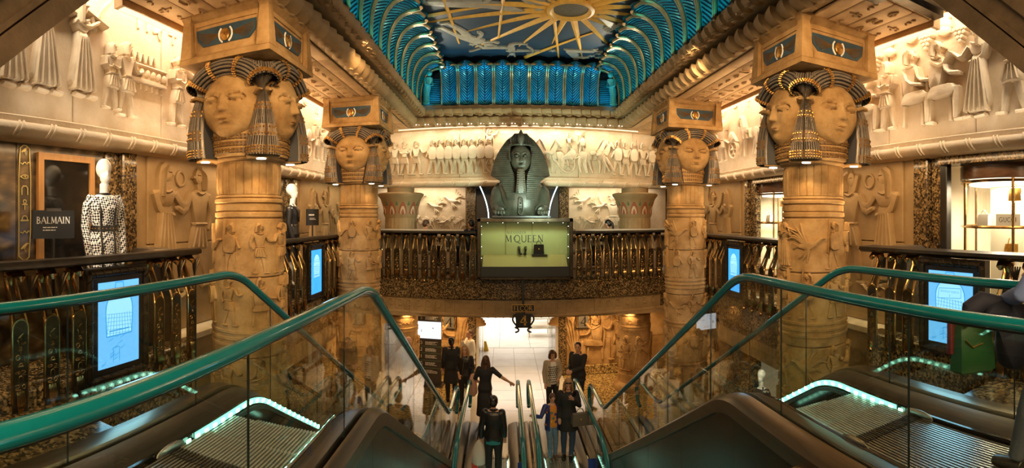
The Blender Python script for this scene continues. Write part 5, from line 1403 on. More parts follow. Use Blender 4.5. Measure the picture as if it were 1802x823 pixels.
    # landing plates with combs
    for ya, yb2, z in ((y0 - .6, steps_from - .02, zt), (y1 - .9, y1 + .3, zb)):
        if abs(yb2 - ya) < .2: continue
        sm = step_mb(w_, yb2 - ya, .05); q = MB(); q.v = [(xm + a, ya + b, z + .004 + c*(.45 if c > -.03 else 1)) for a, b, c in sm.v]; q.f = sm.f; q.m = sm.m
        part('landing_plate', q, [M['steel'], M['steel_dark']], t, smooth=False)
        q = MB(); yy = yb2 if z == zt else ya
        for i in range(28): x = xm - w_/2 + (i + .3)*w_/28; q.box((x, yy - .06, z), (x + .012, yy + .06, z + .012))
        part('comb', q, M['steel_dark'], t)
    # underside
    q = MB(); pts = [(y, z) for y, z in deck if y < y1 - 1.7]; rs = [[(xa, y, max(Z4b(zb) - .0, z - 1.14)), (xb, y, max(Z4b(zb), z - 1.14)), (xb, y, max(Z4b(zb), z - 1.14) - .02), (xa, y, max(Z4b(zb), z - 1.14) - .02)] for y, z in pts]; q.rings(rs, True); part('truss_soffit', q, M['clad'], t, smooth=False)
    return t
def Z4b(zb): return zb + .005
escalator('left escalator going down from the upper landing, beside the balmain balcony'.replace('balmain ', 'near left '), -1.54, -2.83, 3.95, 0, Z4, .25, 11.45, wi=.13, hin=1.06, joints=(1.94, 3.3, 4.65, 6.0, 7.35, 8.7, 10.05))
escalator('right escalator going down from the upper landing, beside the bright shop balcony', 1.65, 2.85, 3.95, 0, Z4, .45, 11.45, wi=.22, joints=(1.9, 3.25, 4.6, 5.95, 7.3, 8.65, 10.0))
# the middle pair falls from the lower floor towards the camera: built along reversed Y
def escalator_rev(label, xa, xb):
    t = escalator(label, xa, xb, 3.6, Z4, Z4 - 3.0, .35, 9.6, light=True, steps_from=1.75, wi=.12, wo=.12)
    t.rotation_euler = (0, 0, PI)
    return t
for lab, xa, xb, grp in (('lower left escalator of the middle pair, carrying a woman seen from behind', -1.24, -.09, 1), ('lower right escalator of the middle pair, with the boy and his mother at its top', .17, 1.30, 1)):
    t = escalator_rev(lab, xa, xb)
    # turn about the thing's own base, then move so that the upper end sits at y = 11.6
    cy = (.35 + 9.6)/2
    t.location = ((xa + xb)/2, 11.6 - (cy - .35), Z4 - 3.0)
    tx = (xa + xb)/2
# ---------------------------------------------------------------- sphinx on its lit showcase
def lerp_tab(tab, z):
    if z >= tab[0][0]: return tab[0][1]
    for (a, b), (c, d) in zip(tab, tab[1:]):
        if z >= c: return d + (b - d)*(z - c)/((a - c) or 1)
    return tab[-1][1]
t = thing('sphinx_statue', 'dark green stone sphinx lying on top of the lit showcase', 'statue', (0, 12.5, 1.62))
SM = M['sphinx']
p = MB(); p.bbox((-.72, 11.82, 1.605), (.72, 14.2, 1.66), .01); part('base_slab', p, M['black'], t)
def ell_ring(cx, cy, z, rx, ry, n=28, pw=.8):
    return [(cx + rx*math.copysign(abs(math.cos(a))**pw, math.cos(a)), cy + ry*math.copysign(abs(math.sin(a))**pw, math.sin(a)), z) for a in [2*PI*k/n for k in range(n)]]
p = MB(); p.rings([ell_ring(0, 12.72, 1.66, .52, .38), ell_ring(0, 12.68, 1.9, .50, .36), ell_ring(0, 12.68, 2.2, .56, .36), ell_ring(0, 12.72, 2.42, .60, .34), ell_ring(0, 12.76, 2.56, .52, .28), ell_ring(0, 12.76, 2.68, .30, .22)], True)
p.rings([[(q[0], 12.9 + (q[2] - 1.66)*0 + y, 1.66 + (q[1] - 0)) for q in [(rx*math.cos(a), max(0, .36 + .40*math.sin(a)), 0) for a in [2*PI*k/20 for k in range(20)]]] for y, rx in ((-.2, .48), (.4, .46), (.9, .54), (1.2, .50))], True)
part('body', p, SM, t, angle=1.5)
for s in (-1, 1):
    p = MB(); p.tube([(s*.50, 12.74, 2.45), (s*.575, 12.66, 2.25), (s*.59, 12.56, 1.98), (s*.56, 12.42, 1.80), (s*.54, 12.2, 1.755), (s*.53, 12.05, 1.745)], [(.12, .12), (.165, .2), (.165, .21), (.16, .17), (.135, .125), (.13, .11)], 18)
    part('foreleg', p, SM, t, angle=1.5)
    p = MB()
    p.tube([(s*.58, 12.62, 1.92 + .0), (s*.42, 12.34, 1.93), (s*.58, 12.18, 1.90), (s*.72, 12.34, 1.88)][:1] + [(s*.55 + .17*math.cos(a), 12.30 + .05*math.sin(a), 1.80 + .15*math.sin(a)) for a in [PI*k/10 for k in range(11)]], .016, 5); part('cuff', p, SM, t)
    for k in range(4):
        p = MB(); x = s*.53 + (k - 1.5)*.068; p.tube([(x, 12.08, 1.76), (x, 11.98, 1.765), (x, 11.91, 1.735), (x, 11.885, 1.69)], [.04, .042, .040, .026], 8); tn = part('toe', p, SM, t)
    # head cloth, pleated with horizontal ribs
    XO = [(3.74, .08), (3.72, .18), (3.68, .25), (3.58, .36), (3.48, .43), (3.35, .52), (3.23, .595), (3.10, .65), (2.95, .705), (2.77, .75), (2.70, .765), (2.665, .72), (2.57, .54), (2.4, .45), (2.2, .37), (2.06, .33)]
    XI = [(3.46, .0), (3.44, .20), (3.38, .255), (3.0, .27), (2.85, .23), (2.7, .17), (2.5, .15), (2.06, .15)]
    p = MB()
    def fn(u, v, s=s):
        z = 3.74 - 1.68*v; xo = lerp_tab(XO, z); xi = min(lerp_tab(XI, z), xo - .03); x = xi + (xo - xi)*u
        rib = .014*abs(math.sin(PI*v*34)) if z < 3.42 else .0
        y = 12.30 + .30*(x/.73)**2 + (.10 if z < 2.62 else 0)*0 + .28*max(0, (z - 3.3)/.44)**2 - rib
        if z < 2.66: y = 12.30 + .10*(x/.5)**2 - rib + .10*(2.66 - z)/.6*0
        return (s*x, y, z)
    p.grid(fn, 10, 136)
    def fo(u, v, s=s):                          # outer edge and back
        z = 3.74 - 1.68*v; xo = lerp_tab(XO, z); a = fn(1, v)
        k = [(a[0], a[1]), (s*xo*1.0, a[1] + .07), (s*xo*.85, 12.86), (0, 12.95)]
        i = min(int(u*3), 2); f = u*3 - i
        return (k[i][0]*(1-f) + k[i+1][0]*f, k[i][1]*(1-f) + k[i+1][1]*f, z)
    p.grid(fo, 6, 34); part('head_cloth', p, SM, t, angle=1.3)
fm = face_mb(.265, .345, .19, .06, 40, 48); fm.v = [(x, 12.36 - y, 3.10 + z) for x, y, z in fm.v]; part('face', fm, SM, t, angle=2)
for s in (-1, 1): p = MB(); p.tube([(s*.262, 12.26, 3.02), (s*.285, 12.25, 3.12), (s*.29, 12.26, 3.22)], [(.02, .03), (.035, .045), (.02, .03)], 8); part('ear', p, SM, t)
p = MB(); p.rings([[(x*w_, 12.20 + y + dy, z) for x, y in ((-1, .06), (-1, -.05), (-.5, -.085), (.5, -.085), (1, -.05), (1, .06))] for z, w_, dy in ((2.82, .085, 0), (2.6, .10, -.01), (2.32, .125, -.02), (2.22, .125, 0))], True)
for k in range(9): p.box((-.10, 12.085, 2.28 + .055*k), (.10, 12.13, 2.30 + .055*k))
part('beard', p, SM, t, angle=.5)
p = MB(); p.tube([(.27*math.cos(a)*1.0, 12.42 - .24*math.sin(a), 3.44) for a in [PI*k/14 for k in range(15)]], [(.035, .03)]*15, 6); part('brow_band', p, SM, t)
p = MB()
for k in range(-5, 6): p.tube([(k*.045, 12.20 + .012*k*k*.3, 3.46), (k*.05, 12.26 + .01*k*k*.3, 3.60), (k*.028, 12.42, 3.74)], .020, 5)
part('crown_pleat', p, SM, t)
p = MB(); p.tube([(0, 12.16, 3.42), (0, 12.12, 3.52), (0, 12.12, 3.64), (0, 12.16, 3.72), (0, 12.2, 3.80)], [(.05, .03), (.075, .03), (.085, .03), (.05, .03), (.015, .02)], 10); p.sph((0, 12.1, 3.63), (.03, .04, .05), 8, 6); part('cobra', p, SM, t)
cf = lambda a, b, h: Vector((a, 12.30 + (b - 1.9)*0 - h - .02, b))
r = Relief(cf, 0, 0, 1, 1, .02); r.s_([(-.055, 1.72), (-.055, 2.08), (0, 2.14), (.055, 2.08), (.055, 1.72), (0, 1.68), (-.055, 1.72)], .012); r.build('cartouche', SM, t)
for k in range(5): rel(cf, 'glyph', 0, 1.72 + .075*k, .065, 1, .02, k + 3).build('hieroglyph', SM, t)
area('sphinx_fill', (.5, 10.6, 1.9), (0, 12.4, 2.9), .5, .3, 45, (.72, 1.0, .80), ax='X')

t = thing('lit_showcase', 'glass fronted bronze showcase with gold lettering hung on the back balcony below the sphinx', 'showcase', (.09, 12.3, .13))
x0, x1, y0, y1, z0, z1 = -1.07, 1.26, 11.80, 12.66, .12, 1.60
for a, b in (((x0, y0, z0), (x1, y1, z0 + .06)), ((x0, y0, z1 - .10), (x1, y1, z1)), ((x0, y0, z0), (x0 + .09, y0 + .09, z1)), ((x1 - .09, y0, z0), (x1, y0 + .09, z1)), ((x0, y1 - .06, z0), (x0 + .06, y1, z1)), ((x1 - .06, y1 - .06, z0), (x1, y1, z1))):
    p = MB(); p.bbox(a, b, .012); part('frame_bar', p, M['bronze'], t)
p = MB(); p.box((x0 + .09, y0 + .03, z0 + .06), (x1 - .09, y0 + .08, .42)); part('kick_panel', p, M['black'], t)
p = MB(); p.box((x0 + .05, y1 - .10, z0 + .06), (x1 - .05, y1 - .06, z1 - .1)); part('back_panel', p, M['show_back'], t)
for s in (0, 1):
    xx = x0 + .03 if s == 0 else x1 - .05; p = MB(); p.box((xx, y0 + .1, z0 + .06), (xx + .02, y1 - .06, z1 - .1)); part('side_panel', p, M['glass_case'], t)
p = MB(); p.prism([(11.90, .42), (12.42, .66), (12.55, .66), (12.55, .40), (11.90, .40)], lambda u, v, h: (h, u, v), x0 + .12, x1 - .12); part('display_slope', p, M['show_gold'], t, smooth=False)
p = MB(); p.box((x0 + .09, y0 + .035, .42), (x1 - .09, y0 + .045, z1 - .10)); part('front_glass', p, M['glass_case'], t, smooth=False)
for sx in (-.38, .30):
    p = MB(); p.box((sx - .004, y1 - .115, .6), (sx + .004, y1 - .10, z1 - .1)); part('panel_joint', p, M['joint'], t)
fg = wall_frame((0, y0 + .034, 0), (1, 0, 0), (0, -1, 0))
p = MB(); lettering(p, 'ALEXANDER', fg, -.12, 1.225, .062, .004, .10); lettering(p, 'M', fg, -.30, 1.02, .165, .004, .12); lettering(p, 'C', fg, -.155, 1.075, .075, .004, .13); lettering(p, 'QUEEN', fg, .19, 1.02, .165, .004, .12, .11); part('lettering', p, M['black'], t, smooth=False)
p = MB()
for k in range(6): p.sph((x0 + .25 + .37*k, y0 + .16, z1 - .115), .010, 8, 6)
for zz in (.62, .9, 1.2, 1.4): p.sph((x0 + .10, y0 + .16, zz), .010, 8, 6); p.sph((x1 - .10, y0 + .16, zz), .010, 8, 6)
part('pin_lamp', p, M['star_light'], t)
area('showcase_light', (.09, 12.1, 1.485), (.09, 12.3, .5), 2.0, .3, 3.6, (.98, 1.0, .66), ax='X')
# handbag and sandals inside
def handbag(label, loc, w_, h, d, m, rz=0, cat='handbag', group=None, name='handbag'):
    t = thing(name, label, cat, loc, rz, group)
    L = lambda x, y, z: (x, y, z)
    p = MB(); p.rings([[(sx*w_/2*k, sy*d/2*kk, z) for sx, sy in ((-1, -1), (1, -1), (1, 1), (-1, 1))] for z, k, kk in ((0, .94, .9), (.015, 1, 1), (h*.75, .95, .7), (h, .90, .35))], True)
    body = p.build('body', m, t); fl_ = MB(); fl_.box((-w_*.46, -d*.5 - .006, h*.55), (w_*.46, -d*.30, h*1.01)); f_ = fl_.build('flap', m, t)
    hm = MB(); hm.tube([(w_*.22*math.cos(a), 0, h*.97 + h*.38*math.sin(a)) for a in [PI*k/10 for k in range(11)]], .009, 6); hh = hm.build('handle', m, t)
    ck = MB(); ck.box((-.015, -d*.5 - .012, h*.52), (.015, -d*.5 - .004, h*.62)); cc = ck.build('clasp', M['gold'], t)
    for q in (body, f_, hh, cc): q.matrix_parent_inverse = Matrix()
    return t
p = MB(); p.box((.28, 12.28, .655), (.68, 12.52, .675)); tag(p.build('display_tray', M['black'], None), 'flat black tray under the black bag in the lit showcase', 'tray')
handbag('black structured handbag standing in the lit showcase', (.46, 12.38, .68), .27, .25, .10, M['black_gloss'])
def sandal(label, loc, rz):
    t = thing('sandal', label, 'shoe', loc, rz, 'heeled sandals in the showcase')
    ps = []
    p = MB(); p.tube([(0, .10, .115), (0, .03, .10), (0, -.06, .03), (0, -.13, .012)], [(.03, .008), (.026, .008), (.03, .008), (.036, .008)], 8, up=(0, 0, 1)); ps.append(p.build('sole', M['black_gloss'], t))
    p = MB(); p.tube([(0, .10, .11), (0, .105, .0)], [.012, .006], 6); ps.append(p.build('heel', M['black_gloss'], t))
    p = MB()
    for z in (.135, .165, .20): p.tube([(.034*math.cos(a), .07 + .036*math.sin(a), z) for a in [2*PI*k/12 for k in range(12)]], .009, 5, closed=True)
    ps.append(p.build('strap', M['black_gloss'], t)); p = MB(); p.tube([(.036*math.cos(a), -.09, .02 + .03*math.sin(a)) for a in [PI*k/6 for k in range(7)]], .010, 5); ps.append(p.build('strap', M['black_gloss'], t))
    for q in ps: q.matrix_parent_inverse = Matrix()
sandal('strappy black heeled sandal in the showcase, left one of the pair', (-.02, 12.42, .662), .2); sandal('strappy black heeled sandal in the showcase, right one of the pair', (.12, 12.42, .662), -.15)

# ---------------------------------------------------------------- hanging floor sign
t = thing('floor_sign', 'black and gold hanging sign reading FLOOR 4 in front of the back balcony', 'sign', (.05, 11.95, -1.15))
fs = wall_frame((.05, 11.93, 0), (1, 0, 0), (0, -1, 0))
p = MB(); p.box((.02, 11.93, -.62), (.08, 11.99, .14)); p.sph((.05, 11.92, -.60), .035, 10, 8); part('post', p, M['black'], t)
p = MB(); p.prism([(-.27, -.68), (.27, -.68), (.27, -.52), (-.27, -.52)], fs, -.03, .0); part('name_plate', p, M['black'], t, smooth=False)
p = MB(); lettering(p, 'FLOOR', fs, 0, -.655, .11, .006, .12, .10)
for q in (((-.28, -.69), (.28, -.675)), ((-.28, -.525), (.28, -.51)), ((-.28, -.69), (-.265, -.51)), ((.265, -.69), (.28, -.51))): p.prism([(q[0][0], q[0][1]), (q[1][0], q[0][1]), (q[1][0], q[1][1]), (q[0][0], q[1][1])], fs, 0, .006)
part('lettering', p, M['gold'], t, smooth=False)
p = MB(); p.prism([(-.17, -1.08), (.17, -1.08), (.20, -.74), (-.20, -.74)], fs, -.03, 0)
p.prism([(-.05, -.74), (.05, -.74), (.05, -.68), (-.05, -.68)], fs, -.03, 0); part('number_plate', p, M['black'], t, smooth=False)
p = MB(); lettering(p, '4', fs, .02, -1.02, .24, .008, .16); part('number', p, M['gold'], t, smooth=False)
for s in (-1, 1):
    p = MB(); p.tube([fs(s*(.205 + .055*math.sin(k*.5) + .01*k*0), -.76 - .035*k, -.015) for k in range(9)] + [fs(s*(.20 - .09*math.sin(a)), -1.08 - .055 + .055*math.cos(a) - .0, -.015) for a in [PI*k/6 for k in range(7)]], .022, 7); part('scroll', p, M['black'], t)

# ---------------------------------------------------------------- number plates by the doorway
for s, lb in ((-1, 'square number 4 plate on the wall left of the doorway, above the standing women'), (1, 'square number 4 plate on the wall right of the doorway')):
    x = -2.16 if s < 0 else 2.09
    t = thing('number_plate', lb, 'sign', (x, 15.36, -1.92), 0, 'number 4 wall plates')
    fr = wall_frame((x, 15.36, -1.70), (1, 0, 0), (0, -1, 0))
    p = MB(); p.prism([(-.16, -.20), (.16, -.20), (.16, .20), (-.16, .20)], fr, 0, .02); part('plate', p, M['sign_silver'], t, smooth=False)
    p = MB()
    for a, b in (((-.24, -.22), (.24, -.20)), ((-.24, .20), (.24, .22)), ((-.24, -.22), (-.22, .22)), ((.22, -.22), (.24, .22))): p.prism([a, (b[0], a[1]), b, (a[0], b[1])], fr, 0, .03)
    part('frame', p, M['bronze_dark'], t, smooth=False)
    p = MB(); lettering(p, '4', fr, .03, -.14, .28, .006, .14); o = MB(); o.v = [q for q in p.v]; o.f = p.f; o.v = [(q[0], q[1] - .02, q[2]) for q in p.v]; part('number', o, M['black'], t, smooth=False)
    for sx in (-1, 1): p = MB(); p.tube([fr(sx*(.19 + .018*math.sin(k*.9)), -.17 + .034*k, .02) for k in range(11)], .012, 5); part('side_scroll', p, M['gold'], t)

# ---------------------------------------------------------------- floor directory
t = thing('floor_directory', 'tall grey floor directory board with a lit white panel, left of the lower hall', 'sign', (-2.65, 14.55, Z4))
fd = wall_frame((-2.65, 14.5, 0), (.995, -.1, 0), (-.1, -.995, 0))
p = MB(); p.prism([(-.36, Z4 + .03), (.36, Z4 + .03), (.36, -1.0), (-.36, -1.0)], fd, -.06, 0); part('board', p, M['sign_grey'], t, smooth=False)
p = MB(); p.prism([(-.45, Z4), (.45, Z4), (.45, Z4 + .03), (-.45, Z4 + .03)], fd, -.28, .22); part('foot_plate', p, M['steel_dark'], t, smooth=False)
p = MB(); p.prism([(-.36, -2.02), (.36, -2.02), (.36, -1.52), (-.36, -1.52)], fd, 0, .008); part('lit_panel', p, M['sign_white'], t, smooth=False)
tx = MB()
for n_, z in (('5', -1.45), ('3', -2.20), ('2', -2.40), ('1', -2.60), ('G', -2.82), ('LG', -3.05)):
    lettering(tx, n_, fd, -.25, z, .09, .006, .16, .1); faux_lines(tx, fd, -.13, z + .07, .40, 4, .010, .026, .005, len(n_) + int(-z*10))
p = MB(); f9 = lambda u, v, h: fd(u, v, h + .008); lettering(p, '4', f9, -.25, -1.84, .09, .004, .14); p.prism([(.09, -1.72), (.13, -1.72), (.13, -1.69), (.09, -1.69)], f9, 0, .004); faux_lines(p, f9, -.10, -1.90, .3, 3, .006, .03, .003, 8); part('panel_number', p, M['sign_silver'], t, smooth=False)
part('lettering', tx, M['white'], t, smooth=False)
p = MB()
for z in (-2.27, -2.47, -2.69, -2.91): p.prism([(-.28, z), (.36, z), (.36, z + .012), (-.28, z + .012)], fd, 0, .006)
part('divider', p, M['lotus_green'], t, smooth=False)

# ---------------------------------------------------------------- things on the near left balcony
t = thing('picture_board', 'black board in an oak frame on the marble wall behind the sign stand', 'board', (-5.0, 3.65, 1.1))
fl_ = wall_frame((-4.99, 0, 0), (0, 1, 0), (1, 0, 0))
p = MB(); p.prism([(3.30, 1.14), (4.00, 1.14), (4.00, 2.30), (3.30, 2.30)], fl_, 0, .02); part('panel', p, M['black_gloss'], t, smooth=False)
for a, b in (((3.22, 1.06), (4.08, 1.14)), ((3.22, 2.30), (4.08, 2.38)), ((3.22, 1.14), (3.30, 2.30)), ((4.00, 1.14), (4.08, 2.30))):
    p = MB(); p.prism([a, (b[0], a[1]), b, (a[0], b[1])], fl_, -.005, .045); part('frame_bar', p, M['oak'], t, smooth=False)
r = Relief(fl_, 0, 0, 1, 1, .008); r.s_([(2.98, 1.2), (2.98, 2.4), (3.06, 2.46), (3.14, 2.4), (3.14, 1.2), (3.06, 1.14), (2.98, 1.2)], .008)
r2 = [rel(fl_, 'glyph', 3.06, 1.25 + .155*k, .13, 1, .008, (3, 0, 8, 4, 2, 5, 0, 3)[k]) for k in range(8)]
for q in r2: r.add(q.v, q.f)
t = r.build('wall_cartouche', M['show_gold'], walls[-1])
t = thing('sign_stand', 'black shop name sign on a slim post in front of the oak framed board', 'sign', (-4.42, 3.03, .0))
fr = wall_frame((-4.42, 3.03, 0), (.25, .968, 0), (.968, -.25, 0))
p = MB(); p.prism([(-.235, 1.42), (.235, 1.42), (.235, 1.71), (-.235, 1.71)], fr, -.015, .015); part('board', p, M['black'], t, smooth=False)
p = MB(); p.prism([(-.08, 1.70), (.08, 1.70), (.08, 1.73), (-.08, 1.73)], fr, -.02, .025); part('clip', p, M['steel_dark'], t, smooth=False)
p = MB(); p.tube([(-4.42, 3.03, .02), (-4.42, 3.03, 1.42)], .018, 8); part('post', p, M['black'], t)
p = MB(); p.lathe([(.02, .0), (.16, .0), (.16, .012), (.03, .03)], 20, (-4.42, 3.03, 0)); part('foot', p, M['black'], t)
p = MB(); f2 = lambda u, v, h: fr(u, v, h + .015); lettering(p, 'BALMAIN', f2, 0, 1.575, .066, .003, .13, .10); faux_lines(p, f2, -.12, 1.53, .24, 2, .009, .028, .002, 3); part('lettering', p, M['white'], t, smooth=False)
t = thing('sign_stand', 'small black sign on a post beside the black jacket mannequin', 'sign', (-4.45, 9.75, 0))
fr = wall_frame((-4.45, 9.75, 0), (.6, .8, 0), (.8, -.6, 0))
p = MB(); p.prism([(-.15, 1.45), (.15, 1.45), (.15, 1.80), (-.15, 1.80)], fr, -.015, .015); part('board', p, M['black'], t, smooth=False)
p = MB(); p.tube([(-4.45, 9.75, .0), (-4.45, 9.75, 1.46)], .018, 8); part('post', p, M['black'], t)
p = MB(); f2 = lambda u, v, h: fr(u, v, h + .015); faux_lines(p, f2, -.10, 1.66, .2, 1, .03, .04, .002, 4); faux_lines(p, f2, -.08, 1.6, .16, 2, .008, .025, .002, 5); part('lettering', p, M['white'], t, smooth=False)
for i, (s, y, lb) in enumerate(((-1, 4.62, 'grey marble ledge block behind the left balustrade end, near the big column'), (1, 4.55, 'grey marble ledge block behind the right balustrade end, near the carved panel'), (1, 9.9, 'grey marble ledge block behind the far right balustrade'))):
    t = thing('plinth_block', lb, 'plinth', (s*4.45, y, 0), 0, 'marble blocks behind the balustrades')
    p = MB(); p.bbox((s*4.45 - .2, y - .2, 0), (s*4.45 + .2, y + .16, 1.17), .03); part('block', p, M['steel_dark'], t)
    p = MB(); p.bbox((s*4.45 - .22, y - .22, 1.17), (s*4.45 + .22, y + .18, 1.25), .035); part('top', p, M['steel'], t)

# ---------------------------------------------------------------- glass cylinder showcases of the shop
for (cx, cy, lb) in ((5.92, 3.6, 'brass and glass cylinder showcase in the near right shop window'), (5.9, 9.35, 'brass and glass cylinder showcase in the far right shop window')):
    t = thing('cylinder_showcase', lb, 'showcase', (cx, cy, 0), 0, 'cylinder showcases'); R_ = .85
    p = MB(); p.lathe([(R_ + .02, 2.16), (R_ + .03, 2.17), (R_ + .03, 2.36), (R_ + .02, 2.37)], 40, (cx, cy, 0)); part('wooden_top', p, M['walnut'], t)
    p = MB(); p.lathe([(R_, .0), (R_, .35)], 40, (cx, cy, 0)); part('base', p, M['walnut'], t)
    for z in (.36, 1.50, 2.13):
        p = MB(); p.tube([(cx + R_*math.cos(2*PI*k/40), cy + R_*math.sin(2*PI*k/40), z) for k in range(40)], .022, 6, closed=True); part('brass_ring', p, M['brass'], t)
    p = MB()
    for k in range(6): a = 2*PI*k/6 + .42; p.tube([(cx + R_*math.cos(a), cy + R_*math.sin(a), .3), (cx + R_*math.cos(a), cy + R_*math.sin(a), 2.2)], .022, 6)
    part('brass_post', p, M['brass'], t)
    p = MB(); p.lathe([(R_ - .02, .36), (R_ - .02, 2.14)], 40, (cx, cy, 0), caps=False); part('glass_wall', p, M['glass_case'], t)
    p = MB(); p.lathe([(R_ - .05, 1.49), (R_ - .05, 1.51)], 40, (cx, cy, 0)); part('shelf', p, M['glass_case'], t)
    p = MB(); p.lathe([(R_ - .1, 2.10), (R_ - .1, 2.12)], 30, (cx, cy, 0)); part('light_disc', p, M['case_light'], t)
    p = MB()
    for k in range(3): a = -.5 + .55*k; p.box((cx + .62*math.cos(a) - .015, cy + .62*math.sin(a) - .015, .4), (cx + .62*math.cos(a) + .015, cy + .62*math.sin(a) + .015, 2.1))
    part('light_strip', p, M['case_light'], t)
    p = MB(); p.box((cx - .02, cy - .5, .38), (cx + .02, cy + .5, 2.1)); o = part('back_board', p, M['cream'], t)
    n_ = 'near' if cy < 5 else 'far'
    handbag('small gold handbag on the upper shelf of the %s cylinder showcase' % n_, (cx - .45, cy - .18, 1.86), .20, .18, .08, M['gold'], 1.2, group='gold bags in the cylinder showcases')
    p = MB(); p.lathe([(.10, 1.835), (.10, 1.855)], 16, (cx - .45, cy - .18, 0)); part('riser', p, M['glass_case'], t)
    p = MB(); p.lathe([(.012, 1.5), (.012, 1.84)], 6, (cx - .45, cy - .18, 0)); part('riser_stem', p, M['brass'], t)
    handbag('gold clutch bag on the lower level of the %s cylinder showcase' % n_, (cx - .42, cy - .1, 1.02), .22, .24, .08, M['gold'], 1.3, group='gold bags in the cylinder showcases')
    p = MB(); p.lathe([(.12, .36), (.12, 1.02)], 16, (cx - .42, cy - .1, 0)); part('pedestal', p, M['white'], t)
    handbag('pale bag on the glass shelf of the %s cylinder showcase' % n_, (cx - .5, cy + .3, 1.515), .20, .16, .08, M['cloth_white'], 1.5, group='pale bags in the cylinder showcases')
    area('case_lamp', (cx, cy, 2.08), (cx, cy, 0), .6, .6, 80, WHITE)
t = thing('name_card', 'white shop name card on the glass shelf of the near right showcase', 'sign', (5.36, 3.46, 1.512))
fr = wall_frame((5.36, 3.46, 0), (.42, -.907, 0), (-.907, -.42, 0))
p = MB(); p.prism([(-.17, 1.512), (.17, 1.512), (.17, 1.68), (-.17, 1.68)], fr, -.02, 0); part('card', p, M['white'], t, smooth=False)
p = MB(); lettering(p, 'GUCCI', fr, 0, 1.57, .06, .002, .12, .14); part('lettering', p, M['black'], t, smooth=False)

# ---------------------------------------------------------------- lower hall odds and ends
t = thing('display_table', 'white open display table in the bright store beyond the doorway', 'table', (.95, 20.6, Z4))
for z in (.35, .75): p = MB(); p.box((.6, 20.3, Z4 + z), (1.5, 21.0, Z4 + z + .04)); part('shelf', p, M['cream'], t)
for x in (.62, 1.44):
    for y in (20.32, 20.94): p = MB(); p.box((x, y, Z4), (x + .04, y + .04, Z4 + .78)); part('leg', p, M['cream'], t)
t = thing('display_table', 'second white display table further back in the bright store', 'table', (1.2, 23, Z4))
p = MB(); p.box((.8, 22.6, Z4 + .7), (2.2, 23.3, Z4 + .76)); part('shelf', p, M['cream'], t)
for x in (.82, 2.14): p = MB(); p.box((x, 22.65, Z4), (x + .05, 22.7, Z4 + .7)); part('leg', p, M['cream'], t)
p = MB(); p.prism([(-.13, 0), (.13, 0), (.04, .36), (-.04, .36)], lambda u, v, h: (-1.13 + u, 18.3 + h, Z4 + v), -.02, .02); p.prism([(-.13, 0), (.13, 0), (.04, .36), (-.04, .36)], lambda u, v, h: (-1.13 + u, 18.42 + h - v*.2, Z4 + v), -.02, .02); tag(p.build('floor_cone', M['yellow'], None, smooth=False), 'yellow folding floor sign at the left edge of the doorway', 'sign')
# queue post with rosette bases by the left escalator foot
t = thing('queue_post', 'slim barrier post standing left of the middle escalators', 'post', (-1.98, 10.9, Z4))
p = MB(); p.tube([(-1.98, 10.9, Z4 + .02), (-1.98, 10.9, Z4 + 1.0)], .028, 10); part('shaft', p, M['brass'], t)
p = MB(); p.sph((-1.98, 10.9, Z4 + 1.02), .04, 10, 8); part('finial', p, M['brass'], t)
def rosette(x, y, lb, m):
    t = thing('floor_rosette', lb, 'inlay', (x, y, Z4), 0, 'round metal rosettes on the floor')
    p = MB(); p.lathe([(.34, Z4 + .0), (.34, Z4 + .012), (.28, Z4 + .014), (.28, Z4)], 28, (x, y, 0), caps=False); part('rim', p, m, t)
    p = MB(); p.lathe([(.10, Z4), (.09, Z4 + .018)], 16, (x, y, 0)); part('hub', p, m, t)
    for k in range(14):
        a = 2*PI*k/14; p = MB(); p.tube([(x + .10*math.cos(a), y + .10*math.sin(a), Z4 + .008), (x + .29*math.cos(a), y + .29*math.sin(a), Z4 + .008)], [.014, .026], 6, flat=.3, up=(0, 0, 1)); part('petal', p, m, t)
rosette(-1.98, 10.9, 'round metal rosette around the foot of the barrier post', M['steel'])
rosette(-2.55, 10.9, 'round gilt rosette on the floor left of the barrier post', M['brass'])
# small warning plates on the escalator newels
for i, (x, lb, m) in enumerate(((-1.30, 'red warning plate at the left end of the lower left escalator', 'red'), (-.98, 'second red warning plate beside the lower left escalator', 'red'), (-.10, 'blue warning plate between the two middle escalators', 'blue_sign'), (1.26, 'blue warning plate at the right side of the lower right escalator', 'blue_sign'))):
    t = thing('warning_plate', lb, 'sign', (x, 9.35, Z4 + .3), 0, 'warning plates on the middle escalators')
    fr = wall_frame((x, 9.30, Z4 + .1), (1, 0, 0), (0, -1, 0))
    p = MB(); p.prism([(-.06, 0), (.06, 0), (.06, .26), (-.06, .26)], fr, -.01, 0); part('plate', p, M[m], t, smooth=False)
    p = MB()
    for k in range(2): r = Relief(fr, 0, .06 + .11*k, .045, 1, .004); r.ring((0, 0), .8, .16, 1, 14); r.s_([(-.5, .5), (.5, -.5)], .14); p.add(r.v, r.f)
    part('symbol', p, M['white'], t)
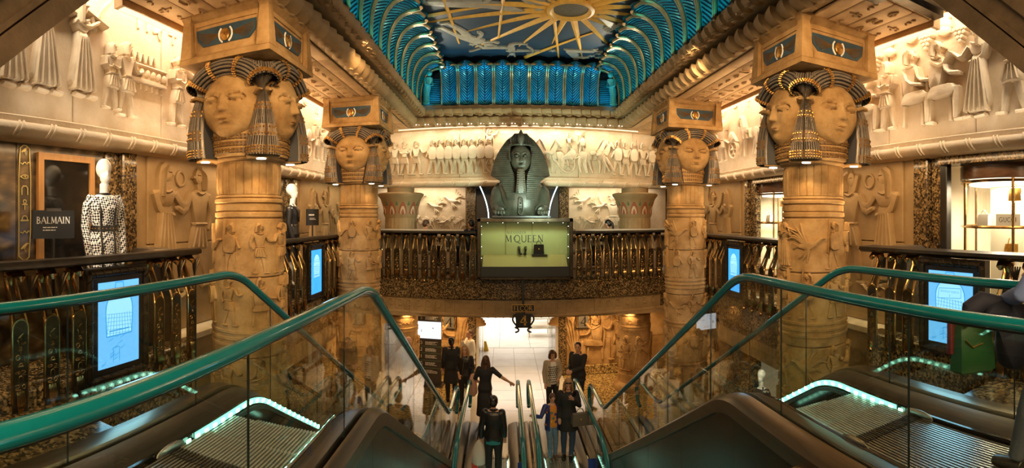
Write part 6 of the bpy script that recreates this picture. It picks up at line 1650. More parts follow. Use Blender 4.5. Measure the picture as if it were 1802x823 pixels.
# ---------------------------------------------------------------- people
REMESH = []
def vox(mb, name, m, parent, size=.011, smooth=2):
    o = mb.build(name, m, parent, smooth=False, fix=True)
    o.matrix_parent_inverse = Matrix()
    r = o.modifiers.new('r', 'REMESH'); r.mode = 'VOXEL'; r.voxel_size = size; r.use_smooth_shade = True
    if smooth: q = o.modifiers.new('s', 'SMOOTH'); q.iterations = smooth; q.factor = .5
    REMESH.append(o); return o
def V(*a): return Vector(a)
TORSO = [(.84, .15, .10), (.92, .168, .118), (1.0, .150, .105), (1.10, .128, .092), (1.18, .135, .098), (1.28, .158, .11), (1.37, .165, .092), (1.42, .125, .07), (1.455, .06, .055)]
def human(label, loc, rz=0, H=1.7, J=None, wear=(), hair=None, skin='skin', lean=(0, 0), turn=0, nod=0, seated=False, female=True, hair_m='hair_brown', shoes='black', fingers=True, vx=.011, only_upper=False, extra=None, size=1.0):
    """local: faces +y. J overrides joints: elL elR wrL wrR knL knR anL anR (metres at H=1.7)"""
    k = H/1.7
    t = thing('person', label, 'person', loc, rz)
    j = dict(hipL=V(-.088, 0, .90), hipR=V(.088, 0, .90), knL=V(-.095, .015, .49), knR=V(.095, .015, .49), anL=V(-.095, -.02, .085), anR=V(.095, -.02, .085),
             shL=V(-.165, 0, 1.385), shR=V(.165, 0, 1.385), elL=V(-.215, -.03, 1.12), elR=V(.215, -.03, 1.12), wrL=V(-.22, .07, .885), wrR=V(.22, .07, .885))
    if seated: j.update(hipL=V(-.09, 0, .90), hipR=V(.09, 0, .90), knL=V(-.11, .42, .92), knR=V(.11, .42, .92), anL=V(-.11, .40, .48), anR=V(.11, .40, .48))
    if not female: j['shL'].x = -.19; j['shR'].x = .19
    for a, b in (J or {}).items(): j[a] = V(*b)
    def ln(p):
        f = max(0, (p.z - .9)/.5); return V(p.x + lean[0]*f, p.y + lean[1]*f, p.z)
    for s in 'LR':
        for a in ('sh', 'el', 'wr'):
            if not (J and a + s in J): j[a + s] = ln(j[a + s])
    wsc = 1.0 if female else 1.14
    def torso(mb, inf=0, z0=0, z1=9, ext=None, n=20):
        rs = []
        tab = [q for q in TORSO if z0 <= q[0] <= z1]
        for e in (ext or []): tab = [e] + tab
        for z, rx, ry in tab:
            c = ln(V(0, 0, z)); rs.append([((c.x + (rx*wsc + inf)*math.copysign(abs(math.cos(a))**.85, math.cos(a)))*k, (c.y + (ry + inf)*math.copysign(abs(math.sin(a))**.85, math.sin(a)))*k, z*k) for a in [2*PI*i/n for i in range(n)]])
        mb.rings(rs, True)
    def limb(mb, pts, rr, inf=0): mb.tube([tuple(p*k) for p in pts], [(r + inf)*k for r in rr], 12)
    def mid(a, b, f): return a + (b - a)*f
    def arm(mb, s, inf=0, upto=1.0):
        S, E, W = j['sh' + s], j['el' + s], j['wr' + s]
        ps = [S, mid(S, E, .3), mid(S, E, .75), E, mid(E, W, .3), mid(E, W, .7), W]; rr = [.052, .05, .042, .040, .040, .032, .026]
        n = max(2, int(round(len(ps)*upto))); limb(mb, ps[:n], rr[:n], inf)
        mb.sph(tuple(S*k), (.056 + inf)*k, 10, 8)
    def leg(mb, s, inf=0, upto=1.0):
        Hh, K, A = j['hip' + s], j['kn' + s], j['an' + s]
        ps = [Hh, mid(Hh, K, .25), mid(Hh, K, .7), K, mid(K, A, .25), mid(K, A, .7), A]; rr = [.088, .084, .063, .055, .055, .04, .036]
        n = max(2, int(round(len(ps)*upto))); limb(mb, ps[:n], rr[:n], inf)
    # head frame
    nk = ln(V(0, 0, 1.455)); hc = nk + V(0, .025, .135)
    Rm = Matrix.Rotation(turn, 3, 'Z') @ Matrix.Rotation(-nod, 3, 'X')
    def hp(x, y, z): q = hc + Rm @ V(x, y, z); return tuple(q*k)
    def hs(mb, c, r, n=14, m=10):
        b = len(mb.v); mb.sph((0, 0, 0), r, n, m); mb.v[b:] = [hp(c[0] + x, c[1] + y, c[2] + z) for x, y, z in mb.v[b:]]
    b = MB(); torso(b)
    b.tube([tuple(ln(V(0, 0, 1.40))*k), tuple(nk*k), hp(0, -.01, -.07)], [.06*k, .05*k, .052*k], 12)
    hs(b, (0, -.012, .03), (.076, .095, .092)); hs(b, (0, .022, -.045), (.058, .068, .068)); hs(b, (0, .062, -.09), (.026, .024, .022), 8, 6)
    b.tube([hp(0, .085, .022), hp(0, .108, -.018), hp(0, .085, -.03)], [.011*k, .016*k, .013*k], 6); hs(b, (0, .084, -.058), (.026, .012, .012), 8, 6)
    for s in (-1, 1): hs(b, (s*.078, -.005, -.01), (.012, .022, .034), 8, 6)
    for s in 'LR':
        if not only_upper: leg(b, s)
        arm(b, s)
        if not only_upper:
            A = j['an' + s]; b.tube([tuple((A + V(0, -.03, -.03))*k), tuple((A + V(0, .06, -.05))*k), tuple((A + V(0, .15, -.06))*k)], [.035*k, .038*k, .026*k], 8)
    hands = []
    for s in 'LR':
        E, W = j['el' + s], j['wr' + s]; d = (W - E).normalized(); sg = -1 if s == 'L' else 1
        side = d.cross(V(0, 1, 0) if abs(d.y) < .8 else V(0, 0, 1)).normalized(); nrm = d.cross(side).normalized()
        pc = W + d*.05; hm = MB()
        b.tube([tuple(W*k), tuple((W + d*.04)*k), tuple((W + d*.09)*k)], [(.026*k, .020*k), (.040*k, .017*k), (.038*k, .014*k)], 10, up=tuple(nrm))
        for q, (off, L) in enumerate(((-.030, .062), (-.010, .074), (.010, .070), (.029, .055))):
            p0 = W + d*.085 + side*off; p1 = p0 + d*L*.5 + nrm*.006; p2 = p1 + d*L*.42 + nrm*.022
            b.tube([tuple(p0*k), tuple(p1*k), tuple(p2*k)], [.0095*k, .0088*k, .007*k], 6)
        p0 = W + d*.03 - side*.03*1; b.tube([tuple(p0*k), tuple((p0 + d*.035 - side*.028 + nrm*.01)*k), tuple((p0 + d*.065 - side*.034 + nrm*.02)*k)], [.013*k, .0115*k, .009*k], 6)
    vox(b, 'body', M[skin], t, vx*k if k < 1 else vx)
    for s in (-1, 1):
        e = MB(); hs(e, (s*.030, .083, .012), (.013, .006, .006), 8, 6); o = e.build('eye', M['eye'], t); o.matrix_parent_inverse = Matrix()
        e = MB(); e.tube([hp(s*.015, .090, .034), hp(s*.032, .092, .040), hp(s*.05, .078, .032)], .004*k, 5); o = e.build('eyebrow', M[hair_m], t); o.matrix_parent_inverse = Matrix()
    e = MB(); e.tube([hp(-.022, .085, -.052), hp(0, .097, -.050), hp(.022, .085, -.052)], [.004*k, .007*k, .004*k], 6); o = e.build('mouth', M['lip'], t); o.matrix_parent_inverse = Matrix()
    # hair
    if hair:
        h = MB()
        hs(h, (0, -.028, .045), (.088, .098, .092)); hs(h, (0, -.055, -.01), (.080, .070, .085))
        if 'long' in hair:
            L = .30 if 'xlong' not in hair else .42
            for s in (-1, 0, 1): h.tube([hp(s*.055, -.045, .02), hp(s*.075, -.06, -.08), hp(s*.075, -.085 if s == 0 else -.05, -.18), hp(s*.07, -.10 if s == 0 else -.055, -L)], [(.045*k, .05*k), (.045*k, .045*k), (.045*k, .04*k), (.025*k, .02*k)], 10)
            if 'front' in hair:
                for s in (-1, 1): h.tube([hp(s*.06, .02, .06), hp(s*.085, .02, -.03), hp(s*.10, .03, -.14), hp(s*.10, .06, -.26)], [.03*k, .03*k, .033*k, .018*k], 8)
        if 'bob' in hair:
            for s in (-1, 1): h.tube([hp(s*.05, .035, .085), hp(s*.085, .01, .02), hp(s*.085, .0, -.06), hp(s*.07, .0, -.10)], [.03*k, .035*k, .04*k, .025*k], 8)
            h.tube([hp(-.05, .075, .075), hp(0, .088, .075), hp(.05, .075, .075)], .022*k, 6)
        if 'bun' in hair: hs(h, (0, -.13, .0), (.05, .045, .05))
        if 'pony' in hair: h.tube([hp(0, -.11, .04), hp(0, -.15, -.02), hp(0, -.14, -.12), hp(0, -.13, -.22)], [.03*k, .035*k, .032*k, .015*k], 8)
        if 'bald' in hair: h = MB(); hs(h, (0, -.05, .0), (.083, .07, .06))
        vox(h, 'hair', M[hair_m], t, .009)
    cloth = {}
    for w in wear:
        kind, m = w[0], w[1]; c = MB(); nm = kind
        if kind in ('jacket', 'coat', 'cardigan', 'shirt', 'top', 'tee'):
            inf = {'jacket': .024, 'coat': .030, 'cardigan': .022, 'shirt': .016, 'top': .012, 'tee': .014}[kind]
            z0 = w[2] if len(w) > 2 else .84
            ext = [] if z0 >= .84 else [(z0, .165, .125)] if z0 > .7 else [(.70, .17, .13), (z0, .19, .14)]
            torso(c, inf, z0, 1.43, ext); up = w[3] if len(w) > 3 else 1.0
            if up > 0:
                for s in 'LR': arm(c, s, inf*.8, up)
            if kind in ('jacket', 'coat', 'shirt'): c.tube([tuple((ln(V(.07*math.cos(a), .065*math.sin(a), 1.445 - .02*math.sin(a))))*k) for a in [2*PI*i/12 for i in range(12)]], .020*k, 6, closed=True)
        elif kind == 'dress':
            z0 = w[2]; torso(c, .014, .84, 1.43, [(.70, .175, .14), (.5, .18, .15), (z0, .20, .17)])
            for s in 'LR': arm(c, s, .014, w[3] if len(w) > 3 else .5)
        elif kind == 'skirt': torso(c, .016, .84, 1.12, [(.6, .17, .14), (w[2], .18, .15)])
        elif kind == 'trousers':
            torso(c, .012, .84, 1.02)
            for s in 'LR': leg(c, s, .016)
        vox(c, nm, M[m], t, .012)
    if not only_upper and shoes:
        for s in 'LR':
            A = j['an' + s]; c = MB(); c.tube([tuple((A + V(0, -.055, -.05))*k), tuple((A + V(0, -.01, -.045))*k), tuple((A + V(0, .08, -.056))*k), tuple((A + V(0, .175, -.066))*k)], [(.045*k, .042*k), (.053*k, .050*k), (.055*k, .042*k), (.042*k, .030*k)], 10, up=(0, 0, 1))
            vox(c, 'shoe', M[shoes], t, .010)
    if extra: extra(t, j, k, ln, hp)
    return t
def ex(t, mb, name, m, **q):
    o = mb.build(name, M[m], t, **q); o.matrix_parent_inverse = Matrix(); return o
# woman with long hair seen from behind, hand out to the rail end
human('woman in a long black dress seen from behind, hand on the escalator rail', (-.88, 11.75, Z4), -.1, 1.68, dict(elR=(.40, -.02, 1.22), wrR=(.60, .04, 1.08), elL=(-.25, .02, 1.12), wrL=(-.16, .16, 1.0)), [('dress', 'cloth_black', .28, .62)], 'xlong', hair_m='hair_brown', lean=(.02, .0))
b = MB(); b.rings([[(-1.18 + rx*math.cos(a), 11.9 + ry*math.sin(a), Z4 + z) for a in [2*PI*i/12 for i in range(12)]] for z, rx, ry in ((.66, .05, .04), (.74, .11, .07), (.95, .10, .07), (1.12, .07, .05), (1.2, .03, .03))], True); tag(b.build('shoulder_bag', M['cloth_pink'], None), 'soft pink bag under the arm of the woman in the long black dress', 'bag')
human('woman in a knee-length black coat with a ponytail, back turned, by the directory', (-1.86, 13.3, Z4), .25, 1.72, None, [('trousers', 'cloth_black'), ('coat', 'cloth_black', .50)], 'pony', hair_m='hair_black')
def vest(t, j, k, ln, hp):
    c = MB(); c.tube([tuple(ln(V(x, .135, z))*k) for x, z in ((.03, .9), (.03, 1.1), (.0, 1.36))], .006, 5); ex(t, c, 'zip', 'steel')
human('woman with long fair brown hair in a black leather vest, facing the escalators', (-1.44, 12.75, Z4), PI - .15, 1.66, dict(wrL=(-.2, .16, .9), elR=(.22, .0, 1.12), wrR=(.12, .2, .98)), [('trousers', 'cloth_black'), ('top', 'cloth_black', .84, .86), ('jacket', 'leather_black', .84, 0)], 'long front', hair_m='hair_blonde', extra=vest)
def strap(t, j, k, ln, hp):
    c = MB(); c.tube([tuple(V(-.12, .05, 1.42)*k), tuple(V(-.02, .13, 1.25)*k), tuple(V(.12, .12, 1.0)*k)], [(.02*k, .004)]*3, 6); ex(t, c, 'blue_strap', 'cloth_blue')
human('woman in a white cardigan with her hand at her face, at the left door edge', (-1.42, 14.35, Z4), PI/2 + .5, 1.70, dict(elR=(.2, .14, 1.14), wrR=(.09, .20, 1.38)), [('trousers', 'denim'), ('cardigan', 'cloth_white', .72)], 'bun', hair_m='hair_brown', extra=strap, turn=.2)
human('balding man in a dark jacket behind the left glass, beside the carved pillar', (-3.05, 13.2, Z4), -.9, 1.72, None, [('trousers', 'cloth_navy'), ('jacket', 'cloth_navy', .84)], 'bald', hair_m='hair_grey', female=False)
def hem(t, j, k, ln, hp):
    c = MB(); n = 16
    c.rings([[((.178 + d)*math.cos(a)*k, (.128 + d)*math.sin(a)*k, z*k) for a in [2*PI*i/n for i in range(n)]] for z, d in ((.80, .004), (.90, .006))], False); ex(t, c, 'teal_hem', 'cloth_teal')
    c = MB(); c.tube([tuple(V(.16, -.02, 1.45)*k), tuple(V(.04, -.128, 1.25)*k), tuple(V(-.15, -.13, 1.0)*k)], .010, 6); ex(t, c, 'bag_strap', 'black')
human('woman in a short black leather jacket with a hair bun, riding away from the camera', (-.62, 9.25, Z4), -.05, 1.64, dict(elL=(-.24, -.02, 1.12), wrL=(-.25, .04, .86)), [('trousers', 'cloth_black'), ('jacket', 'leather_black', .84)], 'bun', hair_m='hair_black', extra=hem)
b = MB(); b.rings([[(-.90 + rx*math.cos(a), 9.30 + ry*math.sin(a), Z4 + z) for a in [2*PI*i/14 for i in range(14)]] for z, rx, ry in ((.32, .10, .05), (.36, .14, .07), (.58, .13, .06), (.70, .08, .03), (.79, .02, .015))], True); tag(b.build('carrier_bag', M['bag_plastic'], None), 'pale plastic carrier bag held by the woman in the leather jacket', 'bag')
def dots(t, j, k, ln, hp):
    rnd = random.Random(1); c = MB()
    for a in range(5):
        for z in range(8):
            x = (a - 2)*.052 + (.026 if z % 2 else 0); zz = .92 + .055*z
            c.sph((x*k, (.127 - .9*x*x + (.012 if zz > 1.2 else -.006 if 1.02 < zz < 1.18 else .008))*k, zz*k), (.018*k, .008, .018*k), 8, 5)
    ex(t, c, 'dots', 'cloth_black')
    c = MB(); c.sph((.02*k, .155*k, .98*k), (.06*k, .05*k, .05*k)); 
human('woman in an open beige jacket over a white blouse with black spots', (.80, 12.35, Z4), PI + .25, 1.64, dict(elR=(.23, .02, 1.12), wrR=(.10, .2, 1.03)), [('trousers', 'cloth_black'), ('tee', 'cloth_white', .84, 0)], 'bob', hair_m='hair_brown', extra=lambda t, j, k, ln, hp: (dots(t, j, k, ln, hp), openj(t, j, k, ln, 'cloth_beige')))if False else None
def openj(t, j, k, ln, m, z0=.80, gap=.9):
    # open-fronted jacket: shell round the back and sides with its two front edges, and sleeves
    c = MB(); n = 26; secs = []
    for z, rx, ry in [(z0, .175, .135), (.92, .178, .13), (1.0, .165, .118), (1.10, .150, .108), (1.2, .152, .112), (1.30, .168, .12), (1.38, .172, .098), (1.43, .12, .07)]:
        out = [( (rx + .024)*math.cos(a), (ry + .024)*math.sin(a), z) for a in [PI/2 + gap*.5 + (2*PI - gap)*i/n for i in range(n + 1)]]
        inn = [((rx + .006)*math.cos(a), (ry + .006)*math.sin(a), z) for a in [PI/2 + gap*.5 + (2*PI - gap)*i/n for i in range(n, -1, -1)]]
        secs.append([tuple(ln(V(*q))*k) for q in out + inn])
    c.rings(secs, True); o = ex(t, c, 'jacket', m)
    for s in 'LR':
        q = MB(); S, E, W = j['sh' + s], j['el' + s], j['wr' + s]
        q.tube([tuple(p*k) for p in (S + V(0, 0, .01), S + (E - S)*.5, E, E + (W - E)*.5, W)], [.075*k, .066*k, .058*k, .054*k, .046*k], 12); q.sph(tuple(S*k), .078*k, 10, 8); ex(t, q, 'sleeve', m)
human('woman in an open beige jacket over a white blouse with black spots', (.80, 12.35, Z4), PI + .25, 1.64, dict(elL=(-.23, .02, 1.12), wrL=(-.10, .21, 1.03)), [('trousers', 'cloth_black'), ('tee', 'cloth_white', .84, 0)], 'bob', hair_m='hair_brown', extra=lambda t, j, k, ln, hp: (dots(t, j, k, ln, hp), openj(t, j, k, ln, 'cloth_beige')))
human('man in a black zip jacket looking left, hand on the right escalator rail', (1.50, 12.55, Z4), PI - .75, 1.76, dict(elL=(-.20, .10, 1.14), wrL=(-.02, .30, 1.06), elR=(.24, .0, 1.1), wrR=(.16, .2, 1.05)), [('trousers', 'cloth_navy'), ('jacket', 'cloth_black', .78)], 'short', hair_m='hair_black', female=False, turn=.45)
def boyx(t, j, k, ln, hp):
    c = MB(); 
    for i, (x, z, m) in enumerate(((-.05, 1.2, 'cloth_blue'), (.05, 1.25, 'cloth_teal'), (.0, 1.1, 'cloth_teal'), (-.06, 1.0, 'cloth_blue'), (.06, 1.02, 'yellow'))):
        c = MB(); q = ln(V(x, .118, z)); c.sph(tuple(q*k), (.03*k, .012, .035*k), 8, 6); ex(t, c, 'print', m)
    openj(t, j, k, ln, 'cloth_blue', .78, 1.1)
    for z in (.9, 1.0, 1.1, 1.2, 1.3):
        c = MB(); c.tube([tuple(ln(V(.20*math.cos(a)*(1 - .12*(1 if .95 < z < 1.25 else 0)), .15*math.sin(a)*(1 - .1*(1 if .95 < z < 1.25 else 0)), z))*k) for a in [PI/2 + .6 + (2*PI - 1.2)*i/20 for i in range(21)]], .012*k, 5); ex(t, c, 'quilt_seam', 'cloth_blue')
human('boy in a blue padded jacket and bright print shirt, looking down, hand on the rail', (.58, 10.15, Z4), PI + .25, 1.34, dict(elR=(.33, .06, 1.16), wrR=(.52, .10, 1.22), anR=(.08, .10, .085), knR=(.10, .10, .50)), [('trousers', 'denim'), ('tee', 'orange', .84, 0)], 'short', hair_m='hair_brown', shoes='bag_grey', nod=.5, female=False, extra=boyx)
def sung(t, j, k, ln, hp):
    for s in (-1, 1): c = MB(); c.tube([hp(s*.035 + .03*math.cos(a), .075 + .01*math.sin(a), .105 + .02*math.sin(a)) for a in [2*PI*i/10 for i in range(10)]], .010, 5, closed=True); ex(t, c, 'sunglass_rim', 'black')
human('woman in a black coat with fair hair and sunglasses on her head, holding a phone', (.92, 10.15, Z4), PI - .1, 1.64, dict(elL=(-.24, .04, 1.14), wrL=(-.10, .18, 1.32), elR=(.24, 0, 1.12), wrR=(.20, .06, .88), anL=(-.06, .06, .085)), [('trousers', 'denim_dark'), ('coat', 'cloth_black', .62)], 'long front', hair_m='hair_blonde', nod=.45, extra=sung)
handbag('grey leather handbag hanging at the arm of the woman with the phone', (1.13, 9.88, Z4 + .78), .36, .25, .14, M['bag_grey'], .15)
b = MB(); b.box((-.035, -.006, 0), (.035, .006, .14)); o = b.build('phone', M['black_gloss'], None, smooth=False); o.location = (1.01, 9.94, Z4 + 1.35); o.rotation_euler = (.5, 0, .2); tag(o, 'dark phone in the hand of the fair haired woman', 'phone')
# man at the right edge, seen from behind, carrying a jacket and a bag
human('man in a blue shirt walking onto the right escalator at the frame edge', (2.36, 1.22, 0), -.15, 1.78, dict(elR=(.30, .22, 1.15), wrR=(.38, .52, 1.16), elL=(-.26, .16, 1.13), wrL=(-.12, .40, 1.06), knL=(-.10, .20, .50), anL=(-.11, .32, .10), knR=(.09, .03, .49), anR=(.09, -.2, .12)), [('trousers', 'grey_trouser'), ('shirt', 'shirt_blue', .84, .93)], 'short', hair_m='hair_brown', female=False, vx=.008)
b = MB(); n = 18                                            # navy jacket draped over the hand
rs = []
for q, (z, rx, ry, dx) in enumerate(((.66, .03, .05, .05), (.70, .09, .08, .05), (.80, .13, .09, .04), (.92, .14, .08, .02), (1.0, .16, .09, -.01), (1.06, .17, .09, -.02), (1.10, .11, .07, -.04), (1.12, .04, .03, -.04))):
    rs.append([(2.28 + dx + rx*math.cos(a)*(1 + .18*math.sin(3*a + q)), 1.62 + ry*math.sin(a)*(1 + .25*math.sin(4*a + q*.7)), z) for a in [2*PI*i/n for i in range(n)]])
b.rings(rs, True); b.tube([(2.24, 1.64, 1.09), (2.13, 1.72, 1.11), (2.06, 1.76, 1.07), (2.03, 1.78, .98)], [.05, .07, .06, .03], 10)
tag(b.build('draped_jacket', M['cloth_navy'], None), 'navy jacket draped over the hand of the man at the right edge', 'jacket')
t = thing('shopping_bag', 'green carrier bag hanging below the navy jacket at the right edge', 'bag', (2.12, 1.76, .66))
p = MB(); p.rings([[(2.12 + sx*w_*.85, 1.78 - sx*w_*.5 + sy*d, z) for sx, sy in ((-1, -1), (-.3, -1.25), (.4, -.9), (1, -1), (1, 1), (.2, .8), (-.5, 1.2), (-1, 1))] for z, w_, d in ((.66, .10, .03), (.68, .12, .045), (.80, .115, .04), (.98, .10, .02), (1.0, .095, .008))], True); part('body', p, M['bag_green'], t)
p = MB()
for dx in (-.03, .04): p.tube([(2.12 + dx - .04, 1.79, .97), (2.14 + dx*.5, 1.74, 1.07), (2.12 + dx + .04, 1.76, .97)], .007, 5)
part('handle', p, M['bag_green'], t)
p = MB(); p.tube([(2.04, 1.775, .88), (2.08, 1.75, .83), (2.14, 1.715, .85)], [(.006, .004), (.008, .004), (.006, .004)], 5); part('gold_mark', p, M['gold'], t)
b = MB(); b.bbox((2.0, 1.86, .78), (2.08, 1.90, 1.03), .006); tag(b.build('paper_bag', M['maroon'], None), 'narrow maroon bag beside the green carrier bag', 'bag')
# diners behind the back balustrade with their chairs
def chair(label, x, y, rz):
    t = thing('dining_chair', label, 'chair', (x, y, 0), rz, 'upholstered chairs of the cafe')
    ps = []
    p = MB(); p.bbox((-.24, -.24, .58), (.24, .24, .68), .03); ps.append(p.build('seat', M['chair_fabric'], t))
    p = MB(); p.rings([[(-.24, -.22, z), (-.18, -.29, z), (.18, -.29, z), (.24, -.22, z), (.22, -.19, z), (.16, -.24, z), (-.16, -.24, z), (-.22, -.19, z)] for z in (.60, .80, 1.05)], True); ps.append(p.build('backrest', M['chair_fabric'], t))
    for a in (-1, 1):
        for c in (-1, 1): p = MB(); p.tube([(a*.19, c*.19, .60), (a*.22, c*.22, 0)], [.022, .014], 6); ps.append(p.build('leg', M['black'], t))
    for q in ps: q.matrix_parent_inverse = Matrix()
for i, (x, y, rz) in enumerate(((-2.62, 13.62, -.8), (-2.05, 14.75, 3.0), (-1.35, 13.75, .9), (-4.35, 14.6, .2), (2.56, 13.75, .9), (1.5, 13.75, -.9), (2.2, 14.85, 3.0), (4.4, 14.6, .2))):
    chair('beige upholstered cafe chair, %s from the left behind the back balustrade' % ('second', 'third', 'fourth', 'first', 'seventh', 'fifth', 'sixth', 'last')[i], x, y, rz)
sj = dict(elL=(-.22, .12, 1.14), wrL=(-.12, .34, 1.12), elR=(.22, .12, 1.14), wrR=(.12, .34, 1.12))
for lb, x, y, rz, w_, hr, hm_, fem in (('diner with short brown hair in a dark top, seated left behind the back balustrade', -2.62, 13.62, -.9, [('trousers', 'cloth_black'), ('top', 'cloth_navy', .84, .9)], 'short', 'hair_brown', True), ('man in a navy suit with black hair, seated just left of the sphinx', -1.35, 13.75, .9, [('trousers', 'cloth_navy'), ('jacket', 'cloth_navy', .84)], 'short', 'hair_black', False), ('woman with a dark ponytail seated right of the sphinx behind the balustrade', 2.56, 13.75, 1.0, [('trousers', 'cloth_black'), ('top', 'cloth_black', .84, .9)], 'pony', 'hair_black', True)):
    human(lb, (x, y, -.17), rz, 1.70, sj, w_, hr, hair_m=hm_, seated=True, nod=.25, female=fem)
for i, (x, lb) in enumerate(((-2.0, 'round cafe table left of the sphinx, behind the back balustrade'), (2.1, 'round cafe table right of the sphinx, behind the back balustrade'))):
    t = thing('cafe_table', lb, 'table', (x, 14.3, 0), 0, 'round cafe tables')
    p = MB(); p.lathe([(.34, .92), (.35, .93), (.35, .95), (.34, .96)], 24, (x, 14.3, 0)); part('table_top', p, M['marble_white'], t)
    p = MB(); p.lathe([(.2, 0), (.2, .02), (.03, .05), (.03, .92)], 16, (x, 14.3, 0)); part('pedestal', p, M['black'], t)

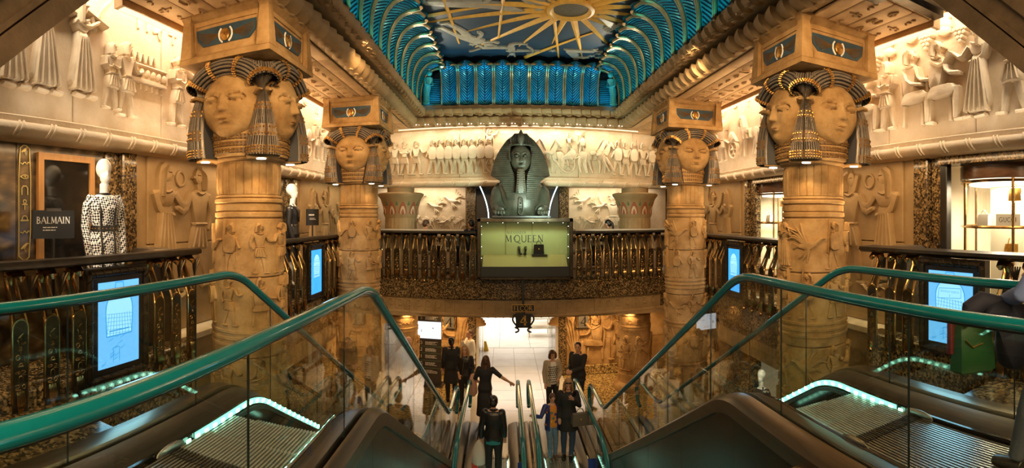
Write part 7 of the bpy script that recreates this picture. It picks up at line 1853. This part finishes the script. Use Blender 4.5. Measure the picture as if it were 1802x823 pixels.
# ---------------------------------------------------------------- mannequins
def mannequin(label, loc, rz, k, style, base=.22):
    t = thing('mannequin', label, 'mannequin', loc, rz)
    def tube(mb, pts, rr): mb.tube([(x*k, y*k, z*k + base) for x, y, z in pts], [(r[0]*k, r[1]*k) if isinstance(r, tuple) else r*k for r in rr], 14)
    b = MB(); tube(b, [(0, 0, 1.36), (0, .0, 1.44), (0, .01, 1.53)], [.062, .047, .05])
    def hs(c, r):
        q = len(b.v); b.sph((0, 0, 0), r, 18, 14); b.v[q:] = [((c[0] + x)*k, (c[1] + y)*k, (c[2] + z)*k + base) for x, y, z in b.v[q:]]
    hs((0, -.01, 1.69), (.078, .104, .105)); hs((0, .03, 1.60), (.056, .062, .075)); hs((0, .088, 1.63), (.012, .014, .028))
    def rings(tab, inf=0, n=22): return [[((rx + inf)*math.copysign(abs(math.cos(a))**.85, math.cos(a))*k, (ry + inf)*math.sin(a)*k, z*k + base) for a in [2*PI*i/n for i in range(n)]] for z, rx, ry in tab]
    T_ = [(.84, .15, .10), (.92, .165, .115), (1.0, .145, .10), (1.08, .118, .085), (1.18, .130, .095), (1.27, .150, .115), (1.35, .165, .095), (1.40, .13, .07), (1.43, .06, .052)]
    b.rings(rings(T_), True)
    for s in (-1, 1):
        tube(b, [(s*.155, 0, 1.37), (s*.200, -.02, 1.10), (s*.19, .05, .86), (s*.18, .08, .70)], [.05, .04, .03, .018])
        tube(b, [(s*.085, 0, .9), (s*.09, .01, .5), (s*.085, -.01, .10), (s*.09, .10, .03)], [.082, .054, .036, .025])
    vox(b, 'body', M['mannequin'], t, .010)
    c = MB(); m = 'check' if style == 'check' else 'leather_black'
    if style == 'check': c.rings(rings([(.50, .175, .13), (.70, .172, .13)] + T_[:-1], .012), True)
    else: c.rings(rings([(.74, .17, .13)] + T_[:-1], .016), True)
    for s in (-1, 1):
        tube(c, [(s*.145, 0, 1.365), (s*.178, -.005, 1.32), (s*.203, -.02, 1.10), (s*.198, .03, .92), (s*.19, .06, .80)], [.050, .054, .048, .041, .037]); tube(c, [(s*.10, 0, 1.39), (s*.165, 0, 1.395), (s*.19, 0, 1.34)], [.026, .034, .026])
    dr = vox(c, 'dress' if style == 'check' else 'jacket', M[m], t, .010)
    if style == 'check':
        def fx(mb, name, mm): o = mb.build(name, M[mm], dr); o.matrix_parent_inverse = Matrix()
        q = MB(); q.rings(rings([(1.045, .127, .094), (1.05, .134, .101), (1.10, .130, .097), (1.105, .123, .09)], .012), False); fx(q, 'belt', 'black')
        q = MB(); [q.sph(((.143)*math.cos(a)*k, .11*math.sin(a)*k, 1.075*k + base), .008, 6, 4) for a in [2*PI*i/22 for i in range(22)]]; fx(q, 'stud', 'gold')
        q = MB(); q.tube([(.068*math.cos(a)*k, (.058*math.sin(a))*k, 1.425*k + base) for a in [2*PI*i/18 for i in range(18)]], .016, 6, closed=True); fx(q, 'neckband', 'black')
        q = MB()
        def yf(z):
            for (a, r1, y1_), (b_, r2, y2_) in zip([(.5, .175, .13), (.7, .172, .13)] + T_, [(.7, .172, .13)] + T_[1:]):
                if a <= z <= b_: f = (z - a)/(b_ - a); return y1_ + (y2_ - y1_)*f, r1 + (r2 - r1)*f
            return .07, .1
        for s in (-1, 1):
            pts = []
            for i in range(16):
                z = .52 + i*.057; yy, rx = yf(z); x = s*(.07 + .02*max(0, (z - 1.1)/.3)); y = (yy + .018)*math.sqrt(max(.05, 1 - (x/(rx + .012))**2)); pts.append((x*k, y*k, z*k + base))
            q.tube(pts, [(.013*k, .005*k)]*16, 6, up=(0, 1, 0))
            q.tube([(s*.20*k, .0, 1.38*k + base), (s*.250*k, -.02*k, 1.10*k + base), (s*.238*k, .03*k, .92*k + base), (s*.226*k, .06*k, .80*k + base)], .010*k, 6)
        fx(q, 'trim', 'black')
    else:
        q = MB()
        for s in (-1, 1): q.tube([(s*.06*k, .02*k, 1.44*k + base), (s*.075*k, .11*k, 1.32*k + base), (s*.01*k, .125*k, 1.12*k + base)], [(.03*k, .01), (.035*k, .01), (.01*k, .01)], 6, up=(0, 1, 0))
        o = q.build('lapel', M['leather_black'], dr); o.matrix_parent_inverse = Matrix()
        q = MB(); q.rings(rings([(1.05, .127, .094), (1.055, .138, .105), (1.09, .134, .10), (1.095, .12, .09)], .016), False); o = q.build('belt', M['black_gloss'], dr); o.matrix_parent_inverse = Matrix()
        q = MB(); q.rings(rings([(.45, .165, .125), (.7, .168, .125), (.84, .155, .11)], .004), True); o = q.build('skirt', M['cloth_black'], t); o.matrix_parent_inverse = Matrix()
    p = MB(); p.bbox((-.35, -.35, 0), (.35, .35, base), .01); o = p.build('plinth', M['black'], t); o.matrix_parent_inverse = Matrix()
m = mat('check', (.70, .68, .64), rough=.85)
nt = m.node_tree; ck = nt.nodes.new('ShaderNodeTexChecker'); ck.inputs['Scale'].default_value = 44; ck.inputs[1].default_value = (.75, .73, .70, 1); ck.inputs[2].default_value = (.012, .012, .012, 1)
gm = nt.nodes.new('ShaderNodeTexCoord'); rt = nt.nodes.new('ShaderNodeMapping'); rt.inputs['Rotation'].default_value = (.78, .3, .78); nt.links.new(gm.outputs['Object'], rt.inputs[0]); nt.links.new(rt.outputs[0], ck.inputs[0]); nt.links.new(ck.outputs[0], nt.nodes['Principled BSDF'].inputs['Base Color'])
mannequin('white mannequin in a black and white checked dress on the near left balcony', (-4.48, 3.80, 0), -PI/2 - .35, 1.10, 'check', .33)
mannequin('white mannequin in a black leather jacket on the far left balcony', (-4.5, 8.82, 0), -PI/2 + .2, 1.14, 'leather', .25)
mannequin('white mannequin in a sleeveless black top in the dark shop under the right balcony', (4.75, 8.9, Z4), PI/2 + .4, 1.02, 'leather', .0)
spot('mannequin_spot', (-4.1, 2.6, 2.45), (-4.5, 3.8, 1.6), 45, WHITE, 60, .7); spot('mannequin_spot', (-4.1, 7.6, 2.45), (-4.5, 8.8, 1.6), 45, WHITE, 60, .7)
spot('lower_mannequin_spot', (4.4, 8.2, -1.2), (4.75, 8.9, -2.2), 20, WHITE, 70, .7)
# ---------------------------------------------------------------- bake the smooth bodies
bpy.context.view_layer.update()
dg = bpy.context.evaluated_depsgraph_get()
new = [(o, bpy.data.meshes.new_from_object(o.evaluated_get(dg))) for o in REMESH]
for o, me in new:
    o.modifiers.clear(); old = o.data; mm = old.materials[0]; o.data = me; me.name = o.name.split('.')[0]
    me.materials.clear(); me.materials.append(mm); me.polygons.foreach_set('use_smooth', [True]*len(me.polygons))
